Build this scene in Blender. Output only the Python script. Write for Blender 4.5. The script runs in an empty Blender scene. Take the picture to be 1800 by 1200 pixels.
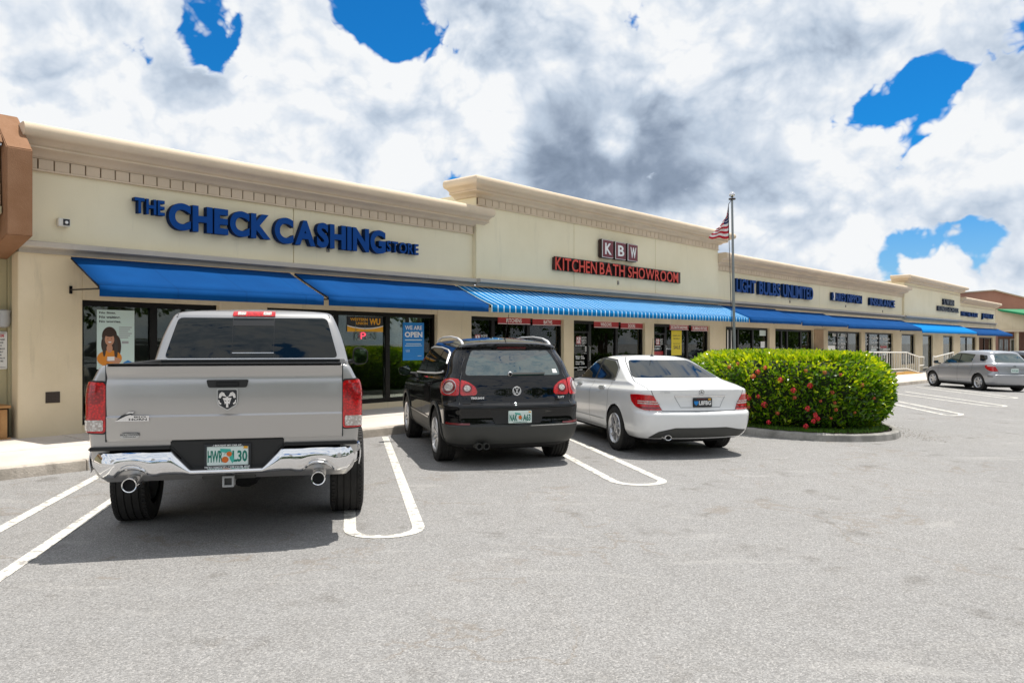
import bpy, bmesh, math, random
import numpy as np
from mathutils import Vector, Matrix
from mathutils.bvhtree import BVHTree
from mathutils.noise import noise as pnoise
R = math.radians
random.seed(7); rng = np.random.default_rng(11)
scene = bpy.context.scene
col = scene.collection
# ------------------------------------------------------------------ camera
F = 1360.0; H = 1.6; CX = 900.0; CY = 598.0
cam = bpy.data.cameras.new('camera'); cam_o = bpy.data.objects.new('camera', cam); col.objects.link(cam_o)
cam.sensor_width = 36; cam.lens = 36*F/1800; cam.shift_y = 2/1800.0*-1
cam_o.location = (0, 0, H); cam_o.rotation_euler = (R(90), 0, 0)
cam.clip_start = .05; cam.clip_end = 2000
scene.camera = cam_o
# ------------------------------------------------------------------ light
SUN = Vector((.25, .17, 1)).normalized()      # towards the sun
elev = math.asin(SUN.z); azim = math.atan2(SUN.x, SUN.y)
sl = bpy.data.lights.new('sun', 'SUN'); so = bpy.data.objects.new('sun', sl); col.objects.link(so)
sl.energy = 5.0; sl.angle = R(.5); sl.color = (1, .955, .88)
so.rotation_euler = (-SUN).to_track_quat('-Z', 'Y').to_euler()
scene.view_settings.view_transform = 'Standard'; scene.view_settings.look = 'None'
scene.view_settings.gamma = 1; scene.view_settings.exposure = 0.10
try: scene.view_settings.use_curve_mapping = False
except Exception: pass
scene.render.engine = 'CYCLES'

class G:
    """tiny node-graph helper"""
    def __init__(s, nt): s.nt = nt; s.n = nt.nodes; s.l = nt.links
    def new(s, t, **k):
        n = s.n.new(t)
        for a, b in k.items(): setattr(n, a, b)
        return n
    def put(s, inp, v):
        if hasattr(v, 'is_output') or isinstance(v, bpy.types.NodeSocket): s.l.new(v, inp)
        elif isinstance(v, tuple) and len(v) == 3 and inp.type == 'RGBA': inp.default_value = (*v, 1)
        else: inp.default_value = v
    def math(s, op, a, b=0.0, c=None, clamp=False):
        n = s.new('ShaderNodeMath', operation=op, use_clamp=clamp); s.put(n.inputs[0], a); s.put(n.inputs[1], b)
        if c is not None: s.put(n.inputs[2], c)
        return n.outputs[0]
    def vec(s, op, a, b=(0, 0, 0), out=0):
        n = s.new('ShaderNodeVectorMath', operation=op); s.put(n.inputs[0], a)
        if op == 'SCALE': s.put(n.inputs['Scale'], b)
        else: s.put(n.inputs[1], b)
        return n.outputs[out]
    def dot(s, a, b): return s.vec('DOT_PRODUCT', a, b, 'Value')
    def noise(s, v, scale, detail=4, rough=.5, dist=0, out='Fac'):
        n = s.new('ShaderNodeTexNoise'); s.put(n.inputs['Vector'], v); s.put(n.inputs['Scale'], scale)
        s.put(n.inputs['Detail'], float(detail)); s.put(n.inputs['Roughness'], rough); s.put(n.inputs['Distortion'], float(dist))
        return n.outputs[out]
    def ss(s, v, a, b, x=0.0, y=1.0):
        n = s.new('ShaderNodeMapRange', interpolation_type='SMOOTHSTEP'); s.put(n.inputs[0], v)
        s.put(n.inputs[1], a); s.put(n.inputs[2], b); s.put(n.inputs[3], x); s.put(n.inputs[4], y)
        return n.outputs[0]
    def mix(s, f, a, b, mode='MIX'):
        n = s.new('ShaderNodeMix', data_type='RGBA', blend_type=mode); s.put(n.inputs[0], f)
        s.put(n.inputs[6], a); s.put(n.inputs[7], b); return n.outputs[2]

w = bpy.data.worlds.new('World'); scene.world = w; w.use_nodes = True
try: w.cycles.sampling_method = 'MANUAL'; w.cycles.sample_map_resolution = 256
except Exception: pass
g = G(w.node_tree); g.n.clear()
outw = g.new('ShaderNodeOutputWorld'); bg = g.new('ShaderNodeBackground'); g.l.new(bg.outputs[0], outw.inputs[0])
bg.inputs[1].default_value = 0.12
sky = g.new('ShaderNodeTexSky', sky_type='NISHITA'); sky.sun_disc = False
sky.sun_elevation = elev; sky.sun_rotation = azim; sky.air_density = 1.0; sky.dust_density = .3; sky.ozone_density = 3.5
tc = g.new('ShaderNodeTexCoord'); D = g.vec('NORMALIZE', tc.outputs['Generated'])
sep = g.new('ShaderNodeSeparateXYZ'); g.l.new(D, sep.inputs[0])
zz = g.math('ADD', g.math('MAXIMUM', sep.outputs[2], 0.0), .22)
pv = g.new('ShaderNodeCombineXYZ'); g.l.new(g.math('DIVIDE', sep.outputs[0], zz), pv.inputs[0])
g.l.new(g.math('DIVIDE', sep.outputs[1], zz), pv.inputs[1]); P = pv.outputs[0]
def dirpx(x, y): return tuple(Vector(((x-CX)/F, 1, (CY-y)/F)).normalized())
def bump(x, y, r):
    """a soft disc on the sky round the direction of (x, y); r in degrees"""
    return g.ss(g.dot(D, dirpx(x, y)), math.cos(R(r)), 1.0)
def add(lst):
    t = None
    for v, a in lst:
        m = g.math('MULTIPLY', v, a); t = m if t is None else g.math('ADD', t, m)
    return t
Q0 = g.vec('MULTIPLY', D, (1., 1., 1.18))
warp = g.vec('SCALE', g.vec('SUBTRACT', g.noise(Q0, 7., 1, .5, out='Color'), (.5, .5, .5)), .05)
Q = g.vec('ADD', Q0, warp)
n1 = g.noise(Q, 4.2, 4, .55)
def field(v):
    """billowing noise: round lumps parted by sharp creases"""
    t = None
    for sc, wt in ((8., 1.), (17., .55), (35., .32), (73., .15), (150., .075)):
        a_ = g.math('MULTIPLY', g.math('ABSOLUTE', g.math('SUBTRACT', g.noise(v, sc, 0, .5), .5)), wt); t = a_ if t is None else g.math('ADD', t, a_)
    return t
holes = add([(bump(668, 12, 5.6), .62), (bump(690, 78, 4.0), .42), (bump(330, 22, 4.6), .50), (bump(400, 62, 3.6), .42),
             (bump(1556, 195, 4.4), .55), (bump(1615, 155, 4.4), .55), (bump(1670, 122, 4.2), .45), (bump(1614, 310, 3.0), .5), (bump(1356, 297, 1.4), .5), (bump(1590, 455, 2.9), .48),
             (bump(1690, 420, 3.6), .36), (bump(1780, 40, 3.2), .42), (bump(1425, 215, 2.0), .42), (bump(1780, 395, 3.2), .42), (bump(1572, 0, 2.6), .42)])
A0 = field(Q)
dens = g.math('SUBTRACT', g.math('ADD', g.math('ADD', g.math('MULTIPLY', g.math('SUBTRACT', n1, .5), 2.4), g.math('MULTIPLY', A0, 2.3)), -.10), g.math('MULTIPLY', holes, .70))
fill = add([(bump(1745, 120, 3.2), .3), (bump(1660, 480, 2.4), .2), (bump(1140, 330, 7), .34), (bump(930, 290, 5), .3), (bump(0, 60, 7), .3), (bump(700, 200, 3), .2), (bump(60, 50, 9), .3), (bump(190, 110, 7), .2), (bump(500, 60, 5), .2), (bump(900, 60, 9), .2), (bump(1330, 150, 9), .25), (bump(1500, 340, 5), .22), (bump(1700, 250, 5), .25), (bump(1480, 60, 6), .25), (bump(1700, 520, 4), .2), (bump(1520, 520, 4), .1), (bump(1680, 40, 3), .2)])
dens = g.math('ADD', dens, fill)
cover = g.ss(dens, -.06, .15)
thick = g.ss(dens, .0, .26)
n2 = g.noise(g.vec('ADD', Q, (3.1, 7.7, 0.)), 3.6, 5, .5)
darkb = add([(bump(1060, 305, 8.5), .40), (bump(1240, 310, 7), .18), (bump(335, 150, 3.6), .22), (bump(1150, 150, 12), .05), (bump(60, 120, 9), .04), (bump(1410, 350, 5), .16), (bump(800, 60, 5), .10), (bump(1500, 400, 5), .06),
             (bump(180, 40, 9), -.10), (bump(560, 190, 8), -.18), (bump(1520, 80, 9), -.24), (bump(1620, 280, 9), -.14), (bump(1080, 240, 2.2), -.2), (bump(1120, 70, 4), -.16)])
dark = g.math('MULTIPLY', g.ss(g.math('ADD', g.math('ADD', n2, darkb), g.math('MULTIPLY', A0, -.20)), .44, .92), thick)
A1 = field(g.vec('ADD', Q, (.006, .004, .016)))
rel = g.math('SUBTRACT', A0, A1)
n3 = g.noise(g.vec('ADD', Q, (9.2, 1.3, 0.)), 6.5, 4, .5); n4 = g.math('SUBTRACT', g.noise(Q, 8.5, 5, .52), g.noise(g.vec('ADD', Q, (.012, .008, .034)), 8.5, 5, .52))
tone = g.math('SUBTRACT', g.math('SUBTRACT', .90, g.math('MULTIPLY', dark, .47)), g.math('MULTIPLY', g.math('MULTIPLY', g.ss(n3, .36, .74), thick), .15))
tone = g.math('ADD', tone, g.math('MULTIPLY', g.math('MULTIPLY', g.math('SUBTRACT', A0, .16), g.ss(dark, .1, .9, 1., .35)), .40))
tone = g.math('ADD', tone, g.math('MULTIPLY', g.math('MULTIPLY', rel, g.ss(dark, .1, .9, 1., .4)), .60))
tone = g.math('ADD', tone, g.math('MULTIPLY', n4, 1.1))
tone = g.math('MINIMUM', g.math('MAXIMUM', tone, .12), .99)
cr = g.new('ShaderNodeValToRGB'); g.l.new(tone, cr.inputs[0]); e = cr.color_ramp.elements
e[0].position = .1; e[0].color = (.15, .20, .28, 1); e[1].position = .95; e[1].color = (.90, .915, .93, 1)
for pos, c in ((.35, (.27, .335, .44, 1)), (.6, (.50, .585, .70, 1)), (.8, (.71, .77, .85, 1))):
    k = e.new(pos); k.color = c
CL = 8.0
cloud = g.vec('SCALE', cr.outputs[0], CL)
skyc = g.mix(1.0, sky.outputs[0], (.06, .56, .95), 'MULTIPLY')
haz = g.ss(sep.outputs[2], .0, .22)
skyc = g.mix(g.math('MULTIPLY', g.math('SUBTRACT', 1.0, haz), .45), skyc, (5.2, 5.9, 6.8))
g.l.new(g.mix(cover, skyc, cloud), bg.inputs[0])

# ------------------------------------------------------------------ helpers: materials
MATS = {}
def mat(name, color=(.5, .5, .5), rough=.6, metal=0.0, coat=0.0, spec=.5, emit=None, es=1.0, ior=1.5, fn=None, coatr=.04):
    if name in MATS: return MATS[name]
    m = bpy.data.materials.new(name); m.use_nodes = True; q = G(m.node_tree)
    b = q.n['Principled BSDF']; b.inputs['Base Color'].default_value = (*color, 1); b.inputs['Roughness'].default_value = rough
    b.inputs['Metallic'].default_value = metal; b.inputs['Coat Weight'].default_value = coat; b.inputs['Coat Roughness'].default_value = coatr
    b.inputs['IOR'].default_value = ior
    if emit: b.inputs['Emission Color'].default_value = (*emit, 1); b.inputs['Emission Strength'].default_value = es
    if fn: fn(q, b)
    MATS[name] = m; return m
def tobj(q): return q.new('ShaderNodeTexCoord').outputs['Object']
def tpos(q): return q.new('ShaderNodeNewGeometry').outputs['Position']
def bumpn(q, b, h, s, d):
    n = q.new('ShaderNodeBump'); q.put(n.inputs['Height'], h); n.inputs['Strength'].default_value = s; n.inputs['Distance'].default_value = d
    q.l.new(n.outputs[0], b.inputs['Normal'])
def grain(c1, c2, scale=2.0, fine=60., bs=.25, bd=.004, st=0.0):
    def f(q, b):
        p = tpos(q); n = q.noise(p, scale, 6, .6); n2_ = q.noise(p, fine, 4, .6)
        c = q.mix(q.ss(n, .3, .7), c1, c2)
        c = q.mix(q.math('MULTIPLY', q.ss(n2_, .35, .65), .18), c, tuple(x*.8 for x in c1))
        if st:
            pp = q.vec('MULTIPLY', p, (3., 3., .35)); s_ = q.ss(q.noise(pp, 1.6, 5, .7), .56, .72)
            c = q.mix(q.math('MULTIPLY', s_, st), c, tuple(x*.55 for x in c1))
        q.l.new(c, b.inputs['Base Color']); bumpn(q, b, n2_, bs, bd)
    return f
def asphalt(q, b):
    p = tpos(q)
    v = q.new('ShaderNodeTexVoronoi', feature='F1'); q.put(v.inputs['Vector'], p); v.inputs['Scale'].default_value = 115
    sp = q.new('ShaderNodeSeparateColor'); q.l.new(v.outputs['Color'], sp.inputs[0])
    v2 = q.new('ShaderNodeTexVoronoi', feature='F1'); q.put(v2.inputs['Vector'], p); v2.inputs['Scale'].default_value = 190
    sp2 = q.new('ShaderNodeSeparateColor'); q.l.new(v2.outputs['Color'], sp2.inputs[0])
    big = q.noise(p, .35, 5, .55); med = q.noise(p, 3.1, 6, .65)
    c = q.mix(q.ss(sp.outputs[0], .1, .95), (.180, .176, .172), (.338, .332, .325))
    c = q.mix(q.math('MULTIPLY', q.ss(sp.outputs[1], .86, .93), .6), c, (.56, .54, .52))
    c = q.mix(q.math('MULTIPLY', q.ss(sp.outputs[2], .88, .95), .6), c, (.08, .076, .07))
    c = q.mix(.35, c, q.mix(sp2.outputs[0], (.180, .176, .172), (.330, .323, .317)))
    c = q.mix(q.ss(big, .25, .75), c, (1.07, 1.065, 1.06), 'MULTIPLY')
    c = q.mix(q.math('MULTIPLY', q.ss(med, .35, .7), .28), c, q.mix(1., c, (.78, .76, .73), 'MULTIPLY'))
    # long wear streaks left by turning cars
    ps = q.vec('ADD', q.vec('MULTIPLY', p, (.28, 1.0, 1.)), q.vec('SCALE', q.noise(p, .22, 3, .5, out='Color'), 3.0))
    sk = q.ss(q.noise(ps, 3.4, 5, .6), .58, .70)
    c = q.mix(q.math('MULTIPLY', sk, .14), c, (.56, .54, .51))
    # brown stained cracks
    wp = q.vec('ADD', p, q.vec('SCALE', q.noise(p, 1.3, 6, .6, out='Color'), 1.1))
    cn = q.noise(wp, .55, 3, .5); cd = q.math('ABSOLUTE', q.math('SUBTRACT', cn, .5))
    crk = q.math('MULTIPLY', q.ss(cd, .0, .010, 1., 0.), q.ss(q.noise(p, .45, 3, .5), .44, .54))
    c = q.mix(q.math('MULTIPLY', crk, .4), c, (.19, .15, .11))
    oil = q.math('MULTIPLY', q.ss(q.noise(q.vec('ADD', p, (4., 9., 0.)), 1.7, 5, .62), .58, .72), .75)
    c = q.mix(oil, c, q.mix(1., c, (.62, .60, .57), 'MULTIPLY'))
    # small dark debris
    v3 = q.new('ShaderNodeTexVoronoi', feature='F1'); q.put(v3.inputs['Vector'], q.vec('ADD', p, q.vec('SCALE', q.noise(p, 14., 3, .6, out='Color'), .12))); v3.inputs['Scale'].default_value = 2.3
    db = q.math('MULTIPLY', q.ss(v3.outputs['Distance'], .02, .045, 1., 0.), q.ss(q.noise(p, .8, 2, .5), .52, .6))
    c = q.mix(q.math('MULTIPLY', db, .6), c, (.10, .075, .05))
    q.l.new(c, b.inputs['Base Color'])
    h = q.math('ADD', q.math('MULTIPLY', v.outputs['Distance'], -1.0), q.math('MULTIPLY', v2.outputs['Distance'], -.4))
    bumpn(q, b, h, .75, .006)
def paintline(q, b):
    p = tpos(q); n = q.noise(p, 9., 8, .7); n2_ = q.noise(p, 60., 4, .6)
    wear = q.ss(q.math('ADD', n, q.math('MULTIPLY', n2_, .25)), .63, .73)
    c = q.mix(q.ss(n2_, .3, .7), (.70, .68, .62), (.58, .555, .50)); c = q.mix(wear, c, (.30, .285, .265))
    q.l.new(c, b.inputs['Base Color']); bumpn(q, b, n2_, .4, .003)
def glassfn(tr, tint):
    def f(q, b):
        o = q.n['Material Output']; t = q.new('ShaderNodeBsdfTransparent'); t.inputs[0].default_value = (*tint, 1)
        gl = q.new('ShaderNodeBsdfGlossy'); gl.inputs['Roughness'].default_value = 0.01; gl.inputs[0].default_value = (.96, 1, .98, 1)
        fr = q.new('ShaderNodeFresnel'); fr.inputs[0].default_value = tr
        mx = q.new('ShaderNodeMixShader'); q.l.new(fr.outputs[0], mx.inputs[0]); q.l.new(t.outputs[0], mx.inputs[1]); q.l.new(gl.outputs[0], mx.inputs[2])
        q.l.new(mx.outputs[0], o.inputs[0])
    return f
def flake(c, c2):
    def f(q, b): b.inputs['Base Color'].default_value = (*[(x+y)/2 for x, y in zip(c, c2)], 1)
    return f
def lens(c1, c2):
    def f(q, b):
        p = tobj(q); v = q.new('ShaderNodeTexVoronoi', distance='CHEBYCHEV'); q.put(v.inputs['Vector'], p); v.inputs['Scale'].default_value = 55
        q.l.new(q.mix(q.ss(v.outputs['Distance'], .1, .6), c1, c2), b.inputs['Base Color'])
    return f
def fabric(q, b):
    p = tobj(q); n = q.noise(p, 160., 3, .6); n1_ = q.noise(p, 1.1, 4, .6)
    sx = q.new('ShaderNodeSeparateXYZ'); q.l.new(p, sx.inputs[0]); fr = q.math('ABSOLUTE', q.math('SUBTRACT', q.math('FRACT', q.math('DIVIDE', sx.outputs[0], 1.17)), .5)); seam = q.ss(fr, .485, .495)
    q.l.new(q.mix(q.math('MULTIPLY', seam, .35), q.mix(q.ss(n1_, .35, .7), (.0005, .052, .195), (.001, .062, .225)), (.0, .03, .12)), b.inputs['Base Color']); bumpn(q, b, n, .2, .002)
def fabric_light(q, b):
    p = tobj(q); n = q.noise(p, 160., 3, .6)
    b.inputs['Base Color'].default_value = (.001, .20, .56, 1); bumpn(q, b, n, .2, .002)
def stripes(fw):
    def f(q, b):
        p = tobj(q); s_ = q.new('ShaderNodeSeparateXYZ'); q.l.new(p, s_.inputs[0])
        fr = q.math('FRACT', q.math('DIVIDE', s_.outputs[0], .205))
        q.l.new(q.mix(q.math('LESS_THAN', fr, fw), (.001, .15, .40), (.50, .70, .78)), b.inputs['Base Color'])
    return f
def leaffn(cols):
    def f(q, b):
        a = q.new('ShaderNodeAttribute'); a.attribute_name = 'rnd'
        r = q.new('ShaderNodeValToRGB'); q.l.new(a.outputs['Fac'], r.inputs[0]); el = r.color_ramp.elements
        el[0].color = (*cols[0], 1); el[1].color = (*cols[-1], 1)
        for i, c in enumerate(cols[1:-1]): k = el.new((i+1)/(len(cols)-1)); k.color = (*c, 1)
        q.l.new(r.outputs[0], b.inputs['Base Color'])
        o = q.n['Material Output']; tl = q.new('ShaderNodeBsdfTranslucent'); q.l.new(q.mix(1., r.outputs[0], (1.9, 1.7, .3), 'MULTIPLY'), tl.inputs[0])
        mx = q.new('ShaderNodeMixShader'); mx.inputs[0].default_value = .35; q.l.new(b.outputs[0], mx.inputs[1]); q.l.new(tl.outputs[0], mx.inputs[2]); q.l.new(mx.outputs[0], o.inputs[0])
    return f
M = {}
def defmats():
    M['asphalt'] = mat('asphalt', rough=.92, fn=asphalt)
    M['line'] = mat('line_paint', rough=.8, fn=paintline)
    M['conc'] = mat('sidewalk_concrete', rough=.9, fn=grain((.56, .50, .44), (.68, .62, .56), .9, 45., .3, .004, .25))
    M['kerb'] = mat('kerb_concrete', rough=.92, fn=grain((.36, .32, .27), (.56, .50, .43), 3.5, 40., .6, .01, .5))
    M['kerb_grey'] = mat('island_kerb_concrete', rough=.92, fn=grain((.19, .185, .17), (.36, .345, .32), 3.5, 40., .6, .012, .6))
    M['ramp'] = mat('ochre_ramp_paint', rough=.75, fn=grain((.62, .33, .07), (.70, .40, .1), 3., 40., .3, .003))
    M['wall'] = mat('cream_stucco', rough=.93, fn=grain((.82, .735, .52), (.87, .785, .57), .7, 120., .35, .004, .16))
    M['wallB'] = mat('tan_stucco', rough=.93, fn=grain((.66, .55, .37), (.75, .635, .45), .7, 120., .35, .004, .30))
    M['corn'] = mat('beige_trim', rough=.85, fn=grain((.64, .52, .38), (.71, .58, .43), 1.1, 80., .2, .003, .14))
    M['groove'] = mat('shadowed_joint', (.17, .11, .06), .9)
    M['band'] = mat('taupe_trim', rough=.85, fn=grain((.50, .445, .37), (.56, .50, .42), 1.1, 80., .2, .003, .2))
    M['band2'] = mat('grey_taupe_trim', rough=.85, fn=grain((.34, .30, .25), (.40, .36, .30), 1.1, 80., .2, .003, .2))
    M['brown'] = mat('brown_stucco', rough=.93, fn=grain((.25, .125, .06), (.31, .165, .09), 2.5, 60., .5, .008, .35))
    M['brownwood'] = mat('tan_timber', rough=.8, fn=grain((.42, .27, .15), (.52, .35, .2), 2.5, 60., .4, .004, .4))
    M['slat'] = mat('orange_brown_timber', rough=.7, fn=grain((.36, .18, .06), (.48, .26, .10), 4.5, 60., .4, .004, .4))
    M['olive'] = mat('olive_stucco', rough=.93, fn=grain((.42, .37, .22), (.48, .43, .27), .8, 60., .3, .004, .2))
    M['alu'] = mat('dark_aluminium', (.012, .011, .010), .38, .6)
    M['glass'] = mat('shop_glass', fn=glassfn(1.5, (.82, .88, .84)))
    M['inside'] = mat('shop_interior', (.16, .15, .12), .9)
    M['insidefloor'] = mat('shop_floor', (.15, .13, .11), .6)
    M['fabric'] = mat('blue_awning_fabric', rough=.9, ior=1.2, fn=fabric)
    M['fabric2'] = mat('light_blue_awning_fabric', rough=.9, ior=1.2, fn=fabric_light)
    M['stripe'] = mat('striped_awning_fabric', rough=.9, ior=1.2, fn=stripes(.17))
    M['stripe2'] = mat('striped_valance_fabric', rough=.9, ior=1.2, fn=stripes(.13))
    M['black'] = mat('black_plastic', (.012, .012, .012), .5)
    M['dark'] = mat('dark_underbody', (.012, .012, .012), .85)
    M['rubber'] = mat('tyre_rubber', (.018, .017, .016), .82, fn=grain((.016, .015, .014), (.03, .028, .026), 6., 90., .4, .004))
    M['chrome'] = mat('chrome', (.83, .83, .84), .05, 1.0)
    M['satin'] = mat('satin_metal', (.62, .62, .62), .28, 1.0)
    M['rim'] = mat('alloy_silver', (.60, .60, .61), .30, .85, .3)
    M['pole'] = mat('galvanised_pole', (.27, .29, .29), .42, .7)
    M['letterblue'] = mat('blue_letter_face', (.001, .056, .25), .55, ior=1.25)
    M['letterside'] = mat('blue_letter_return', (.001, .018, .07), .6, ior=1.25)
    M['letterred'] = mat('red_letter_face', (.66, .045, .02), .4)
    M['letterredside'] = mat('dark_letter_return', (.035, .012, .01), .5)
    M['letterblack'] = mat('navy_letter_face', (.006, .012, .035), .4)
    M['maroon'] = mat('maroon_sign_face', (.15, .006, .012), .3)
    M['banner'] = mat('red_banner_print', (.36, .018, .02), .5)
    M['white'] = mat('white_print', (.80, .80, .78), .5)
    M['offwhite'] = mat('white_painted_metal', (.72, .70, .64), .45)
    M['yellow'] = mat('yellow_banner_print', (.72, .56, .012), .5)
    M['gold'] = mat('amber_sign_print', (.75, .36, .01), .45)
    M['posterblue'] = mat('blue_poster_print', (.004, .20, .56), .45)
    M['palegreen'] = mat('pale_poster_print', (.60, .74, .68), .5)
    M['ink'] = mat('black_print', (.02, .022, .025), .6)
    M['grey'] = mat('grey_print', (.35, .36, .36), .6)
    M['skin'] = mat('skin_tone_print', (.55, .27, .16), .6)
    M['hair'] = mat('dark_hair_print', (.045, .022, .012), .6)
    M['orange'] = mat('orange_print', (.72, .25, .02), .6)
    M['teal'] = mat('teal_display_print', (.62, .84, .79), .5)
    M['tealdark'] = mat('dark_teal_print', (.03, .10, .10), .5)
    M['neonred'] = mat('lit_red_neon', (.6, .02, .04), .3, emit=(1, .05, .09), es=2.2)
    M['neonoff'] = mat('unlit_neon_tube', (.18, .26, .23), .3)
    M['neonpink'] = mat('lit_pink_neon', (.6, .2, .2), .3, emit=(1, .42, .36), es=1.2)
    M['displayglow'] = mat('added_display_glow', (1, 1, 1), .3, emit=(.95, 1, .95), es=5)  # glow of the light bars added over the showroom displays
    M['bulb'] = mat('lit_shop_lamp', (1, 1, 1), .3, emit=(1, .95, .85), es=6)
    M['silver'] = mat('silver_car_paint', rough=.3, metal=.85, coat=.5, coatr=.06, fn=flake((.45, .435, .42), (.54, .53, .52)))
    M['silver2'] = mat('light_silver_car_paint', rough=.3, metal=.55, coat=.7, fn=flake((.36, .37, .39), (.43, .44, .465)))
    M['blackpaint'] = mat('black_car_paint', (.003, .003, .0035), .4, 0., 1., coatr=.012, ior=1.05)
    M['whitepaint'] = mat('white_car_paint', (.78, .785, .78), .25, 0., .8)
    M['bluepaint'] = mat('dark_car_paint', (.015, .02, .03), .2, 0., 1.)
    M['clad'] = mat('grey_textured_plastic', (.045, .046, .042), .55)
    M['cargl'] = mat('tinted_car_glass', (.005, .008, .008), .015, ior=1.52)
    M['mirrorgl'] = mat('mirror_glass', (.20, .24, .24), .03, 1.0)
    M['bright'] = mat('bright_badge_metal', (.86, .86, .86), .38, .55)
    M['cargl2'] = mat('green_tinted_car_glass', (.010, .035, .032), .012, ior=2.5)
    M['red'] = mat('red_lamp_lens', rough=.12, coat=1., fn=lens((.72, .005, .008), (.38, .002, .004)))
    M['reddark'] = mat('dark_red_lens', (.16, .004, .004), .2, coat=1.)
    M['reddeep'] = mat('deep_red_lens', rough=.15, coat=1., fn=lens((.50, .006, .010), (.22, .001, .004)))
    M['clear'] = mat('clear_lamp_lens', rough=.1, coat=1., fn=lens((.75, .72, .68), (.42, .36, .32)))
    M['platew'] = mat('white_plate', (.66, .76, .72), .4)
    M['plateg'] = mat('green_plate_print', (.0, .17, .12), .4)
    M['platel'] = mat('light_green_plate_print', (.05, .42, .34), .4)
    M['plateo'] = mat('orange_plate_print', (.62, .13, .01), .4)
    M['navy'] = mat('blue_print', (.01, .06, .28), .4)
    M['flagred'] = mat('flag_red_cloth', (.50, .012, .03), .8)
    M['flagwhite'] = mat('flag_white_cloth', (.78, .74, .74), .8)
    M['flagblue'] = mat('flag_blue_cloth', (.01, .015, .10), .8)
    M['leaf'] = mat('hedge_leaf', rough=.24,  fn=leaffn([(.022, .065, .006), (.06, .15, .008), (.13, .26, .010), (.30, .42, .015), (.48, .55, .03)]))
    M['twig'] = mat('hedge_inside', (.018, .028, .008), .95)
    M['flower'] = mat('coral_petal', (.78, .035, .055), .5)
    M['flower2'] = mat('faded_petal', (.52, .10, .04), .6)
    M['grass'] = mat('grass_blade', (.09, .20, .012), .5)
    M['soil'] = mat('soil', (.05, .035, .02), .95)
    M['treeleaf'] = mat('tree_leaf', rough=.5, fn=leaffn([(.02, .05, .008), (.04, .09, .012), (.08, .15, .02)]))
    M['bark'] = mat('bark', (.10, .07, .045), .9)
    M['redwall'] = mat('red_brown_stucco', rough=.93, fn=grain((.25, .13, .10), (.31, .17, .13), .3, 20., .3, .01, .2))
    M['green'] = mat('green_awning_fabric', (.004, .22, .08), .7)
    M['vent'] = mat('bronze_vent', (.05, .035, .025), .5)
    M['roofm'] = mat('pale_roof', (.6, .57, .5), .9)
defmats()

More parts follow.
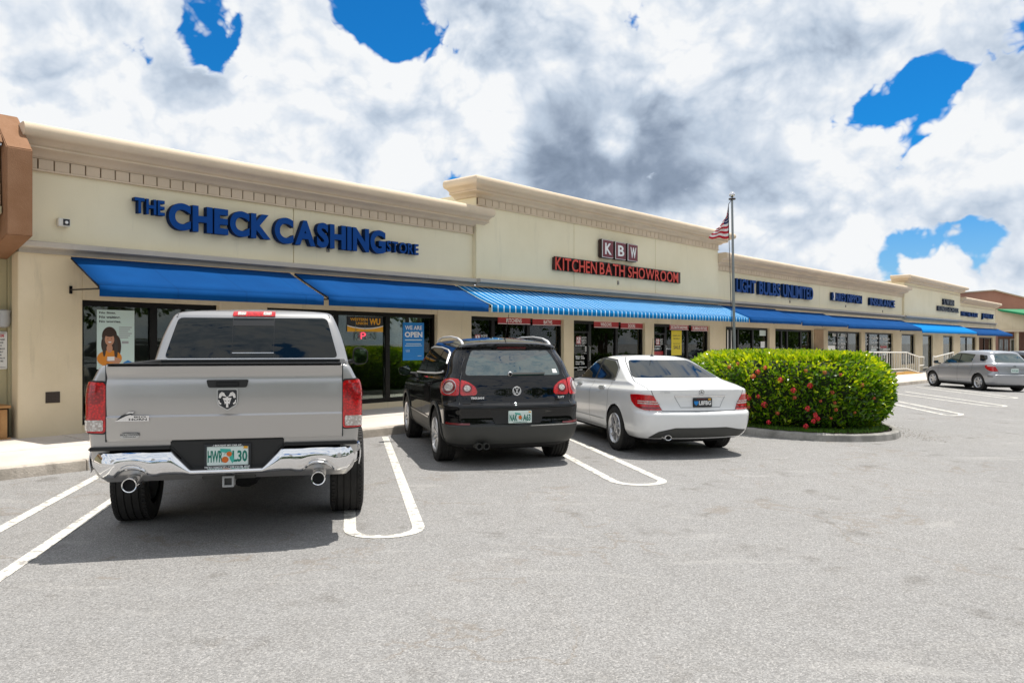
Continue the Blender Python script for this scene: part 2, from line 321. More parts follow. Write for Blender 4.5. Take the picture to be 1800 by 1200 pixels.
# ------------------------------------------------------------------ helpers: objects and meshes
def link(name, me, parent=None, m=None):
    o = bpy.data.objects.new(name, me); col.objects.link(o)
    if parent is not None: o.parent = parent
    if m is not None and me is not None and hasattr(me, 'materials') and not me.materials: me.materials.append(M[m] if isinstance(m, str) else m)
    return o
def tag(o, label=None, cat=None, group=None, kind=None):
    if label: o['label'] = label
    if cat: o['category'] = cat
    if group: o['group'] = group
    if kind: o['kind'] = kind
    return o
def empty(name, loc=(0, 0, 0), rz=0.0, parent=None):
    o = bpy.data.objects.new(name, None); col.objects.link(o); o.location = loc; o.rotation_euler = (0, 0, rz)
    o.empty_display_size = .2
    if parent is not None: o.parent = parent
    return o
class MB:
    def __init__(s): s.v = []; s.f = []; s.m = []; s.mi = 0
    def add(s, v, f):
        k = len(s.v); s.v += [tuple(q) for q in v]; s.f += [tuple(i+k for i in q) for q in f]; s.m += [s.mi]*len(f); return s
    def box(s, x0, x1, y0, y1, z0, z1):
        x0, x1 = min(x0, x1), max(x0, x1); y0, y1 = min(y0, y1), max(y0, y1); z0, z1 = min(z0, z1), max(z0, z1)
        return s.add([(x0, y0, z0), (x1, y0, z0), (x1, y1, z0), (x0, y1, z0), (x0, y0, z1), (x1, y0, z1), (x1, y1, z1), (x0, y1, z1)],
                     [(0, 3, 2, 1), (4, 5, 6, 7), (0, 1, 5, 4), (1, 2, 6, 5), (2, 3, 7, 6), (3, 0, 4, 7)])
    def hexa(s, p):     # 8 corners, bottom 4 ccw then top 4
        return s.add(p, [(0, 3, 2, 1), (4, 5, 6, 7), (0, 1, 5, 4), (1, 2, 6, 5), (2, 3, 7, 6), (3, 0, 4, 7)])
    def prism(s, poly, axis, a, b):
        """poly of 2D points extruded along axis from a to b"""
        n = len(poly)
        def pt(u_, v_, t): return (t, u_, v_) if axis == 'x' else (u_, t, v_) if axis == 'y' else (u_, v_, t)
        s.add([pt(*q, a) for q in poly]+[pt(*q, b) for q in poly],
              [tuple(range(n-1, -1, -1)), tuple(range(n, 2*n))]+[(i, (i+1) % n, n+(i+1) % n, n+i) for i in range(n)])
        return s
    def tube(s, pts, r, n=8, cap=True):
        pts = [Vector(q) for q in pts]; rings = []
        rr = r if isinstance(r, (list, tuple)) else [r]*len(pts)
        for i, p in enumerate(pts):
            t = (pts[min(i+1, len(pts)-1)]-pts[max(i-1, 0)]).normalized()
            a = t.orthogonal().normalized() if i == 0 else (pa - t*pa.dot(t)).normalized()
            pa = a; b = t.cross(a)
            rings.append([p+(a*math.cos(2*math.pi*k/n)+b*math.sin(2*math.pi*k/n))*rr[i] for k in range(n)])
        v = [q for ring in rings for q in ring]; f = []
        for i in range(len(pts)-1):
            for k in range(n): f.append((i*n+k, i*n+(k+1) % n, (i+1)*n+(k+1) % n, (i+1)*n+k))
        if cap: f.append(tuple(range(n-1, -1, -1))); f.append(tuple(range((len(pts)-1)*n, len(pts)*n)))
        return s.add(v, f)
    def lathe(s, prof, n=40, axis='y', closed=False):
        """prof: (offset along axis, radius)"""
        v = []; f = []
        for (t, r) in prof:
            for k in range(n):
                a = 2*math.pi*k/n; c_, s_ = r*math.cos(a), r*math.sin(a)
                v.append((c_, t, s_) if axis == 'y' else (t, c_, s_) if axis == 'x' else (c_, s_, t))
        m = len(prof)
        for i in range(m if closed else m-1):
            j = (i+1) % m
            for k in range(n):
                q = (i*n+k, i*n+(k+1) % n, j*n+(k+1) % n, j*n+k); f.append(q if axis == 'y' else q[::-1])
        return s.add(v, f)
    def build(s, name, m=None, parent=None, smooth=False, mats=None, bevel=0.0, weld=False):
        me = bpy.data.meshes.new(name); me.from_pydata(s.v, [], s.f)
        for q in (mats or [m]):
            if q: me.materials.append(M[q] if isinstance(q, str) else q)
        if mats: me.polygons.foreach_set('material_index', s.m)
        if weld or bevel or smooth:
            b = bmesh.new(); b.from_mesh(me)
            if weld: bmesh.ops.remove_doubles(b, verts=b.verts, dist=1e-5)
            bmesh.ops.recalc_face_normals(b, faces=b.faces)
            if bevel: bmesh.ops.bevel(b, geom=list(b.edges), offset=bevel, segments=2, affect='EDGES', clamp_overlap=True)
            b.to_mesh(me); b.free()
        if smooth:
            me.polygons.foreach_set('use_smooth', [True]*len(me.polygons))
            if smooth != 'all': me.set_sharp_from_angle(angle=R(38))
        me.update(); return link(name, me, parent)
def xform(me, fn):
    n = len(me.vertices); a = np.empty(n*3); me.vertices.foreach_get('co', a); a = a.reshape(-1, 3)
    b = np.array([fn(*q) for q in a]) if n else a
    me.vertices.foreach_set('co', b.ravel()); me.update(); return me
_tc = {}
def glyph(ch, bold=.0, depth=0.0, res=3):
    """mesh of a string in the font's own units (cap height about .7), font plane XY"""
    k = (ch, bold, depth, res)
    if k not in _tc:
        c = bpy.data.curves.new('t', 'FONT'); c.body = ch; c.extrude = depth; c.offset = bold; c.resolution_u = res
        o = bpy.data.objects.new('t', c); col.objects.link(o); dg = bpy.context.evaluated_depsgraph_get()
        me = bpy.data.meshes.new_from_object(o.evaluated_get(dg)); bpy.data.objects.remove(o); bpy.data.curves.remove(c)
        n = len(me.vertices); a = np.empty(n*3); me.vertices.foreach_get('co', a); a = a.reshape(-1, 3)
        _tc[k] = (a, [tuple(p.vertices) for p in me.polygons])
        bpy.data.meshes.remove(me)
    return _tc[k]
def text_mb(mb, s_, x0, x1, z0, z1, fn, bold=.0, depth=0.0, res=3):
    """lay string into the box x0..x1, z0..z1 of a plane; fn maps (x, z, out) to 3D"""
    a, f = glyph(s_, bold, depth, res)
    if not len(a): return
    lo = a.min(0); hi = a.max(0); sx = (x1-x0)/(hi[0]-lo[0]); sz = (z1-z0)/(hi[1]-lo[1])
    mb.add([fn(x0+(q[0]-lo[0])*sx, z0+(q[1]-lo[1])*sz, q[2]*sz) for q in a], f)
# ------------------------------------------------------------------ the lie of the land
def zg(X):
    t = (X-3)/2
    return -0.041*(math.log1p(math.exp(t)) if t < 30 else t)
UX, UY = 0.66317, 0.74847; NX, NY = UY, -UX; ANG = math.atan2(UY, UX)
P0X, P0Y = -7.408, 11.6                      # foot of the facade's left end
def W(s, d, z=0.0): return Vector((P0X+UX*s+NX*d, P0Y+UY*s+NY*d, z))
def gz(s, d): return zg(W(s, d).x)
def S(px, d=0.0):
    r = (px-CX)/F
    return (r*(P0Y+NY*d)-P0X-NX*d)/(UX-r*UY)
def ZF(px, py, d=0.0):
    return H+(CY-py)*(P0Y+UY*S(px, d)+NY*d)/F
# ground sheet: one sheet out to the horizon, sloping gently down to the right
xs = [-700, -300, -120, -60, -30, -15] + [x*.5 for x in range(-20, 60)] + [30, 40, 60, 90, 150, 400, 900]; ys = [-300, -60, -10, 20, 60, 120, 300, 1500]
mb = MB()
for x in xs:
    for y in ys: mb.v.append((x, y, zg(min(x, 150)) if x < 150 else zg(150)))
for i in range(len(xs)-1):
    for j in range(len(ys)-1):
        k = len(ys); mb.f.append((i*k+j, (i+1)*k+j, (i+1)*k+j+1, i*k+j+1)); mb.m.append(0)
tag(mb.build('asphalt_ground', 'asphalt', smooth='all'), kind='structure')

# kerb line and sidewalk
def dk(s): return 3.0 if s < 6 else 3.0+min(1.1, (s-6)*.045)
side = tag(empty('sidewalk', W(0, 0)), kind='structure'); side['label'] = 'pale concrete sidewalk along the shop fronts'
def wmb_build(mb, name, m, parent, **k):
    """mesh given in world coordinates, parented to an unrotated empty"""
    off = parent.location if parent else Vector((0, 0, 0))
    mb.v = [tuple(Vector(q)-off) for q in mb.v]; return mb.build(name, m, parent, **k)
s0 = -9.0
while s0 < 76:
    L = 1.6 if s0 < 30 else 3.2
    for r_ in range(2):
        s1 = s0+L-.012; f0, f1 = ((0, .5), (.5, 1))[r_]
        def dd(s, f): return -2.5+(dk(s)-.165+2.5)*0 + (dk(s)-.165)*f if f > 0 else -.5
        a, b = dd(s0, f0), dd(s0, f1); a2, b2 = dd(s1, f0), dd(s1, f1)
        def ddq(s, f): return (dk(s)-.165)*f if f > 0 else -.5
        q = []
        e_ = .006
        for (s, f, sg) in ((s0, f0, 1), (s1, f0, 1), (s1, f1, -1), (s0, f1, -1)):
            d = ddq(s, f)+e_*sg; q.append((s, d))
        dz = random.uniform(-.003, .003)
        v = [tuple(W(s, d, gz(s, d)-.05)) for s, d in q]+[tuple(W(s, d, gz(s, d)+.13+dz)) for s, d in q]
        m_ = MB(); m_.hexa(v); wmb_build(m_, 'slab', 'conc', side, bevel=.004)
    s0 += L
m_ = MB()
for i in range(43):
    a, b = -9+i*2, -7+i*2
    m_.hexa([tuple(W(s, d, gz(s, d)-.1)) for s, d in ((a, -.5), (b, -.5), (b, dk(b)-.17), (a, dk(a)-.17))]+[tuple(W(s, d, gz(s, d)+.115)) for s, d in ((a, -.5), (b, -.5), (b, dk(b)-.17), (a, dk(a)-.17))])
wmb_build(m_, 'sidewalk_bed', 'kerb', side)
kerb = tag(empty('kerb', W(0, 3)), kind='structure'); kerb['label'] = 'worn concrete kerb at the edge of the sidewalk'
s0 = -9.2
while s0 < 76:
    s1 = s0+3.03; m_ = MB(); n = 6; v = []
    prof = [(-.16, -.1), (-.16, .132), (-.03, .135), (-.008, .125), (0, .10), (.012, -.1)]
    for i in range(n+1):
        s = s0+.006+(s1-s0-.012)*i/n; wob = random.uniform(-.006, .006)
        for (o_, z_) in prof: v.append(tuple(W(s, dk(s)+o_+(wob if z_ > 0 and o_ > -.1 else 0), gz(s, dk(s))+z_+(wob*.6 if z_ > .11 else 0))))
    k = len(prof)
    f = [(i*k+j, i*k+j+1, (i+1)*k+j+1, (i+1)*k+j) for i in range(n) for j in range(k-1)]+[tuple(range(k)), tuple(range(n*k+k-1, n*k-1, -1))]
    m_.add(v, f); wmb_build(m_, 'kerb_stone', 'kerb', kerb, smooth=True)
    s0 = s1

# painted hairpin lines
def ribbon(pts, wd, z=.004):
    m_ = MB(); v = []
    P_ = [Vector((a, b)) for a, b in pts]
    for i, p in enumerate(P_):
        t = (P_[min(i+1, len(P_)-1)]-P_[max(i-1, 0)]).normalized(); n = Vector((-t.y, t.x))*wd/2
        for q in (p+n, p-n): v.append((q.x, q.y, zg(q.x)+z))
    m_.add(v, [(2*i, 2*i+1, 2*i+3, 2*i+2) for i in range(len(P_)-1)]); return m_
def hairpin(cx, cy, ax, length, halfw=.31, wd=.105):
    """U opening towards ax; (cx, cy) is the round end's middle on the lane side"""
    A = Vector(ax).normalized(); B = Vector((-A.y, A.x)); c = Vector((cx, cy)); pts = []
    far = c+A*length
    def dense(p, q): n = max(2, int((q-p).length/.5)); return [p+(q-p)*i/n for i in range(n)]
    pts += dense(far+B*halfw, c+A*.30+B*halfw)
    for i in range(0, 13):
        t = math.pi*i/12; pts.append(c+A*(.30-.30*math.sin(t)**.95)+B*halfw*(math.copysign(abs(math.cos(t))**.9, math.cos(t))))
    pts += dense(c+A*.30-B*halfw, far-B*halfw)+[far-B*halfw]
    return ribbon([(p.x, p.y) for p in pts], wd)
AX = (-.206, .978)
marks = tag(empty('parking_lines', (0, 0, 0)), kind='structure'); marks['label'] = 'white hairpin parking bay lines painted on the asphalt'
for (cx, cy, L, ax) in ((-1.03, 6.33, 6.6, AX), (1.5, 8.66, 6.2, AX), (-3.42, 3.6, 7.0, AX), (-5.9, 1.1, 7, AX)):
    hairpin(cx, cy, ax, L, .29).build('bay_line', 'line', marks)
for (a, b, c, d) in (((11.35, 23.9), (10.72, 18.35), (10.12, 17.95), (10.72, 23.2)), ((14.0, 27.6), (13.72, 21.4), (13.1, 21.1), (13.0, 26.9)), ((17.2, 32.0), (16.5, 25.2), (15.9, 24.9), (16.2, 31.0))):
    a, b, c, d = map(Vector, (a, b, c, d)); pts = [a+(b-a)*i/8*.97 for i in range(9)]
    mid = (b+c)/2+((b-a).normalized())*.08; pts += [b*.55+mid*.45, mid, c*.55+mid*.45]+[c+(d-c)*(.03+.97*i/8) for i in range(9)]
    ribbon([(p.x, p.y) for p in pts], .12).build('bay_line', 'line', marks)

# ------------------------------------------------------------------ the strip mall
bld = empty('strip_mall_building', (P0X, P0Y, 0), ANG)
tag(bld, 'long cream stucco strip mall with beige cornices and dark framed shop windows', 'building')
secs = [(0.0, S(831), 0.0, 0), (S(831), S(1262, .12), .12, 1), (S(1262, .12), S(1586), 0.0, 0), (S(1586), S(1688, .12), .12, 1), (S(1688, .12), S(1750), 0.0, 0)]
TOPZ = (4.80, 5.50)
def bdrop(s): return -.0022*max(0, s-24)
def sweep(path, prof, name, m, parent, caps=True, smooth=True):
    """path: plan points (s, d) of the wall face, left to right; prof: (out, z) list, swept with mitred corners"""
    n = len(path); v = []
    for i, (s, d) in enumerate(path):
        def nrm(a, b): t = Vector((b[0]-a[0], b[1]-a[1])).normalized(); return Vector((-t.y, t.x))   # out of the building is +d
        ns = []
        if i > 0: ns.append(nrm(path[i-1], path[i]))
        if i < n-1: ns.append(nrm(path[i], path[i+1]))
        if len(ns) == 2: q = (ns[0]+ns[1]); q = q/(q.dot(ns[0])) if q.length > 1e-6 else ns[0]
        else: q = ns[0]
        for (o_, z_) in prof: v.append((s+q.x*o_, -(d+q.y*o_), z_))
    k = len(prof); m_ = MB()
    f = [(i*k+j, (i+1)*k+j, (i+1)*k+(j+1) % k, i*k+(j+1) % k) for i in range(n-1) for j in range(k)]
    if caps: f += [tuple(range(k)), tuple(range(n*k-1, (n-1)*k-1, -1))]
    m_.add(v, f); return m_.build(name, m, parent, smooth=smooth)
def cornprof(zt):
    p = []
    for i in range(9):      # bullnose
        a = R(100-i*29); p.append((.40+.085*math.cos(a), zt-.105+.105*math.sin(a)))
    p = [(-.03, zt-.02)]+p[:8]
    p += [(.335, zt-.225), (.29, zt-.25), (.262, zt-.28), (.255, zt-.292), (.275, zt-.297), (.275, zt-.325), (.25, zt-.335), (.20, zt-.345), (.15, zt-.36), (.11, zt-.385), (.085, zt-.415), (.06, zt-.42), (-.03, zt-.42)]
    return p
dz0, dz1 = .43, .60
for i, (a, b, d, hi) in enumerate(secs):
    zt = TOPZ[hi]
    # panels of the sign wall, with open joints
    cuts = [a, b]
    if i == 0: cuts = [a, S(516), b]
    if i == 1: cuts = [a, S(1009, .12), S(1152, .12), b]
    if i == 2: cuts = [a, S(1440), b]
    for c0, c1 in zip(cuts, cuts[1:]):
        m_ = MB(); m_.box(c0+(.007 if c0 != a else 0), c1-(.007 if c1 != b else 0), -d, .35, 3.03, zt-.32); m_.build('wall_panel', 'wall', bld, bevel=.006)
    m_ = MB(); m_.box(a+.02, b-.02, -d+.03, .33, 3.0, zt-.2); m_.build('wall_backing', 'wallB', bld)
    # cornice: the high ones return at both ends
    e0 = -.12 if hi else (.0 if i == 0 else 0.0); e1 = .12 if hi else 0
    if hi: path = [(a, -.55), (a, d), (b, d), (b, -.55)]
    else: path = [(a-(.05 if i == 0 else -.02), d), (b+(.30 if i < 4 else .06), d)]
    if hi: sweep(path, cornprof(zt), 'cornice', 'corn', bld)
    else: sweep(path, cornprof(zt), 'cornice', 'corn', bld)
    # frieze and dentil course
    m_ = MB(); m_.box(a+.01, b-.01, -d-.055, -d+.02, zt-.435, zt-.42); m_.build('frieze', 'corn', bld)
    m_ = MB(); m_.box(a+.01, b-.01, -d-.055, -d+.02, zt-.622, zt-.595); m_.build('bead', 'corn', bld)
    if i < 3:
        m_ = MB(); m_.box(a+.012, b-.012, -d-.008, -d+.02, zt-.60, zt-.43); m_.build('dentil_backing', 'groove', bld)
        pit = .222 if i == 0 else .245; n = int((b-a-.1)/pit); pit = (b-a-.06)/n
        base = None; rest = MB()
        for k in range(n):
            x = a+.03+k*pit
            if (i < 2) or k < 60:
                if base is None:
                    q = MB(); q.box(0.011, pit-.011, -.044, .0, -.15, .0); o = q.build('dentil', 'corn', bld); o.location = (x, -d, zt-.440); base = o
                else:
                    o = base.copy(); col.objects.link(o); o.parent = bld; o.location = (x, -d, zt-.440)
            else: rest.box(x+.012, x+pit-.012, -d-.047, -d, zt-.59, zt-.44)
        if rest.v: r_ = rest.build('dentil_course', 'corn', bld); r_['kind'] = 'stuff'
    # the two-step band over the awnings
    bd = [(-.02, 3.10), (.13, 3.10), (.145, 3.085), (.145, 3.015), (.125, 3.0), (.06, 2.985), (.045, 2.965), (.045, 2.93), (-.02, 2.93)]
    dd_ = bdrop((a+b)/2)*1.0
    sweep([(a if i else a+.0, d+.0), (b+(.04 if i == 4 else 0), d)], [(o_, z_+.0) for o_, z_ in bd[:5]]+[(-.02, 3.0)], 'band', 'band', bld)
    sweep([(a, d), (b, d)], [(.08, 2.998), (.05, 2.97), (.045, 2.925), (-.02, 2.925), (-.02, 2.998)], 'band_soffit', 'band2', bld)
# corners of the high sections sit on the same line as the low ones; roof and side walls
m_ = MB()
for a, b, d, hi in secs: m_.box(a+.05, b-.05, .30, 22, TOPZ[hi]-.75, TOPZ[hi]-.62)
m_.build('roof', 'roofm', bld)
for i, (a, b, d, hi) in enumerate(secs):
    if hi:
        m_ = MB(); m_.box(a+.003, a+.2, .0, 4.0, 3.3, TOPZ[1]-.3); m_.build('wall_return', 'wall', bld); m_ = MB(); m_.box(b-.2, b-.003, .0, 4.0, 3.3, TOPZ[1]-.3); m_.build('wall_return', 'wall', bld)
m_ = MB(); m_.box(-.015, .2, .36, 22, -1, 4.2); m_.build('end_wall', 'olive', bld)
m_ = MB(); m_.box(secs[4][1]-.3, secs[4][1]-.002, .0, 22, -1.6, 4.5); m_.build('end_wall', 'wall', bld)
m_ = MB(); m_.box(0, secs[4][1], 21.8, 22, -2, 5); m_.build('rear_wall', 'wall', bld)

# openings: (left px, right px, kind, mullion px list)
def wtop(s): return 2.25-.0056*s
OPEN = [(145, 385, 'win', [275]), (470, 769, 'win', [596, 687]), (829, 991, 'win', [872, 934]), (1009, 1134, 'doorwin', [1042, 1089]), (1150, 1248, 'doorwin', [1175, 1213]),
        (1276, 1353, 'win', [1288, 1302, 1328]), (1363, 1430, 'win', [1378, 1388, 1412]), (1455, 1514, 'win', [1476, 1494]), (1521, 1570, 'win', [1531, 1549]), (1585, 1609, 'win', []),
        (1622, 1640, 'door', []), (1658, 1676, 'win', []), (1688, 1716, 'win', [1702]), (1721, 1745, 'win', [1733])]
def sill(i): return .12 if i < 9 else .45
edges = [0.0]
wl = MB(); 
for i, (a, b, kd, mu) in enumerate(OPEN):
    sa, sb = S(a), S(b); edges += [sa, sb]
edges.append(secs[4][1])
piers = [(edges[k], edges[k+1]) for k in range(0, len(edges), 2)]
for k, (a, b) in enumerate(piers):
    base = min(gz(a, 0), gz(b, 0))-.3; m_ = MB(); m_.box(a, b, .0, .30, base, 2.94)
    m_.build('pier', 'wallB', bld, bevel=.008)
for i, (a, b, kd, mu) in enumerate(OPEN):
    sa, sb = S(a), S(b); t0, t1 = wtop(sa), wtop(sb); m_ = MB()
    m_.hexa([(sa, 0.002, t0), (sb, 0.002, t1), (sb, .3, t1), (sa, .3, t0), (sa, 0.002, 2.94), (sb, 0.002, 2.94), (sb, .3, 2.94), (sa, .3, 2.94)]); m_.build('lintel', 'wallB', bld)
    g0 = min(gz(sa, 0), gz(sb, 0)); zb = (gz(sa, 0)+gz(sb, 0))/2+.13; kz = zb+sill(i) if kd != 'door' else zb+.02
    m_ = MB(); m_.box(sa, sb, .03, .3, g0-.3, kz); m_.build('knee_wall', 'wallB', bld)
    fr = empty('window' if kd != 'door' else 'door', (0, 0, 0), 0, bld)
    fw = .055; q = MB(); y0, y1 = .10, .20; tt = lambda s: wtop(s)
    ms = [S(x) for x in mu]
    q.box(sa, sa+fw, y0, y1, kz, t0-.001); q.box(sb-fw, sb, y0, y1, kz, t1-.001); q.box(sa+fw, sb-fw, y0+.001, y1, kz, kz+.09)
    q.hexa([(sa+fw, y0+.001, t0-.09), (sb-fw, y0+.001, t1-.09), (sb-fw, y1, t1-.09), (sa+fw, y1, t0-.09), (sa+fw, y0+.001, t0-.002), (sb-fw, y0+.001, t1-.002), (sb-fw, y1, t1-.002), (sa+fw, y1, t0-.002)])
    for s in ms: q.box(s-.06, s+.06, y0+.002, y1, kz+.09, tt(s)-.09)
    q.build('frame', 'alu', fr)
    xs_ = [sa+fw]+ms+[sb-fw]
    for c0, c1 in zip(xs_, xs_[1:]):
        l0 = c0+(.06 if c0 in ms else 0); l1 = c1-(.06 if c1 in ms else 0)
        p = MB(); p.hexa([(l0, .147, kz+.09), (l1, .147, kz+.09), (l1, .153, kz+.09), (l0, .153, kz+.09), (l0, .147, tt(l0)-.09), (l1, .147, tt(l1)-.09), (l1, .153, tt(l1)-.09), (l0, .153, tt(l0)-.09)])
        p.build('pane', 'glass', fr)
    if kd == 'doorwin':     # the first bay is a glazed door with a rail and a pull handle
        c0, c1 = sa+fw, ms[0]-.06; p = MB(); zt = tt(c0)-.36
        p.box(c0, c1, .09, .135, zt, zt+.05); p.box(c0, c1, .095, .135, kz+.09, kz+.34); p.box(c0, c0+.06, .095, .135, kz+.3, zt); p.box(c1-.06, c1, .095, .135, kz+.3, zt)
        dr = p.build('door', 'alu', bld); h = MB(); h.tube([(c1-.03, .09, 1.0), (c1-.03, .04, 1.02), (c1-.03, .04, 1.42), (c1-.03, .09, 1.44)], .014, 8); h.build('handle', 'satin', dr, smooth=True)
# interior
m_ = MB(); e1 = secs[4][1]-.3
m_.box(.35, e1, 4.6, 4.7, -1.5, 2.9); m_.build('interior_wall', 'inside', bld)
m_ = MB(); m_.box(.35, e1, .31, 4.6, 2.6, 2.7); m_.build('interior_ceiling', 'inside', bld)
m_ = MB()
for i in range(38): a, b = .35+i*2, min(.35+(i+1)*2, e1); m_.hexa([(s, y, gz(s, 0)-.1) for s, y in ((a, .31), (b, .31), (b, 4.6), (a, 4.6))]+[(s, y, gz(s, 0)+.13) for s, y in ((a, .31), (b, .31), (b, 4.6), (a, 4.6))])
m_.build('interior_floor', 'insidefloor', bld)
m_ = MB()
for x in (S(829)-.3, S(1262)+.3, S(1358), S(1440), S(1577), S(1615), S(1649), S(1682)): m_.box(x-.08, x+.08, .31, 4.6, -1.2, 2.65)
m_.build('partition', 'inside', bld)
for px0, px1 in ((832, 988), (1046, 1130), (1178, 1244)):
    m_ = MB(); m_.box(S(px0), S(px1), .30, .42, 2.45, 2.52); m_.build('added_display_light', 'displayglow', bld)  # unseen glowing bars, added behind the window heads to brighten the display boards
# timber siding pier (1430-1455), its slats as pieces
a, b = S(1431), S(1454)
for k in range(12):
    x = a+(b-a)*k/12; m_ = MB(); m_.box(x+.006, x+(b-a)/12-.006, -.035, -.001, gz(a, 0), 2.1); m_.build('siding_board', 'brownwood' if k < 8 else 'wallB', bld)

def fthing(name, s, d, z, label, cat, group=None):
    o = empty(name, W(s, d, z), ANG); tag(o, label, cat, group); return o
# ------------------------------------------------------------------ awnings
def awning(pxl, pxr, m, label, drop=0.0, striped=False, endarms=(True, True)):
    s0_, s1_ = S(pxl, 1.2), S(pxr, 1.2); L = s1_-s0_; o = fthing('awning', s0_, 0, 0, label, 'awning', 'blue fabric awnings over the shop fronts')
    zt, zb = 2.905+drop, 2.41+drop; n = max(2, int(L/.35)); vs = []
    q = MB()
    for j in range(n+1):
        x = L*j/n
        for t in range(6):
            u_ = t/5; sag = -.012*math.sin(math.pi*u_)-.010*math.sin(math.pi*u_)*math.cos(2*math.pi*x/1.2)
            q.v.append((x, -(.07+1.13*u_), zt+(zb-zt)*u_+sag))
    for j in range(n):
        for t in range(5): q.f.append((j*6+t, j*6+t+1, (j+1)*6+t+1, (j+1)*6+t)); q.m.append(0)
    c_ = q.build('canopy', 'stripe' if striped else m, o, smooth='all')
    mo = c_.modifiers.new('s', 'SOLIDIFY'); mo.thickness = .012; mo.offset = -1
    q = MB(); n2_ = max(2, int(L/.2)); va = []
    for j in range(n2_+1):
        x = L*j/n2_; w_ = .006*math.sin(x*9.0)+.004*math.sin(x*23.)
        q.v += [(x, -1.203-w_*.2, zb-.002), (x, -1.203-w_, zb-.165)]
    for j in range(n2_): q.f.append((2*j, 2*j+1, 2*j+3, 2*j+2)); q.m.append(0)
    c_ = q.build('valance', 'stripe2' if striped else m, o, smooth='all'); mo = c_.modifiers.new('s', 'SOLIDIFY'); mo.thickness = .008
    q = MB(); q.tube([(.005, -.07, zt-.03), (.005, -1.18, zb-.03)], .014, 6); q.build('rafter', 'alu', o, smooth=True)
    q = MB(); q.tube([(L-.005, -.07, zt-.03), (L-.005, -1.18, zb-.03)], .014, 6); q.build('rafter', 'alu', o, smooth=True)
    q = MB(); q.tube([(0, -1.18, zb-.02), (L, -1.18, zb-.02)], .014, 6); q.build('front_bar', 'alu', o, smooth=True)
    q = MB(); q.tube([(.015, -1.18, zb-.05), (.015, -.02, zb-.02)], .013, 6); q.box(-.005, .035, -.03, -.003, zb-.08, zb+.04); q.build('arm', 'alu', o)
    q = MB(); q.tube([(L-.015, -1.18, zb-.05), (L-.015, -.02, zb-.02)], .013, 6); q.box(L-.035, L+.005, -.03, -.003, zb-.08, zb+.04); q.build('arm', 'alu', o)
    return o
def adrop(px): return -.0072*max(0, S(px, 1.2)-24)
awning(175, 569, 'fabric', 'first plain blue awning, over the window with the poster of the woman')
awning(578, 859, 'fabric', 'plain blue awning over the OPEN signs, just left of the striped awning')
awning(864, 1316, 'fabric', 'blue and white striped awning over the red window banners', striped=True)
awning(1318, 1409, 'fabric', 'blue awning directly right of the striped one, behind the flagpole', adrop(1360))
awning(1410, 1490, 'fabric', 'middle one of the three dark blue awnings between striped and light blue ones', adrop(1450))
awning(1491, 1620, 'fabric', 'dark blue awning with the light blue awning at its right end', adrop(1550))
awning(1621, 1717, 'fabric2', 'light blue plain awning under the tall far parapet', adrop(1670))
awning(1718, 1780, 'fabric', 'rightmost dark blue awning at the far end of the strip mall', adrop(1740))

# ------------------------------------------------------------------ lettered signs on the parapet
def letters(o, s_, x0, x1, z0, z1, mface, mside, depth=.12, bold=.02, gap=.1, part='letter', standoff=.03, taper=None):
    """separate letter boxes, laid out with even gaps and scaled to fit x0..x1"""
    data = []; x = 0.0; hh = None
    for ch in s_:
        if ch == ' ': x += .32; continue
        a, f = glyph(ch, bold, .5, 6 if (z1-z0) > .25 else 3); lo = a.min(0); hi = a.max(0); data.append((ch, a, f, x-lo[0], lo, hi)); x += hi[0]-lo[0]+gap
        hh = max(hh or 0, hi[1])
    sx = (x1-x0)/(x-gap)
    for ch, a, f, ox, lo, hi in data:
        sz = (z1-z0)/hh; q = MB()
        off = 0
        pts = [(x0+(p[0]+ox)*sx, -(standoff+(depth if p[2] > 0 else 0)), z0+p[1]*sz) for p in a]
        q.add(pts, f); q.m = []
        for fc in f:
            zz_ = [a[i][2] for i in fc]; q.m.append(0 if min(zz_) > 0 else 1)
        q.build(part, parent=o, mats=[mface, mside])
D1 = .0
def sx_(px, d=.13): return S(px, d)
o = fthing('channel_letter_sign', 0, 0, 0, 'large blue raised letters reading THE CHECK CASHING STORE on the parapet', 'sign')
letters(o, 'THE', sx_(236), sx_(289), ZF(262, 375.5, .13), ZF(262, 350, .13), 'letterblue', 'letterside', bold=.035)
letters(o, 'CHECK', sx_(296), sx_(475), ZF(385, 409, .13), ZF(385, 366.5, .13), 'letterblue', 'letterside', bold=.05, gap=.06)
letters(o, 'CASHING', sx_(482), sx_(677), ZF(580, 434, .13), ZF(580, 393.5, .13), 'letterblue', 'letterside', bold=.045, gap=.06)
letters(o, 'STORE', sx_(679), sx_(735), ZF(706, 444.5, .13), ZF(706, 426, .13), 'letterblue', 'letterside', bold=.022, gap=.10)
o = fthing('box_letter_sign', 0, 0, 0, 'three maroon rounded boxes with white letters K, B and W', 'sign')
for ch, a, b, t, bt in (('K', 1058, 1078, 421, 454), ('B', 1081, 1100, 425.5, 457), ('W', 1103, 1121, 429, 460)):
    d = .12+.16; xa, xb = S(a, d), S(b, d); za, zb_ = ZF((a+b)/2, bt, d), ZF((a+b)/2, t, d); q = MB(); q.box(xa, xb, -d, -.13, za, zb_); bx_ = q.build('sign_box', 'letterredside', o, bevel=.03)
    q = MB(); q.box(xa+.015, xb-.015, -d-.012, -d+.01, za+.015, zb_-.015); q.build('border', 'white', bx_, bevel=.005)
    q = MB(); q.box(xa+.033, xb-.033, -d-.02, -d, za+.03, zb_-.03); q.build('face', 'maroon', bx_)
    q = MB(); w_ = (xb-xa); text_mb(q, ch, xa+.22*w_, xb-.22*w_, za+.2*(zb_-za), zb_-.2*(zb_-za), lambda x, z, t_: (x, -d-.026-t_, z), .02, .01); q.build('letter', 'white', bx_)
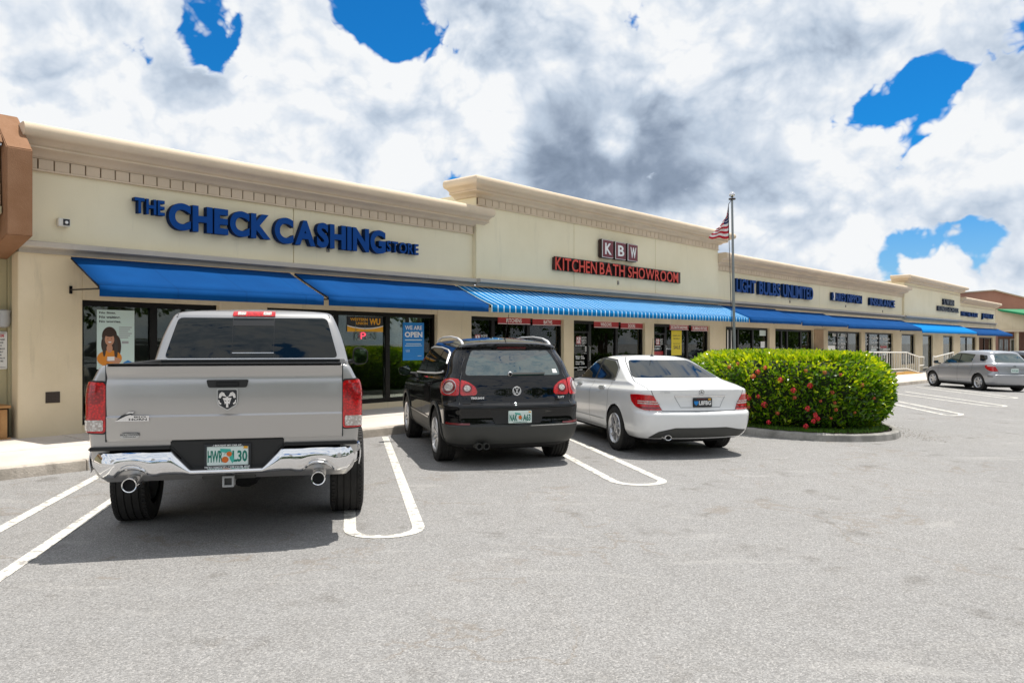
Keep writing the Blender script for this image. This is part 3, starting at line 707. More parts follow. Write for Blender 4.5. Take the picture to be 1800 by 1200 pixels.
o = fthing('channel_letter_sign', 0, 0, 0, 'red raised letters reading KITCHEN BATH SHOWROOM on dark returns', 'sign')
q = MB(); dd2 = .12+.12
def kb(txt, a, b, ta, ba, tb, bb):
    m_ = (a+b)/2; letters(o, txt, S(a, .24), S(b, .24), ZF(m_, (ba+bb)/2, .24), ZF(m_, (ta+tb)/2, .24), 'letterred', 'letterredside', depth=.11, bold=.015, gap=.09, standoff=.135)
    q.box(S(a, .14)-.05, S(b, .14)+.1, -.17, -.122, ZF(m_, (ba+bb)/2, .14)-.02, ZF(m_, (ta+tb)/2, .14)+.01)
kb('KITCHEN', 976, 1049, 452, 474, 460, 481); kb('BATH', 1054, 1098, 461, 481, 466, 487); kb('SHOWROOM', 1104, 1192, 468, 488, 479, 496)
q.build('raceway', 'letterredside', o)
o = fthing('channel_letter_sign', 0, 0, 0, 'tall narrow blue letters reading LIGHT BULBS UNLIMITED, right of the flagpole', 'sign')
for txt, a, b in (('LIGHT', 1294, 1328), ('BULBS', 1334, 1371), ('UNLIMITED', 1376, 1429)):
    m_ = (a+b)/2; t_ = 488.5+(m_-1293)*.125; letters(o, txt, S(a, .13), S(b, .13), ZF(m_, t_+23-(m_-1293)*.015, .13), ZF(m_, t_, .13), 'letterblue', 'letterside', bold=.03, gap=.06)
o = fthing('channel_letter_sign', 0, 0, 0, 'blue letters on white returns between LIGHT BULBS UNLIMITED and INSURANCE', 'sign')
letters(o, "NAIRE'S", S(1463, .13), S(1486, .13), ZF(1475, 528.5, .13), ZF(1475, 514.5, .13), 'letterblue', 'letterside', bold=.03, gap=.06)
letters(o, "NIPPON", S(1489, .13), S(1515, .13), ZF(1502, 532, .13), ZF(1502, 518, .13), 'letterblue', 'letterside', bold=.03, gap=.06)
q = MB(); q.box(S(1460.5), S(1462.5), -.15, -.03, ZF(1461, 527, .1), ZF(1461, 513.5, .1)); q.build('white_return', 'white', o)
o = fthing('channel_letter_sign', 0, 0, 0, 'blue letters reading INSURANCE on the parapet', 'sign')
letters(o, "INSURANCE", S(1529.5, .13), S(1573, .13), ZF(1551, 538, .13), ZF(1551, 525.5, .13), 'letterblue', 'letterside', bold=.03, gap=.06)
o = fthing('channel_letter_sign', 0, 0, 0, 'two-line dark navy letter sign on the tall far parapet', 'sign')
letters(o, "S.WAN", S(1659, .25), S(1677.5, .25), ZF(1668, 536, .25), ZF(1668, 526, .25), 'letterblack', 'letterblack', bold=.03, gap=.06, standoff=.14)
letters(o, "KENDO-SCHOOL", S(1649.5, .25), S(1686, .25), ZF(1668, 547.5, .25), ZF(1668, 539.5, .25), 'letterblack', 'letterblack', bold=.03, gap=.06, standoff=.14)
o = fthing('channel_letter_sign', 0, 0, 0, 'small blue letter sign just right of the tall far parapet', 'sign')
letters(o, "PARTY HILL & BOUT", S(1690, .13), S(1719, .13), ZF(1704, 556, .13), ZF(1704, 548.5, .13), 'letterblue', 'letterside', bold=.02, gap=.06)
o = fthing('channel_letter_sign', 0, 0, 0, 'rightmost small blue letter sign on the strip mall parapet', 'sign')
letters(o, "JEWELRY", S(1727, .13), S(1747, .13), ZF(1737, 559.5, .13), ZF(1737, 551.5, .13), 'letterblue', 'letterside', bold=.02, gap=.06)
# ---- small fittings
o = fthing('security_light', S(109), 0, ZF(109, 392), 'small white box light with dark lens at the left of the parapet', 'light')
q = MB(); q.box(-.085, .085, -.11, -.001, -.06, .06); q.build('housing', 'offwhite', o, bevel=.01); q = MB(); q.box(-.02, .07, -.122, -.108, -.045, .05); q.build('lens_panel', 'ink', o)
q = MB(); q.lathe([(-.135, .0), (-.135, .02), (-.12, .026)], 14); l_ = q.build('bulb', 'white', o); l_.location = (.025, 0, 0)
o = fthing('wall_vent', S(92.5), 0, ZF(92.5, 698), 'dark bronze louvred vent low on the left pier', 'vent')
q = MB(); q.box(-.10, .10, -.012, -.001, -.085, .085); q.build('frame', 'vent', o)
for k in range(6): q = MB(); q.box(-.085, .085, -.022, -.012, -.07+k*.025, -.06+k*.025); q.build('louvre', 'vent', o)
def jbox(px, py, d, label):
    o = fthing('junction_box', S(px, d), d, ZF(px, py, d), label, 'electrical box'); q = MB(); q.box(-.035, .035, -.03, -.001, -.06, .06); q.build('cover', 'band2', o, bevel=.004); q = MB(); q.box(-.012, .012, -.035, -.03, -.03, .0); q.build('switch', 'ink', o)
jbox(576, 438, 0, 'small grey box on the parapet under the letters CASHING')
jbox(1086, 497, .12, 'small box on the parapet under the red letters')
jbox(1388, 530, 0, 'small box on the parapet below LIGHT BULBS UNLIMITED'); jbox(1551, 547, 0, 'small box on the parapet below INSURANCE'); jbox(1486, 538, 0, 'small box on the parapet left of INSURANCE')

# ------------------------------------------------------------------ signs and posters in the windows (on the glass)
GD = -.145
def flat(o, px0, px1, pyt, pyb, m, name='sheet', d=GD, th=.004, pym=None):
    a, b = S(px0, d), S(px1, d); q = MB(); zt0, zt1 = ZF(px0, pyt, d), ZF(px1, pyt, d); zt = (zt0+zt1)/2 if pym is None else pym; zb_ = (ZF(px0, pyb, d)+ZF(px1, pyb, d))/2
    q.box(a, b, -d-th, -d, zb_, zt); return q.build(name, m, o), a, b, zb_, zt
def pr(o, txts, m, name='lettering', d=GD, out=.006):
    for (t, x0, x1, z0, z1, bold) in txts: q = MB(); text_mb(q, t, x0, x1, z0, z1, lambda x, z, t_: (x, -d-out-t_*.0, z), bold, 0, 2); r_ = q.build(name, m, o)
    return r_
def squig(o, rows, m, name='print_line', d=GD, out=.006):
    for (x0, x1, z0, z1) in rows: q = MB(); q.box(x0, x1, -d-out, -d-out+.001, z0, z1); r_ = q.build(name, m, o)
    return r_
# poster with the woman
o = fthing('window_poster', 0, 0, 0, 'pale poster of a smiling long-haired woman in orange, No lines No waiting', 'poster')
_, a, b, z0, z1 = flat(o, 170, 236, 545, 648, 'palegreen'); w_, h_ = b-a, z1-z0
pr(o, [('No lines.', a+.06*w_, a+.5*w_, z1-.065*h_, z1-.03*h_, .03), ('No waiting.', a+.06*w_, a+.62*w_, z1-.155*h_, z1-.10*h_, .03), ('No worries.', a+.06*w_, a+.64*w_, z1-.215*h_, z1-.175*h_, .03)], 'ink')
def blob(cx, cz, rx, rz, out, m, name, k=24, f=None):
    q = MB(); pts = [(a+(cx+rx*math.cos(2*math.pi*i/k)*(f(i/k) if f else 1))*w_, -GD-out, z1-(cz+rz*math.sin(2*math.pi*i/k)*(f(i/k) if f else 1))*h_) for i in range(k)]
    q.add(pts, [tuple(range(k))]); return q.build(name, m, o)
blob(.33, .44, .20, .155, .006, 'hair', 'hair_print'); blob(.24, .58, .13, .16, .0065, 'hair', 'hair_print'); blob(.50, .62, .14, .20, .0065, 'hair', 'hair_print')
blob(.33, .82, .33, .14, .007, 'orange', 'shirt_print'); blob(.33, .65, .08, .07, .0075, 'skin', 'neck_print'); blob(.33, .50, .125, .105, .008, 'skin', 'face_print'); blob(.33, .405, .14, .05, .0083, 'hair', 'fringe_print')
blob(.285, .485, .02, .006, .0085, 'hair', 'eye_print', 10); blob(.38, .485, .02, .006, .0085, 'hair', 'eye_print', 10); blob(.335, .545, .045, .010, .0085, 'white', 'smile_print', 12); blob(.19, .62, .05, .17, .0072, 'vent', 'hair_strand_print'); blob(.50, .66, .05, .19, .0072, 'vent', 'hair_strand_print'); blob(.40, .84, .16, .05, .0086, 'skin', 'hand_print')
blob(.5, .86, .13, .045, .0088, 'skin', 'hand_print'); q = MB(); q.box(a+.27*w_, a+.46*w_, -GD-.0095, -GD-.009, z1-.86*h_, z1-.79*h_); q.build('phone_print', 'white', o)
squig(o, [(a+.58*w_, a+(.93-.05*(k % 3))*w_, z1-(.30+.035*k)*h_, z1-(.285+.035*k)*h_) for k in range(6)]+[(a+.66*w_, a+.84*w_, z1-.57*h_, z1-.53*h_)], 'grey'); blob(.82, .9, .13, .045, .0075, 'posterblue', 'logo_print', 4)
# money transfer sign, neon OPEN
o = fthing('hanging_sign', 0, 0, 0, 'black and amber WESTERN UNION sign above the neon OPEN', 'sign')
_, a, b, z0, z1 = flat(o, 610, 673, 556, 583, 'ink', d=-.142); w_, h_ = b-a, z1-z0; da = -.142
pr(o, [('WESTERN', a+.08*w_, a+.56*w_, z1-.30*h_, z1-.12*h_, .03), ('UNION', a+.24*w_, a+.56*w_, z1-.55*h_, z1-.37*h_, .03), ('WU', a+.61*w_, a+.92*w_, z1-.55*h_, z1-.12*h_, .04)], 'gold', d=da)
q = MB(); n = 16; top = [(a+w_*i/n, da, z0+h_*(.24+.18*(2*i/n-1)**2)) for i in range(n+1)]
q.add([(x, -da-.006, z) for x, _, z in top]+[(x, -da-.006, z0) for x, _, _ in top], [(i, i+1, n+2+i, n+1+i) for i in range(n)]); q.build('amber_swoosh', 'gold', o)
q = MB(); q.add([(x, -da-.007, z) for x, _, z in top]+[(x, -da-.007, z-.02) for x, _, z in top], [(i, i+1, n+2+i, n+1+i) for i in range(n)]); q.build('white_swoosh', 'white', o)
o = fthing('neon_sign', 0, 0, 0, 'neon OPEN sign with only the letter P lit red', 'sign')
d = -.13; a, b = S(624, d), S(661, d); z1, z0 = ZF(642, 583.5, d), ZF(642, 597.5, d); q = MB(); q.tube([(a, -d, z0), (b, -d, z0), (b, -d, z1), (a, -d, z1), (a, -d, z0)], .006, 6); q.build('border_tube', 'neonoff', o, smooth=True)
w_ = (b-a)/4; h_ = z1-z0; zl, zh = z0+.15*h_, z1-.1*h_
def tubes(pts_list, m, k, name): 
    q = MB()
    for pts in pts_list: q.tube([(a+(k+.12+x*.76)*w_, -d-.01, zl+z*(zh-zl)) for x, z in pts], .010 if m == 'neonred' else .008, 6)
    q.build(name, m, o, smooth=True)
tubes([[(.5+.5*math.cos(t*math.pi/8), .5+.5*math.sin(t*math.pi/8)) for t in range(17)]], 'neonoff', 0, 'letter')
tubes([[(0, 0), (0, 1), (.7, 1), (.95, .85), (.95, .6), (.7, .48), (0, .48)]], 'neonred', 1, 'letter')
tubes([[(1, 0), (0, 0), (0, 1), (1, 1)], [(0, .5), (.8, .5)]], 'neonoff', 2, 'letter'); tubes([[(0, 0), (0, 1), (1, 0), (1, 1)]], 'neonoff', 3, 'letter')
q = MB(); q.tube([(a+.02, -d, 2.3), (a+.02, -d, z1)], .003, 4); q.tube([(b-.3, -d, 2.3), (b-.3, -d, z1)], .003, 4); q.build('cord', 'neonoff', o)
o = fthing('window_poster', 0, 0, 0, 'bright blue poster reading WE ARE OPEN', 'poster')
_, a, b, z0, z1 = flat(o, 708, 745, 567, 633, 'posterblue'); w_, h_ = b-a, z1-z0
pr(o, [('WE ARE', a+.10*w_, a+.90*w_, z1-.19*h_, z1-.08*h_, .02), ('OPEN', a+.08*w_, a+.92*w_, z1-.39*h_, z1-.24*h_, .04)], 'white')
squig(o, [(a+.1*w_, a+.9*w_, z1-.47*h_, z1-.45*h_), (a+.15*w_, a+.85*w_, z1-.57*h_, z1-.555*h_), (a+.1*w_, a+.9*w_, z1-.62*h_, z1-.605*h_), (a+.12*w_, a+.32*w_, z1-.74*h_, z1-.73*h_), (a+.15*w_, a+.32*w_, z1-.77*h_, z1-.76*h_), (a+.7*w_, a+.88*w_, z1-.89*h_, z1-.88*h_)], 'platew')
# red banners over the showroom windows
def banner(px0, px1, t, bt, txt, tx0, tx1, label, m='white', bold=.0):
    o = fthing('window_banner', 0, 0, 0, label, 'banner', 'red banners across the tops of the showroom windows')
    _, a, b, z0, z1 = flat(o, px0, px1, t, bt, 'banner', d=-.09); w_, h_ = b-a, z1-z0
    squig(o, [(a, b, z0+.03*h_, z0+.1*h_), (a, b, z1-.10*h_, z1-.03*h_)], 'white', 'border_line', d=-.09)
    pr(o, [(txt, a+tx0*w_, a+tx1*w_, z0+.22*h_, z0+.78*h_, bold+.02)], m, d=-.09)
banner(875, 932, 557, 570, 'KITCHENS', .25, .72, 'red window banner reading KITCHENS'); banner(936, 986, 560, 572, 'BATHS', .38, .68, 'red window banner reading BATHS')
banner(1044, 1087, 564.5, 576, 'WINDOWS', .26, .70, 'red window banner reading WINDOWS'); banner(1091, 1131, 567, 578, 'DOORS', .32, .62, 'red window banner reading DOORS')
banner(1177, 1210, 570.5, 580, 'DECORATIVE HARDWARE', .06, .94, 'red window banner reading DECORATIVE HARDWARE', 'white', .01); banner(1215, 1245, 572.5, 582, 'PLUMBING FIXTURES', .08, .92, 'red window banner reading PLUMBING FIXTURES', 'white', .01)
# door lettering
def logo(o, px0, px1, t, bt, d=GD):
    a, b = S(px0, d), S(px1, d); m_ = (px0+px1)/2; z1, z0 = ZF(m_, t, d), ZF(m_, bt, d); w_, h_ = b-a, z1-z0; q = MB(); s_ = w_*.36
    q.box(a, a+s_, -d-.004, -d-.001, z0, z1); q.build('logo_square', 'banner', o)
    pr(o, [('KB', a+.03*w_, a+s_-.03*w_, z0+.53*h_, z1-.06*h_, .03), ('HR', a+.03*w_, a+s_-.03*w_, z0+.06*h_, z0+.47*h_, .03), ('HOME', a+s_+.06*w_, a+.86*w_, z0+.70*h_, z1, .0), ('DESIGN', a+s_+.06*w_, b, z0+.36*h_, z0+.64*h_, .0), ('CENTER', a+s_+.06*w_, b, z0, z0+.29*h_, .0)], 'white', d=d)
o = fthing('door_lettering', 0, 0, 0, 'white logo, number 8055 and opening hours on the glass door', 'lettering')
logo(o, 1013, 1035, 591.5, 604.5)
a, b = S(1012), S(1039); w_ = b-a; Z = lambda y: ZF(1025, y)
pr(o, [('8055', a+.14*w_, a+.6*w_, Z(568), Z(563.5), .03), ('Mon.-Fri.', a+.25*w_, a+.78*w_, Z(628), Z(624.8), .02), ('9AM - 5PM', a+.25*w_, a+.82*w_, Z(631.5), Z(628.7), .02), ('Saturdays', a+.25*w_, a+.78*w_, Z(637.6), Z(634.5), .02), ('9AM - 2PM', a+.25*w_, a+.82*w_, Z(641), Z(638.2), .02), ('Sundays, Weekends', a+.06*w_, a+.96*w_, Z(647.5), Z(644.5), .02), ('CLOSED', a+.35*w_, a+.7*w_, Z(650.8), Z(648.6), .02), ('Visit our showroom', a+.2*w_, a+.85*w_, Z(608), Z(606.3), .02), ('By appt', a+.78*w_, a+.99*w_, Z(622), Z(620), .02)], 'white')
squig(o, [(a+.86*w_, a+.97*w_, Z(611.5), Z(608.8)), (a+.86*w_, a+.97*w_, Z(614.5), Z(612.3)), (a+.86*w_, a+.97*w_, Z(618), Z(615.5)), (a+.74*w_, a+.92*w_, Z(567.5), Z(564.5))], 'white', 'sticker')
o = fthing('door_lettering', 0, 0, 0, 'white logo lettering above a pink strip on the right showroom door', 'lettering')
logo(o, 1153, 1170, 595, 606); a, b = S(1151), S(1173); q = MB(); Z = lambda y: ZF(1162, y); q.box(a, b, .138, .142, Z(624), Z(617.5)); q.build('pink_strip', 'banner', o)
pr(o, [('WE ARE OPEN', a+.05, b-.05, Z(623), Z(618.5), .04)], 'white'); squig(o, [(a+.3*(b-a), a+.75*(b-a), Z(609), Z(607.8))], 'white')
o = fthing('neon_sign', 0, 0, 0, 'small red lit sign near the top of the right showroom door', 'sign'); q = MB(); text_mb(q, 'OPEN', S(1151.5), S(1159), Z(591), Z(585), lambda x, z, t_: (x, .18-t_, z), .02, .02); q.build('letter_tubes', 'neonred', o)
o = fthing('window_lettering', 0, 0, 0, 'white logo lettering behind the roof of the black car', 'lettering'); logo(o, 835, 860, 588, 604)
o = fthing('sale_banner', 0, 0, 0, 'tall yellow SALE banner in the right showroom window', 'banner')
_, a, b, z0, z1 = flat(o, 1180, 1198, 581, 624, 'yellow'); w_, h_ = b-a, z1-z0
pr(o, [('SALE', a+.2*w_, a+.85*w_, z0+.25*h_, z0+.40*h_, .02), ('DISPLAY', a+.12*w_, a+.88*w_, z0+.77*h_, z0+.82*h_, .02), ('MODELS', a+.2*w_, a+.78*w_, z0+.65*h_, z0+.70*h_, .02), ('BLOWOUT', a+.2*w_, a+.85*w_, z0+.45*h_, z0+.49*h_, .02)], 'ink')
# displays inside the showroom windows
def board(px0, px1, t, bt, m, label, d=-.24):
    o = fthing('display_board', 0, 0, 0, label, 'display board'); flat(o, px0, px1, t, bt, m, 'panel', d, .03); return o
o = board(876, 929, 571, 640, 'teal', 'pale kitchen display behind the banner reading KITCHENS'); flat(o, 884, 916, 577, 606, 'tealdark', 'dark_picture', -.205)
q = MB(); d = -.18; Zz = lambda y: ZF(886, y, d); q.tube([(S(884, d), -d, Zz(640)), (S(884, d), -d, Zz(586)), (S(884.7, d), -d, Zz(580)), (S(886.5, d), -d, Zz(577.5)), (S(888, d), -d, Zz(580)), (S(888.5, d), -d, Zz(585))], .012, 8); q.build('tap', 'chrome', o, smooth=True)
o = board(938, 982, 574, 618, 'teal', 'teal bathroom display behind the banner reading BATHS'); flat(o, 950, 954, 574, 618, 'tealdark', 'glass_edge', -.205); flat(o, 958, 976, 590, 596, 'platel', 'pale_picture', -.205)
o = board(1046, 1085, 578, 615, 'grey', 'display board behind the banner reading WINDOWS'); flat(o, 1054, 1068, 603, 615, 'white', 'white_case', -.20); flat(o, 1060, 1074, 580, 592, 'tealdark', 'window_sample', -.205)
o = board(1094, 1128, 579, 614, 'teal', 'door display frame behind the banner reading DOORS'); flat(o, 1097, 1114, 583, 612, 'ink', 'door_sample', -.205)
board(1217, 1241, 583, 620, 'teal', 'blurred blue-green display behind the banner reading PLUMBING FIXTURES')
# light bulb shop: oval neon, papers, lamps
o = fthing('neon_sign', 0, 0, 0, 'oval pink neon ring in the window right of the flagpole', 'sign'); d = -.22
q = MB(); c0, c1, zz0 = S(1305, d), S(1321, d), ZF(1313, 580, d); q.tube([((c0+c1)/2+(c1-c0)/2*math.cos(t*math.pi/12), -d, zz0+.085*math.sin(t*math.pi/12)) for t in range(25)], .014, 6); q.build('ring', 'neonpink', o, smooth=True)
for (px, py, n) in ((1318, 585, 0), (1309, 601, 1), (1401, 581, 2)):
    o = fthing('shop_lamp', S(px, -.6), -.6, ZF(px, py, -.6), ('small lit lamp under the oval neon ring', 'lower lit lamp in the window with the oval neon', 'small lit lamp in the window beside the timber pier')[n], 'lamp')
    q = MB(); q.lathe([(-.06, .0), (-.04, .05), (.0, .07), (.04, .05), (.06, 0)], 12, 'z'); q.build('bulb', 'bulb', o, smooth='all'); q = MB(); q.tube([(0, 0, .05), (0, 0, 2.6-ZF(px, py, -.6))], .005, 5); q.build('cord', 'black', o)
def paper(px0, px1, t, bt, m, label, d=GD): o = fthing('window_notice', 0, 0, 0, label, 'notice'); flat(o, px0, px1, t, bt, m, 'sheet', d); return o
paper(1278, 1287, 580, 640, 'offwhite', 'white panel in the window left of the flagpole'); paper(1335, 1346, 580, 590, 'platew', 'pale sign above the door right of the oval neon')
paper(1337, 1344, 600, 611, 'white', 'white notice on the door right of the oval neon'); paper(1346, 1350, 599, 616, 'white', 'tall white notice at the right edge of the oval neon window'); paper(1364, 1374, 585, 617, 'platew', 'pale board in the window left of the timber pier', -.4)
# the two windows full of lettering
o = fthing('window_lettering', 0, 0, 0, 'white lettering in the window right of the timber pier', 'lettering'); rows = []
TX = [('SENIORS', 1463, 1474, 586, 591.5), ('SERVICE', 1477.5, 1488, 587, 592), ('TAX', 1472, 1475, 596, 598.5), ('LOW', 1478, 1482, 596, 598.5), ('WAXING', 1464, 1474, 601.5, 605), ('FACIAL', 1478, 1485.5, 602, 605.5), ('NAIL', 1469, 1474, 608.5, 612), ('ART', 1478, 1483.5, 608.5, 612), ('SPA', 1469.5, 1474, 615.5, 619), ('MASSAGE', 1478, 1486.5, 616, 619.5)]
pr(o, [(t, S(a, GD), S(b, GD), ZF((a+b)/2, bt, GD), ZF((a+b)/2, t_, GD), .03) for t, a, b, t_, bt in TX], 'white'); q = MB(); c0, c1 = S(1491), S(1496); q.tube([((c0+c1)/2+(c1-c0)/2*math.cos(t*math.pi/10), .14, ZF(1493, 592.5)+.26*math.sin(t*math.pi/10)) for t in range(21)], .02, 5); q.build('wreath_ring', 'grey', o)
o = fthing('window_lettering', 0, 0, 0, 'rows of white lettering in the window left of the white railing', 'lettering')
TX = [('Auto Home', 1531.5, 1547.5, 590.5, 596.5), ('Life Group', 1532, 1547, 600, 604), ('Business', 1532, 1547, 608, 612), ('Insurance', 1552, 1563, 592.5, 597.5), ('Notary Public', 1552, 1567, 601, 604.5), ('APPROVED', 1552, 1567, 612, 616), ('HOME', 1521.8, 1527.5, 591, 594), ('AUTO', 1521.8, 1527.5, 597, 600), ('LIFE', 1521.8, 1527.5, 603, 606)]
pr(o, [(t, S(a, GD), S(b, GD), ZF((a+b)/2, bt, GD), ZF((a+b)/2, t_, GD), .03) for t, a, b, t_, bt in TX], 'white'); squig(o, [(S(1552), S(1563), ZF(1557, 611.5), ZF(1557, 608))], 'banner', 'red_strip'); squig(o, [(S(1536), S(1545), ZF(1540, 616), ZF(1540, 613.2)), (S(1556), S(1563), ZF(1560, 624), ZF(1560, 620))], 'platew', 'pale_card'); squig(o, [(S(1536), S(1545), ZF(1540, 620.5), ZF(1540, 617))], 'posterblue', 'blue_card')
paper(1455, 1468, 607.5, 622, 'offwhite', 'white notice board above the hedge, right of the timber pier', .5)
paper(1586, 1598, 601, 622, 'platel', 'pale green sheet in the window above the white railing', -.4)
# meter cabinet
o = fthing('electrical_cabinet', S(1441, .3), .3, gz(S(1441), 0), 'grey cabinet in front of the timber pier behind the hedge', 'cabinet'); q = MB(); q.box(-.7, .7, -.2, .25, .1, 1.42); q.build('case', 'band2', o, bevel=.02); q = MB(); q.box(-.6, .6, -.215, -.2, .25, 1.35); q.build('cabinet_door', 'grey', o)
# ------------------------------------------------------------------ left neighbour
nb = empty('neighbouring_shop', (P0X, P0Y, 0), ANG); tag(nb, 'brown stucco and timber shop front cut by the left edge', 'building')
m_ = MB(); m_.box(-14, -.022, .45, .75, -.4, 4.2); m_.build('wall', 'olive', nb)
m_ = MB(); m_.box(-14, -.022, .75, 18, 3.6, 4.2); m_.build('roof', 'roofm', nb)
fz0, fz1 = 3.06, 4.33
m_ = MB(); m_.prism([(-.70, fz0+.03), (-.70, fz1), (-.05, fz1+.60), (.44, fz1+.60), (.44, fz0-.22)], 'x', -.34, -.012); m_.build('fascia_fin', 'brown', nb, bevel=.012)
m_ = MB(); m_.prism([(-.42, fz0+.1), (-.42, fz1+.22), (.40, fz1+.55), (.40, fz0-.1)], 'x', -13, -.345); m_.build('fascia_backing', 'brown', nb)
for k in range(5):
    z = 3.52+k*.165; m_ = MB(); m_.box(-13, -.36, -.47-.012*(4-k), -.421, z, z+.155); m_.build('fascia_board', 'brownwood', nb, bevel=.006)
m_ = MB(); m_.prism([(-.60, 4.40), (-.52, 4.52), (-.42, 4.52), (-.42, 4.40)], 'x', -13, -.36); m_.build('fascia_cap', 'brown', nb)
m_ = MB(); m_.box(-13, -.36, -.55, -.47, 4.36, 4.39); m_.build('flashing', 'satin', nb)
m_ = MB(); m_.prism([(-.55, 3.40), (-.55, 3.50), (.4, 3.50), (.4, 3.2)], 'x', -13, -.36); m_.build('soffit', 'olive', nb)
planter = fthing('slatted_planter', -1.2, -.1, gz(-1, 0)+.13, 'orange-brown slatted timber planter against the wall at the left edge', 'planter')
m_ = MB(); m_.box(-.9, 1.1, -.02, .30, 0, .46); m_.build('box', 'soil', planter)
for k in range(16): x = -.88+k*.124; m_ = MB(); m_.box(x, x+.095, -.055, -.021, .02, .44); m_.build('slat', 'slat', planter, bevel=.004)
m_ = MB(); m_.box(-.92, 1.12, -.075, .32, .46, .50); m_.build('rim_board', 'slat', planter, bevel=.005)
m_ = MB(); m_.box(-.92, 1.12, -.06, -.02, -.01, .019); m_.build('bottom_board', 'slat', planter)
d = -.44; sg = fthing('wall_sign', 0, 0, 0, 'white notice sign with red heading on the wall at the left edge', 'sign')
q = MB(); a, b = S(-32, d), S(13, d); z1, z0 = ZF(0, 582, d), ZF(0, 649, d); q.box(a, b, .425, .449, z0, z1); q.build('plate', 'white', sg, bevel=.02)
q = MB(); q.box(a+.03, b-.03, .419, .424, z0+.03, z0+.035); q.box(a+.03, b-.03, .419, .424, z1-.035, z1-.03); q.build('border', 'vent', sg)
w_ = b-a; q = MB(); text_mb(q, 'NO PARKING FIRE LANE ZONE', a+.04, b-.05, z1-.09, z1-.045, lambda x, z, t_: (x, .42, z), .04); q.build('heading', 'flagred', sg)
q = MB()
for k, t in enumerate(['UNAUTHORIZED VEHICLES PARKED', 'IN THIS ZONE WILL BE TOWED', 'AWAY AT THE OWNERS EXPENSE TO', 'CENTRAL TOWING 24 HOURS DAYS', 'ALL VEHICLES MUST DISPLAY', 'CURRENT TAGS AND PARK', 'BETWEEN LINES AND PULL IN', 'TOW AWAY ZONE AT ALL TIMES']):
    text_mb(q, t, a+.04, b-.04-.02*(k % 3), z1-.14-k*.047, z1-.115-k*.047, lambda x, z, t_: (x, .42, z), .03)
q.build('lettering', 'ink', sg)
wl = fthing('wall_lantern', S(3, d), d, ZF(3, 560, d), 'grey wall lantern above the white sign at the left edge', 'lamp')
q = MB(); q.lathe([(-.14, .02), (-.12, .07), (-.05, .09), (.08, .085), (.12, .10), (.14, .03)], 16, 'z'); o_ = q.build('lantern', 'grey', wl, smooth=True); o_.location = (0, -.10, 0)
q = MB(); q.box(-.03, .03, -.08, .0, .02, .07); q.build('bracket', 'grey', wl)

# ------------------------------------------------------------------ island and hedge
IC = Vector((5.33, 15.15)); IA = Vector((-.10, .995)); IB = Vector((IA.y, -IA.x))
def isl(t, rx, ry, yc=0.0, back=3.6, e=2.1):
    """closed outline of the island: a rounded near end, straight sides, rounded far end"""
    c_, s_ = math.cos(t), math.sin(t); x = rx*math.copysign(abs(c_)**(2/e), c_); y = ry*math.copysign(abs(s_)**(2/e), s_)
    if s_ > 0: y = back*abs(s_)**(2/e)
    p = IC+IB*x+IA*y; return p.x, p.y
def ringmesh(rx0, ry0, prof, n=72, back=3.6):
    m_ = MB(); v = []
    for i in range(n):
        t = 2*math.pi*i/n
        for (o_, z_) in prof: x, y = isl(t, rx0+o_, ry0+o_, back=back+o_-.6); v.append((x, y, zg(x)+z_))
    k = len(prof); m_.add(v, [(i*k+j, ((i+1) % n)*k+j, ((i+1) % n)*k+j+1, i*k+j+1) for i in range(n) for j in range(k-1)]); return m_
island_e = tag(empty('island_kerb', (0, 0, 0)), kind='structure'); island_e['label'] = 'curved concrete kerb of the planted island'
N = 96; prof = [(-.13, -.05), (-.13, .11), (-.10, .125), (-.03, .12), (-.005, .10), (.005, .04), (.02, -.05)]
for seg in range(8):
    q = MB(); v = []; st = N//8
    for i in range(st+1):
        t = 2*math.pi*(seg*st+i*(1-.0035)-2.3)/N; wob = random.uniform(-.006, .006)
        for (o_, z_) in prof: x, y = isl(t, 1.76+o_+wob, 2.50+o_+wob, back=3.0); v.append((x, y, zg(x)+z_+(wob if z_ > .1 else 0)))
    k = len(prof); q.add(v, [(i*k+j, (i+1)*k+j, (i+1)*k+j+1, i*k+j+1) for i in range(st) for j in range(k-1)]+[tuple(range(k)), tuple(range(st*k+k-1, st*k-1, -1))])
    q.build('kerb_stone', 'kerb_grey', island_e, smooth=True)
q = ringmesh(1.60, 2.34, [(0, .10), (-.4, .13), (-1.2, .14), (-1.59, .14)]); tag(q.build('island_soil', 'soil'), kind='structure')
def scatter_blades(n, fn, hmin, hmax, wd, m, name):
    v = []; f = []
    for i in range(n):
        x, y, z = fn(); a = random.uniform(0, 6.28); h = random.uniform(hmin, hmax); lx, ly = random.gauss(0, .3)*h, random.gauss(0, .3)*h
        c_, s_ = math.cos(a)*wd, math.sin(a)*wd; k = len(v)
        v += [(x-c_, y-s_, z), (x+c_, y+s_, z), (x+lx, y+ly, z+h)]; f.append((k, k+1, k+2))
    q = MB(); q.add(v, f); return q.build(name, m)
def grasspt():
    t = random.uniform(0, 6.283); r_ = random.uniform(-.5, 0); x, y = isl(t, 1.58+r_, 2.32+r_, back=2.8); return x, y, zg(x)+.12
g_ = scatter_blades(8000, grasspt, .03, .07, .006, 'grass', 'grass'); tag(g_, kind='stuff')

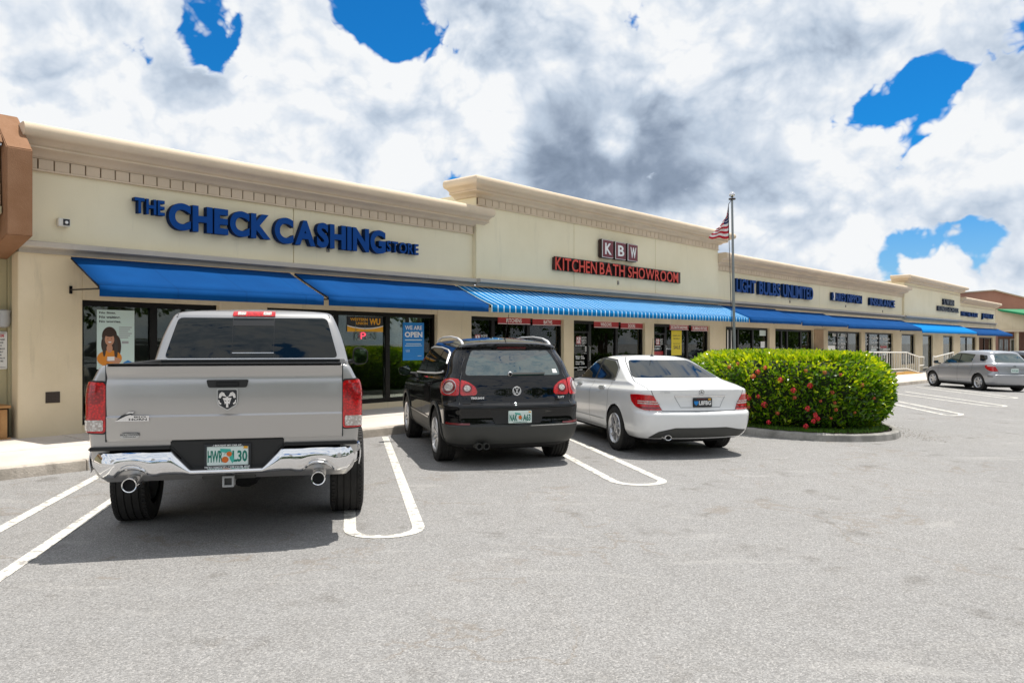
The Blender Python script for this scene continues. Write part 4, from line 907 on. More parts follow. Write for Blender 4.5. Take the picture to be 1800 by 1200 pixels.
hedge = empty('hedge', (IC.x, IC.y, zg(IC.x)+.13)); tag(hedge, 'clipped rounded hedge with coral red flower clusters on the kerbed island', 'hedge')
HL = hedge.location
HT = 1.25
def hsurf(t, h, sh=0.0):
    """a point on the hedge's clipped surface; t round the plan, h height share"""
    bulge = 1-.10*abs((h-.5)*2)**2.4-(.06 if h < .15 else 0)*(1-h/.15)
    top = max(0, (h-.72)/.28); bulge *= 1-.15*top**2.2
    nz = .05*pnoise(Vector((math.cos(t)*3, math.sin(t)*3, h*3)))+.03*pnoise(Vector((math.cos(t)*9, math.sin(t)*9, h*7)))
    x, y = isl(t, (1.68*bulge+nz-sh), (2.24*bulge+nz-sh), back=2.7*bulge+nz-sh); return x, y
q = MB(); n = 64; lev = [0, .1, .3, .5, .7, .85, .93]; v = []
for h in lev:
    for i in range(n): x, y = hsurf(2*math.pi*i/n, h, .17); v.append((x-HL.x, y-HL.y, h*HT))
v += [(0, 0, HT*.94)]
f = [(j*n+i, j*n+(i+1) % n, (j+1)*n+(i+1) % n, (j+1)*n+i) for j in range(len(lev)-1) for i in range(n)]+[((len(lev)-1)*n+i, (len(lev)-1)*n+(i+1) % n, len(v)-1) for i in range(n)]
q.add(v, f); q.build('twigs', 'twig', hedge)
def leaves(P_, Nn, L, Wd, rnd, name, m, parent):
    """P_ leaf base points, Nn directions the leaves grow in; each leaf is folded along its rib"""
    n = len(P_); P_ = np.array(P_); Nn = np.array(Nn); Nn /= np.linalg.norm(Nn, axis=1)[:, None]
    a = rng.normal(size=(n, 3)); sd = np.cross(Nn, a); sd /= np.linalg.norm(sd, axis=1)[:, None]; up = np.cross(sd, Nn)
    L = L[:, None]; Wd = Wd[:, None]; fold = .25*Wd
    pts = np.stack([P_, P_+Nn*L*.35+sd*Wd+up*fold, P_+Nn*L*.35-sd*Wd+up*fold, P_+Nn*L*.75+sd*Wd*.75+up*fold*.6-up*L*.04, P_+Nn*L*.75-sd*Wd*.75+up*fold*.6-up*L*.04, P_+Nn*L-up*L*.12, P_+Nn*L*.38, P_+Nn*L*.75-up*L*.05], 1).reshape(-1, 3)
    base = (np.arange(n)*8)[:, None]
    q3 = np.concatenate([base+[0, 6, 1], base+[0, 2, 6], base+[3, 7, 5], base+[7, 4, 5]], 0); q4 = np.concatenate([base+[1, 6, 7, 3], base+[6, 2, 4, 7]], 0)
    me = bpy.data.meshes.new(name); nf = len(q3)+len(q4); me.vertices.add(len(pts)); me.vertices.foreach_set('co', pts.ravel())
    li = np.concatenate([q3.ravel(), q4.ravel()]); me.loops.add(len(li)); me.loops.foreach_set('vertex_index', li)
    st = np.concatenate([np.arange(len(q3))*3, len(q3)*3+np.arange(len(q4))*4]); tot = np.concatenate([np.full(len(q3), 3), np.full(len(q4), 4)])
    me.polygons.add(nf); me.polygons.foreach_set('loop_start', st); me.polygons.foreach_set('loop_total', tot)
    at = me.attributes.new('rnd', 'FLOAT', 'POINT'); at.data.foreach_set('value', np.repeat(rnd, 8))
    me.update(calc_edges=True); me.validate(); me.materials.append(M[m]); me.polygons.foreach_set('use_smooth', [True]*len(me.polygons)); return link(name, me, parent)
P_, Nn, L_, rr = [], [], [], []
for i in range(21000):
    if random.random() < .30:      # top
        t = random.uniform(0, 6.283); k = math.sqrt(random.random())*.97; x, y = hsurf(t, .97); cx_, cy_ = IC.x+IA.x*.6, IC.y+IA.y*.6
        x, y = cx_+(x-cx_)*k, cy_+(y-cy_)*k; z = HT*(1.0-.05*k**4)+.05*pnoise(Vector((x*2.2, y*2.2, 0)))+random.uniform(-.10, .03); nx, ny, nz = random.gauss(0, .6), random.gauss(0, .6), random.uniform(.5, 1.3); hh = 1
    else:
        t = random.uniform(0, 6.283); h = random.random()**.85; x, y = hsurf(t, h, random.uniform(-.03, .14)); z = h*HT+random.uniform(-.02, .03); x2, y2 = hsurf(t, h, -1); nx, ny = x2-x, y2-y; l = math.hypot(nx, ny); nx, ny = nx/l+random.gauss(0, .55), ny/l+random.gauss(0, .55); nz = random.gauss(.35, .6); hh = h
        if h > .9: nz += .6
    P_.append((x-HL.x, y-HL.y, z)); Nn.append((nx, ny, nz)); L_.append(random.uniform(.065, .115)*(1.05 if hh > .8 else 1)); nnz = pnoise(Vector((x*3, y*3, z*3)))
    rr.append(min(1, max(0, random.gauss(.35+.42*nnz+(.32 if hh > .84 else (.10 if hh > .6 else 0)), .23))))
for i in range(1300):      # upright new shoots along the clipped top
    t = random.uniform(0, 6.283); k = math.sqrt(random.random()); x, y = hsurf(t, .97); cx_, cy_ = IC.x, IC.y; x, y = cx_+(x-cx_)*k, cy_+(y-cy_)*k
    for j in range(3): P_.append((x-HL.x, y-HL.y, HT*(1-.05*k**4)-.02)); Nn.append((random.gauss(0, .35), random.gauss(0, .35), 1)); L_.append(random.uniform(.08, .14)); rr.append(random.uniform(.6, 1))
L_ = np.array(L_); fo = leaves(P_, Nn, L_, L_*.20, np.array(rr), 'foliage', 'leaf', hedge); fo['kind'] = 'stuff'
# flower clusters (positions read off the photograph's near side)
def hedge_hit(px, py):
    r_ = ((px-CX)/F, 1, (CY-py)/F); best = None
    for i in range(300):
        Z = 12.2+i*.02; x, y, z = r_[0]*Z, Z, H+r_[2]*Z
        # inside test: compare with hsurf in the same direction
        v = Vector((x, y))-IC; xx, yy = v.dot(IB), v.dot(IA); h = (z-HL.z)/HT
        if not 0 <= h <= 1.03: continue
        e = 2.1; ry = 2.24 if yy < 0 else 2.7
        if (abs(xx)/1.70)**e+(abs(yy)/ry)**e < .97: return Vector((x, y, z))
    return None
fl0 = None
def florets(seed, m):
    q = MB(); rs = random.Random(seed)
    for k in range(26):
        th = rs.uniform(0, 6.28); ph = math.acos(rs.uniform(-.2, 1)); c = Vector((math.sin(ph)*math.cos(th), math.sin(ph)*math.sin(th), math.cos(ph)))
        t = c.orthogonal().normalized(); b = c.cross(t); p = c*.045*rs.uniform(.8, 1.15)
        for j in range(4):
            a = j*math.pi/2+rs.uniform(-.2, .2); d1 = (t*math.cos(a)+b*math.sin(a)); d2 = (t*math.cos(a+1.57)+b*math.sin(a+1.57)); s_ = .014*rs.uniform(.8, 1.2)
            q.add([p, p+d1*s_+d2*s_*.5+c*.003, p+d1*s_*1.5+c*.001, p+d1*s_-d2*s_*.5+c*.003], [(0, 1, 2, 3)])
    return q.build('flower', m, hedge)
FP = [(1300, 640, 1), (1372, 668, 0), (1460, 690, 1), (1530, 700, 1), (1498, 725, 1), (1352, 742, 0), (1398, 760, 1), (1440, 705, 1), (1334, 654, 0), (1346, 647, 0), (1326, 662, 0), (1318, 699, 0), (1318, 716, 1), (1335, 697, 0), (1345, 711, 0), (1286, 646, 1), (1394, 686, 0), (1396, 699, 1), (1422, 678, 0), (1447, 655, 1), (1415, 652, 1), (1474, 659, 1), (1418, 718, 0), (1431, 728, 0), (1436, 736, 0), (1428, 740, 0), (1415, 749, 0), (1458, 735, 1), (1466, 720, 1), (1510, 677, 1), (1367, 726, 1), (1432, 732, 0), (1464, 708, 1)]
protos = [florets(3, 'flower'), florets(5, 'flower2')]; used = [False, False]
for (px, py, k) in FP:
    p = hedge_hit(px, py)
    if p is None: continue
    o = protos[k] if not used[k] else protos[k].copy()
    if used[k]: col.objects.link(o); o.parent = hedge
    used[k] = True; dirn = Vector((p.x-IC.x, p.y-IC.y, .3)).normalized(); o.location = p-HL+dirn*.07; sc = random.uniform(.6, 1.0)*(.75 if k else 1.05); o.scale = (sc, sc, sc)
    o.rotation_euler = dirn.to_track_quat('Z', 'Y').to_euler()

# ------------------------------------------------------------------ flagpole
FX, FY = .2885*19.2, 19.2; fp = empty('flagpole', (FX, FY, zg(FX))); tag(fp, 'tall galvanised flagpole with a silver ball, rising behind the hedge', 'flagpole')
top = H+(CY-351)*FY/F-zg(FX); lean = -.015*top
q = MB(); q.tube([(0, 0, 0), (lean*.5, 0, top*.5), (lean, 0, top)], [.040, .034, .026], 14); q.build('pole', 'pole', fp, smooth=True)
q = MB(); q.lathe([(-.075*math.cos(math.pi*i/10), .075*math.sin(math.pi*i/10)) for i in range(11)], 18, 'z'); o = q.build('ball', 'chrome', fp, smooth='all'); o.location = (lean, 0, top+.13)
q = MB(); q.lathe([(0, .03), (0, .085), (.03, .085), (.03, .012), (.07, .012)], 14, 'z'); o = q.build('truck', 'vent', fp, smooth=True); o.location = (lean, 0, top)
q = MB(); q.tube([(lean-.02, -.04, top), (lean-.10, -.04, top-.12), (lean-.085, -.03, top-.9), (-.08, -.05, 1.2)], .008, 5); q.build('halyard', 'ink', fp)
q = MB(); q.lathe([(0, .16), (.03, .16), (.06, .08), (.12, .075)], 16, 'z'); q.build('base_collar', 'pole', fp, smooth=True)
fl = empty('flag', (FX+lean-.07, FY-.02, zg(FX)+top-.08)); tag(fl, 'limp folded red and white striped flag with a dark blue corner', 'flag')
# the cloth hangs from its hoist in folds; stripes follow the fly
def cloth(u_, v_):
    """u along the fly 0..1, v down the hoist 0..1"""
    hoist = v_*.88; drop = u_*(1.0-.55*v_)*.70; spread = u_*(.10+.42*v_**.8)
    fold = .055*math.sin(u_*9+v_*5)*u_**.5+.02*math.sin(u_*21+v_*9)*u_
    return (-.02-spread*.92+.02*math.sin(v_*12)*u_, fold, -hoist-drop*(1-v_)*.9-.02*math.sin(u_*10))
nu, nv = 44, 52; vv = [cloth(i/nu, j/nv) for i in range(nu+1) for j in range(nv+1)]
for part, mm, test in (('red_stripes', 'flagred', lambda u_, v_: int(v_*13) % 2 == 0 and not (u_ < .38 and v_ < 7/13)), ('white_stripes', 'flagwhite', lambda u_, v_: int(v_*13) % 2 == 1 and not (u_ < .38 and v_ < 7/13)), ('canton', 'flagblue', lambda u_, v_: u_ < .38 and v_ < 7/13)):
    q = MB(); q.v = list(vv)
    for i in range(nu):
        for j in range(nv):
            if test((i+.5)/nu, (j+.5)/nv): q.f.append((i*(nv+1)+j, (i+1)*(nv+1)+j, (i+1)*(nv+1)+j+1, i*(nv+1)+j+1)); q.m.append(0)
    me = q.build(part, mm, fl).data; b = bmesh.new(); b.from_mesh(me); bmesh.ops.delete(b, geom=[x for x in b.verts if not x.link_faces], context='VERTS'); b.to_mesh(me); b.free(); me.polygons.foreach_set('use_smooth', [True]*len(me.polygons))
q = MB()
for i in range(4):
    for j in range(5):
        x, y, z = cloth(.05+.08*i, .05+.1*j); 
        pts = [(x+.016*math.cos(a*math.pi/5+1.57)*(1 if a % 2 == 0 else .4), y-.006, z+.016*math.sin(a*math.pi/5+1.57)*(1 if a % 2 == 0 else .4)) for a in range(10)]; q.add(pts, [tuple(range(10))])
q.build('stars', 'flagwhite', fl)

# ------------------------------------------------------------------ ramp with white railings at the far shops
def at(px, py, s_guess=None):
    z = 0
    for _ in range(60): Z = F*(H-z)/(py-CY); X = (px-CX)*Z/F; z = .5*z+.5*zg(X)
    return Vector((X, Z, z))
ramp = empty('entrance_ramp', W(S(1600, 1.6), 1.6, gz(S(1600), 1.6)), ANG); tag(ramp, 'sloping concrete ramp with ochre painted edge below the white railing', 'ramp')
sA, sB, sC = S(1521, 1.3), S(1595, 1.3), S(1617, 1.3); rs = S(1600, 1.6)
def rl(s, d, z): return (s-rs, -(d-1.6), z)
zt_ = .35; q = MB(); g0 = -.15; q.hexa([rl(sA, 1.3, g0), rl(sB, 1.3, g0), rl(sB, .1, g0), rl(sA, .1, g0), rl(sA, 1.3, zt_), rl(sB, 1.3, zt_), rl(sB, .1, zt_), rl(sA, .1, zt_)])
q.hexa([rl(sB, 1.3, g0), rl(sC+2, 1.3, g0), rl(sC+2, .1, g0), rl(sB, .1, g0), rl(sB, 1.3, zt_), rl(sC+2, 1.3, .06), rl(sC+2, .1, .06), rl(sB, .1, zt_)]); q.build('slab', 'conc', ramp)
q = MB(); q.hexa([rl(sA, 1.36, g0), rl(sB, 1.36, g0), rl(sB, 1.305, g0), rl(sA, 1.305, g0), rl(sA, 1.36, zt_+.02), rl(sB, 1.36, zt_+.02), rl(sB, 1.305, zt_+.02), rl(sA, 1.305, zt_+.02)])
q.hexa([rl(sB+.002, 1.36, g0), rl(sC+2, 1.36, g0), rl(sC+2, 1.305, g0), rl(sB+.002, 1.305, g0), rl(sB+.002, 1.36, zt_+.02), rl(sC+2, 1.36, .08), rl(sC+2, 1.305, .08), rl(sB+.002, 1.305, zt_+.02)]); q.build('painted_edge', 'ramp', ramp)
def railing(name, label, s0_, s1_, s2_, d, z0_, z1_, hook=True):
    o = empty(name, W(s0_, d, gz(s0_, d)), ANG); tag(o, label, 'railing', 'white tube railings of the far entrance ramp')
    ht = .95; zz_ = lambda s: z0_ if s <= s1_ else z0_+(z1_-z0_)*(s-s1_)/(s2_-s1_)
    dz = lambda s: gz(s, d)-gz(s0_, d)
    pt = lambda s, h: (s-s0_, 0, zz_(s)+h+dz(s))
    q = MB(); q.tube([pt(s0_, ht), pt(s1_, ht), pt(s2_, ht)], .035, 8); q.build('top_rail', 'offwhite', o, smooth=True); q = MB(); q.tube([pt(s0_, .06), pt(s1_, .06), pt(s2_, .06)], .03, 8); q.build('bottom_rail', 'offwhite', o, smooth=True)
    n = max(3, int((s2_-s0_)/.42)); base = None
    for k in range(n+1):
        s = s0_+(s2_-s0_)*k/n; big = k % 8 == 0 or k == n; q = MB(); q.tube([pt(s, .0 if big else .06), pt(s, ht)], .04 if big else .017, 6); q.build('post' if big else 'baluster', 'offwhite', o, smooth=True)
    if hook: q = MB(); q.tube([pt(s2_, ht), (s2_-s0_+1.1, 0, zz_(s2_)+ht+dz(s2_)-.02), (s2_-s0_+1.1, 0, zz_(s2_)+.45+dz(s2_)), pt(s2_, .45)], .03, 8); q.build('hand_loop', 'offwhite', o, smooth=True)
railing('railing', 'long white tube railing with balusters just right of the hedge', S(1521, 1.25), S(1594, 1.25), S(1615, 1.25), 1.25, .37, .12)
railing('railing', 'second white railing, half hidden behind the silver hatchback', S(1640, 1.25), S(1645, 1.25), S(1676, 1.25), 1.25, .12, .40, False)

# ------------------------------------------------------------------ far building on the right
fb = empty('far_shop_building', (44.5, 84, -.9), 0); tag(fb, 'low gabled red-brown stucco building with tan arcade beyond the strip mall', 'building')
def FXl(px, Z): return (px-CX)/F*Z-44.5
def FZl(py, Z): return H+(CY-py)*Z/F+.9
Z0 = 88.0
q = MB(); pts = [(FXl(1640, Z0), 0), (FXl(1640, Z0), FZl(519, Z0)), (FXl(1747, Z0), FZl(511, Z0)), (FXl(1802, Z0), FZl(524.5, Z0)), (FXl(1990, Z0), FZl(570, Z0)), (FXl(1990, Z0), 0)]
q.prism(pts, 'y', 4.0, 24.0); q.build('gable_wall', 'redwall', fb)
q = MB(); rt = [(a, b) for a, b in pts[1:5]]; q.prism(rt+[(a, b+.12) for a, b in rt[::-1]], 'y', 3.8, 24); q.build('roof_edge', 'band2', fb)
Z1 = 84.0; q = MB(); q.box(FXl(1752, Z1), FXl(1990, Z1), 0, 3.9, FZl(580, Z1), FZl(543.5, Z1)); q.build('arcade_fascia', 'wallB', fb)
q = MB(); q.box(FXl(1752, Z1), FXl(1990, Z1), -.15, 0.2, FZl(583, Z1), FZl(580, Z1)+.02); q.build('trim', 'corn', fb)
for px in (1753, 1788, 1835): q = MB(); q.box(FXl(px, Z1), FXl(px+(4 if px > 1760 else 2), Z1), .1, .5, -.2, FZl(583, Z1)); q.build('column', 'wallB' if px > 1760 else 'redwall', fb)
q = MB(); q.box(FXl(1740, Z1), FXl(1990, Z1), 3.0, 3.3, -.2, FZl(580, Z1)); q.build('shop_wall', 'redwall', fb)
for px in (1755.5, 1764.5, 1775, 1806, 1822):
    w0 = 6.5 if px < 1770 else 12; f_ = empty('window', (0, 0, 0), 0, fb); a, b = FXl(px, Z1+3), FXl(px+w0, Z1+3); z1 = FZl(595.5, Z1+3)
    q = MB(); q.box(a, b, 2.9, 2.99, .1, z1); q.build('frame', 'offwhite' if px > 1770 else 'grey', f_); q = MB(); q.box(a+.08, (a+b)/2-.03, 2.87, 2.91, .3, z1-.12); q.build('pane', 'cargl2', f_); q = MB(); q.box((a+b)/2+.03, b-.08, 2.87, 2.91, .3, z1-.12); q.build('pane', 'cargl2', f_)
q = MB(); x0, x1 = FXl(1752, Z1), FXl(1990, Z1); z0_, z1_ = FZl(543, Z1), FZl(546, Z1)
q.add([(x0, -.05, z0_), (x1, -.05, z0_-.1), (x1, -4.2, z0_-2.9), (x0+.3, -.15, z0_-.15)], [(0, 1, 2, 3)]); q.add([(x0, -.05, z0_-.06), (x0+.3, -.15, z0_-.25), (x1, -4.2, z0_-3.2), (x1, -.05, z0_-.4)], [(0, 1, 2, 3)]); q.add([(x0+.3, -.15, z0_-.15), (x1, -4.2, z0_-2.9), (x1, -4.2, z0_-3.2), (x0+.3, -.15, z0_-.25)], [(0, 1, 2, 3)]); 
aw = q.build('awning', 'green', None); aw.location = fb.location; tag(aw, 'green fabric awning sloping out over the far tan arcade', 'awning')

# ------------------------------------------------------------------ planting across the car park (seen in the glass and the paint)
tr = tag(empty('tree_belt', W(10, 42, 0)), kind='stuff')
P_, Nn, L_, rr = [], [], [], []; q = MB()
o0 = tr.location
for k in range(40):
    c = W(-40+k*4.2+random.uniform(-1.5, 1.5), 30+random.uniform(-3, 8), 0); hgt = random.uniform(5.5, 9.5); rad = random.uniform(2.2, 3.6); gz_ = zg(c.x)
    q.tube([(c.x-o0.x, c.y-o0.y, gz_), (c.x-o0.x+random.uniform(-.3, .3), c.y-o0.y, gz_+hgt*.55)], [.22, .12], 7)
    cl = [(c.x+random.gauss(0, rad*.45), c.y+random.gauss(0, rad*.45), gz_+hgt*random.uniform(.45, .95), random.uniform(.7, 1.5)) for _ in range(13)]
    for _ in range(1700):
        x, y, z, r_ = random.choice(cl); v = Vector((random.gauss(0, 1), random.gauss(0, 1), random.gauss(0, .8))).normalized()*r_*random.uniform(.75, 1.05)
        P_.append((x+v.x-o0.x, y+v.y-o0.y, z+v.z)); Nn.append((v.x+random.gauss(0, .5), v.y+random.gauss(0, .5), v.z+random.gauss(0, .5)+.3)); L_.append(random.uniform(.22, .42)); rr.append(random.random())
q.build('trunks', 'bark', tr)
q = MB()
for k in range(70): c_, c2_ = W(-30+k*2, 22.9), W(-28+k*2, 22.9); c3_, c4_ = W(-28+k*2, 23.3), W(-30+k*2, 23.3); q.hexa([(v.x-o0.x, v.y-o0.y, zg(v.x)-.1) for v in (c_, c2_, c3_, c4_)]+[(v.x-o0.x, v.y-o0.y, zg(v.x)+1.2) for v in (c_, c2_, c3_, c4_)])
q.build('hedge_core', 'twig', tr)
for k in range(9000):
    s = random.uniform(-30, 110); c = W(s, 23+random.uniform(-.5, .5), 0); P_.append((c.x-o0.x, c.y-o0.y, zg(c.x)+random.uniform(.1, 1.3))); Nn.append((random.gauss(0, .6)-NX, random.gauss(0, .6)-NY, random.uniform(-.2, 1))); L_.append(random.uniform(.2, .35)); rr.append(random.random())
L_ = np.array(L_); leaves(P_, Nn, L_, L_*.38, np.array(rr), 'crowns', 'treeleaf', tr)
# ------------------------------------------------------------------ cars
def pchip(Y, n):
    """monotone cubic through key rows Y (K, ...), n[k] steps between keys"""
    K = len(Y); d = np.diff(Y, axis=0); m = np.zeros_like(Y)
    for k in range(1, K-1):
        a, b = d[k-1], d[k]; s = a*b > 0; m[k] = np.where(s, 2*a*b/np.where(s, a+b, 1), 0)
    m[0] = d[0]; m[-1] = d[-1]; out = []; src = []
    for k in range(K-1):
        for i in range(n[k]):
            t = i/n[k]; h = (2*t**3-3*t**2+1, t**3-2*t**2+t, -2*t**3+3*t**2, t**3-t**2)
            out.append(h[0]*Y[k]+h[1]*m[k]+h[2]*Y[k+1]+h[3]*m[k+1]); src.append(k)
    out.append(Y[-1]); src.append(K-1); return np.array(out), src
def place(root, cx, cy, heading, axle):
    h = R(heading); e_ = .01; sl = (zg(cx+.5)-zg(cx-.5)); fx, fy = -math.sin(h), math.cos(h); Fv = Vector((fx, fy, sl*fx)).normalized(); Lv = Vector((-fy, fx, -sl*fy)); Lv = (Lv-Fv*Lv.dot(Fv)).normalized(); Uv = Fv.cross(Lv)
    Mx = Matrix(((Fv.x, Lv.x, Uv.x), (Fv.y, Lv.y, Uv.y), (Fv.z, Lv.z, Uv.z))).to_4x4(); p = Vector((cx, cy, zg(cx)))-Fv*axle; root.matrix_world = Matrix.Translation(p)@Mx; root.location = p; root.rotation_euler = Mx.to_euler()
def rnd(poly, r, n=4):
    """round a polygon's corners"""
    out = []; N_ = len(poly)
    for i in range(N_):
        p0, p, p1 = Vector(poly[i-1]), Vector(poly[i]), Vector(poly[(i+1) % N_]); a, b = p0-p, p1-p; rr_ = min(r, a.length*.45, b.length*.45); A, B = p+a.normalized()*rr_, p+b.normalized()*rr_
        for k in range(n+1): t = k/n; q = A*(1-t)**2+p*2*t*(1-t)+B*t*t; out.append((q.x, q.y))
    return out
class Car:
    def __init__(s, name, label, cat='car', group=None):
        s.root = empty(name); tag(s.root, label, cat, group); s.gaps = MB()
    def loft(s, keys, axles, Rw, refk, steps=5, nside=110, names=('body', 'lower_cladding', 'underbody'), mats=('silver', 'clad', 'dark'), top_close=True, parent=None, wheel_min=.5):
        K = []; N1, N2, N3, N4, N5 = 14, 9, nside, 8, 10
        for k in keys:
            g_ = dict(rw=.2, rr=.25, br=.0, fw=.3, fr=.4, bf=.12, kr=0., kf=0., zf=None, zc=0.0); g_.update(k); xr, xf, w_, z = g_['xr'], g_['xf'], g_['w'], g_['z']; zf = g_['zf'] if g_['zf'] is not None else z
            rw, rr_, fw, fr = min(g_['rw'], w_*.8), g_['rr'], min(g_['fw'], w_*.8), g_['fr']; pts = []
            for i in range(N1): y = (w_-rw)*i/N1; pts.append((xr+g_['br']*(y/max(w_-rw, 1e-3))**2, y))
            for i in range(N2): a = math.pi/2*i/N2; pts.append((xr+g_['br']+rr_*(1-math.cos(a)), w_-rw+rw*math.sin(a)))
            x0, x1 = xr+g_['br']+rr_, xf-g_['bf']-fr
            for i in range(N3): pts.append((x0+(x1-x0)*i/N3, w_))
            for i in range(N4): a = math.pi/2*i/N4; pts.append((x1+fr*math.sin(a), w_-fw+fw*math.cos(a)))
            for i in range(N5+1): y = (w_-fw)*(1-i/N5); pts.append((xf-g_['bf']*(y/max(w_-fw, 1e-3))**2, y))
            row = []
            for (x, y) in pts:
                u_ = (x-xr)/max(xf-xr, 1e-3); f_ = 1-g_['kr']*(1-u_)**3-g_['kf']*u_**3
                zz_ = z+(zf-z)*u_
                if 'zk' in g_: zz_ = z+float(np.interp(x, [q[0] for q in g_['zk']], [q[1] for q in g_['zk']]))
                zz_ += g_['zc']*(1-(y/max(w_, 1e-3))**2); row.append((x, y*f_, zz_))
            K.append(row)
        K = np.array(K); st = [k.get('n', steps) for k in keys[:-1]]; A, src = pchip(K, st); nl, nc = A.shape[:2]
        rf = K[refk]; s.ref = [Vector((a, b)) for a, b, _ in rf]; s.cum = [0.0]
        for a, b in zip(s.ref, s.ref[1:]): s.cum.append(s.cum[-1]+(b-a).length)
        left = A.reshape(-1, 3); right = A.copy(); right[:, :, 1] *= -1; V = np.concatenate([left, right.reshape(-1, 3)]); off = nl*nc
        faces = []; mi = []; clos = set(); noarch = set()
        for i in range(nl):
            if keys[src[i]].get('m', 0) == 3:
                for j in range(nc): noarch.add(i*nc+j); noarch.add(i*nc+j+off)
        for i in range(nl-1):
            m_ = keys[src[i]].get('m', 0)
            for j in range(nc-1):
                a, b, c, d = i*nc+j, i*nc+j+1, (i+1)*nc+j+1, (i+1)*nc+j; faces.append((a, d, c, b)); mi.append(m_); faces.append((a+off, b+off, c+off, d+off)); mi.append(m_)
        for j in range(nc-1):
            a, b = j, j+1; faces.append((a, b, b+off, a+off)); mi.append(2); clos.add(len(faces)-1)
            if top_close: a, b = (nl-1)*nc+j, (nl-1)*nc+j+1; faces.append((a, a+off, b+off, b)); mi.append(keys[-2].get('m', 0)); clos.add(len(faces)-1)
        zb = min(k['z'] for k in keys)
        keep = []; kmi = []; move = {}
        for fi_, (fc, m_) in enumerate(zip(faces, mi)):
            ins = 0
            for vi in fc:
                if vi in noarch: continue
                x, y, z = V[vi]
                for ax, rz in axles:
                    if abs(y) > wheel_min and (x-ax)**2+(z-rz)**2 < Rw*Rw: ins += 1; break
            if ins == 4: continue
            keep.append(fc); kmi.append(m_)
            if ins:
                for vi in fc: move[vi] = 1
        for vi in move:
            if vi in noarch: continue
            x, y, z = V[vi]
            for ax, rz in axles:
                dx, dz_ = x-ax, z-rz; l = math.hypot(dx, dz_)
                if abs(y) > wheel_min and l < Rw: V[vi] = (ax+dx/l*Rw, y, rz+dz_/l*Rw)
        V = [tuple(q) for q in V]; s.bvh = BVHTree.FromPolygons(V, keep); s.objs = {}
        for k, nm in enumerate(names):
            fs = [f for f, m_ in zip(keep, kmi) if m_ == k]
            if not fs: continue
            us = sorted({v for f in fs for v in f}); rm = {v: i for i, v in enumerate(us)}; q = MB(); q.add([V[v] for v in us], [tuple(rm[v] for v in f) for f in fs]); o = q.build(nm, mats[k], parent or s.root, smooth=True, weld=True); s.objs[nm] = o
        # dark wheel housings
        for ax, rz in axles:
            for sg in (1, -1):
                wy = keys[refk]['w']*sg; q = MB(); n = 20; prof = []; zb_ = zb+.02; a0 = math.asin(max(-1, min(1, (zb_-rz)/Rw)))
                for i in range(n+1): a = a0+(math.pi-2*a0)*i/n; prof.append((ax+(Rw+.004)*math.cos(a), rz+(Rw+.004)*math.sin(a)))
                q.add([(x, wy*.965, z) for x, z in prof]+[(x, wy*.5, z) for x, z in prof]+[(ax, wy*.5, rz)], [(i, i+1, n+2+i, n+1+i) for i in range(n)]+[(n+1+i, n+2+i, 2*n+2) for i in range(n)]); q.build('wheel_housing', 'dark', s.root)
        return s
    # ---- wrapping flat outlines round the body
    def refp(s, p):
        sg = 1 if p >= 0 else -1; a = abs(p); c = s.cum; i = min(max(np.searchsorted(c, a)-1, 0), len(c)-2); t = (a-c[i])/max(c[i+1]-c[i], 1e-9); P_ = s.ref[i].lerp(s.ref[i+1], t)
        d0 = (s.ref[min(i+2, len(c)-1)]-s.ref[max(i-1, 0)]).normalized(); n = Vector((-d0.y, d0.x)); 
        return Vector((P_.x, P_.y*sg)), Vector((n.x, n.y*sg))
    def px(s, x, after=.5):
        """wrap coordinate of a point on the side at x"""
        for i in range(len(s.ref)-1):
            if s.ref[i].y > after and s.ref[i].x <= x < s.ref[i+1].x: return s.cum[i]+(s.cum[i+1]-s.cum[i])*(x-s.ref[i].x)/(s.ref[i+1].x-s.ref[i].x)
        return s.cum[-1]
    def hit(s, p, z, off):
        P_, n = s.refp(p); n3 = Vector((n.x, n.y, 0)); o = Vector((P_.x, P_.y, z))+n3*.35; r_ = s.bvh.ray_cast(o, -n3, 1.6)
        if r_[0] is None: r2 = s.bvh.find_nearest(Vector((P_.x, P_.y, z))); return (r2[0]+n3*off, -n3)
        q = r_[0]; nn_ = r_[1]
        if nn_.dot(n3) < 0: nn_ = -nn_
        return (q+(nn_*.8+n3*.2)*off, -n3)
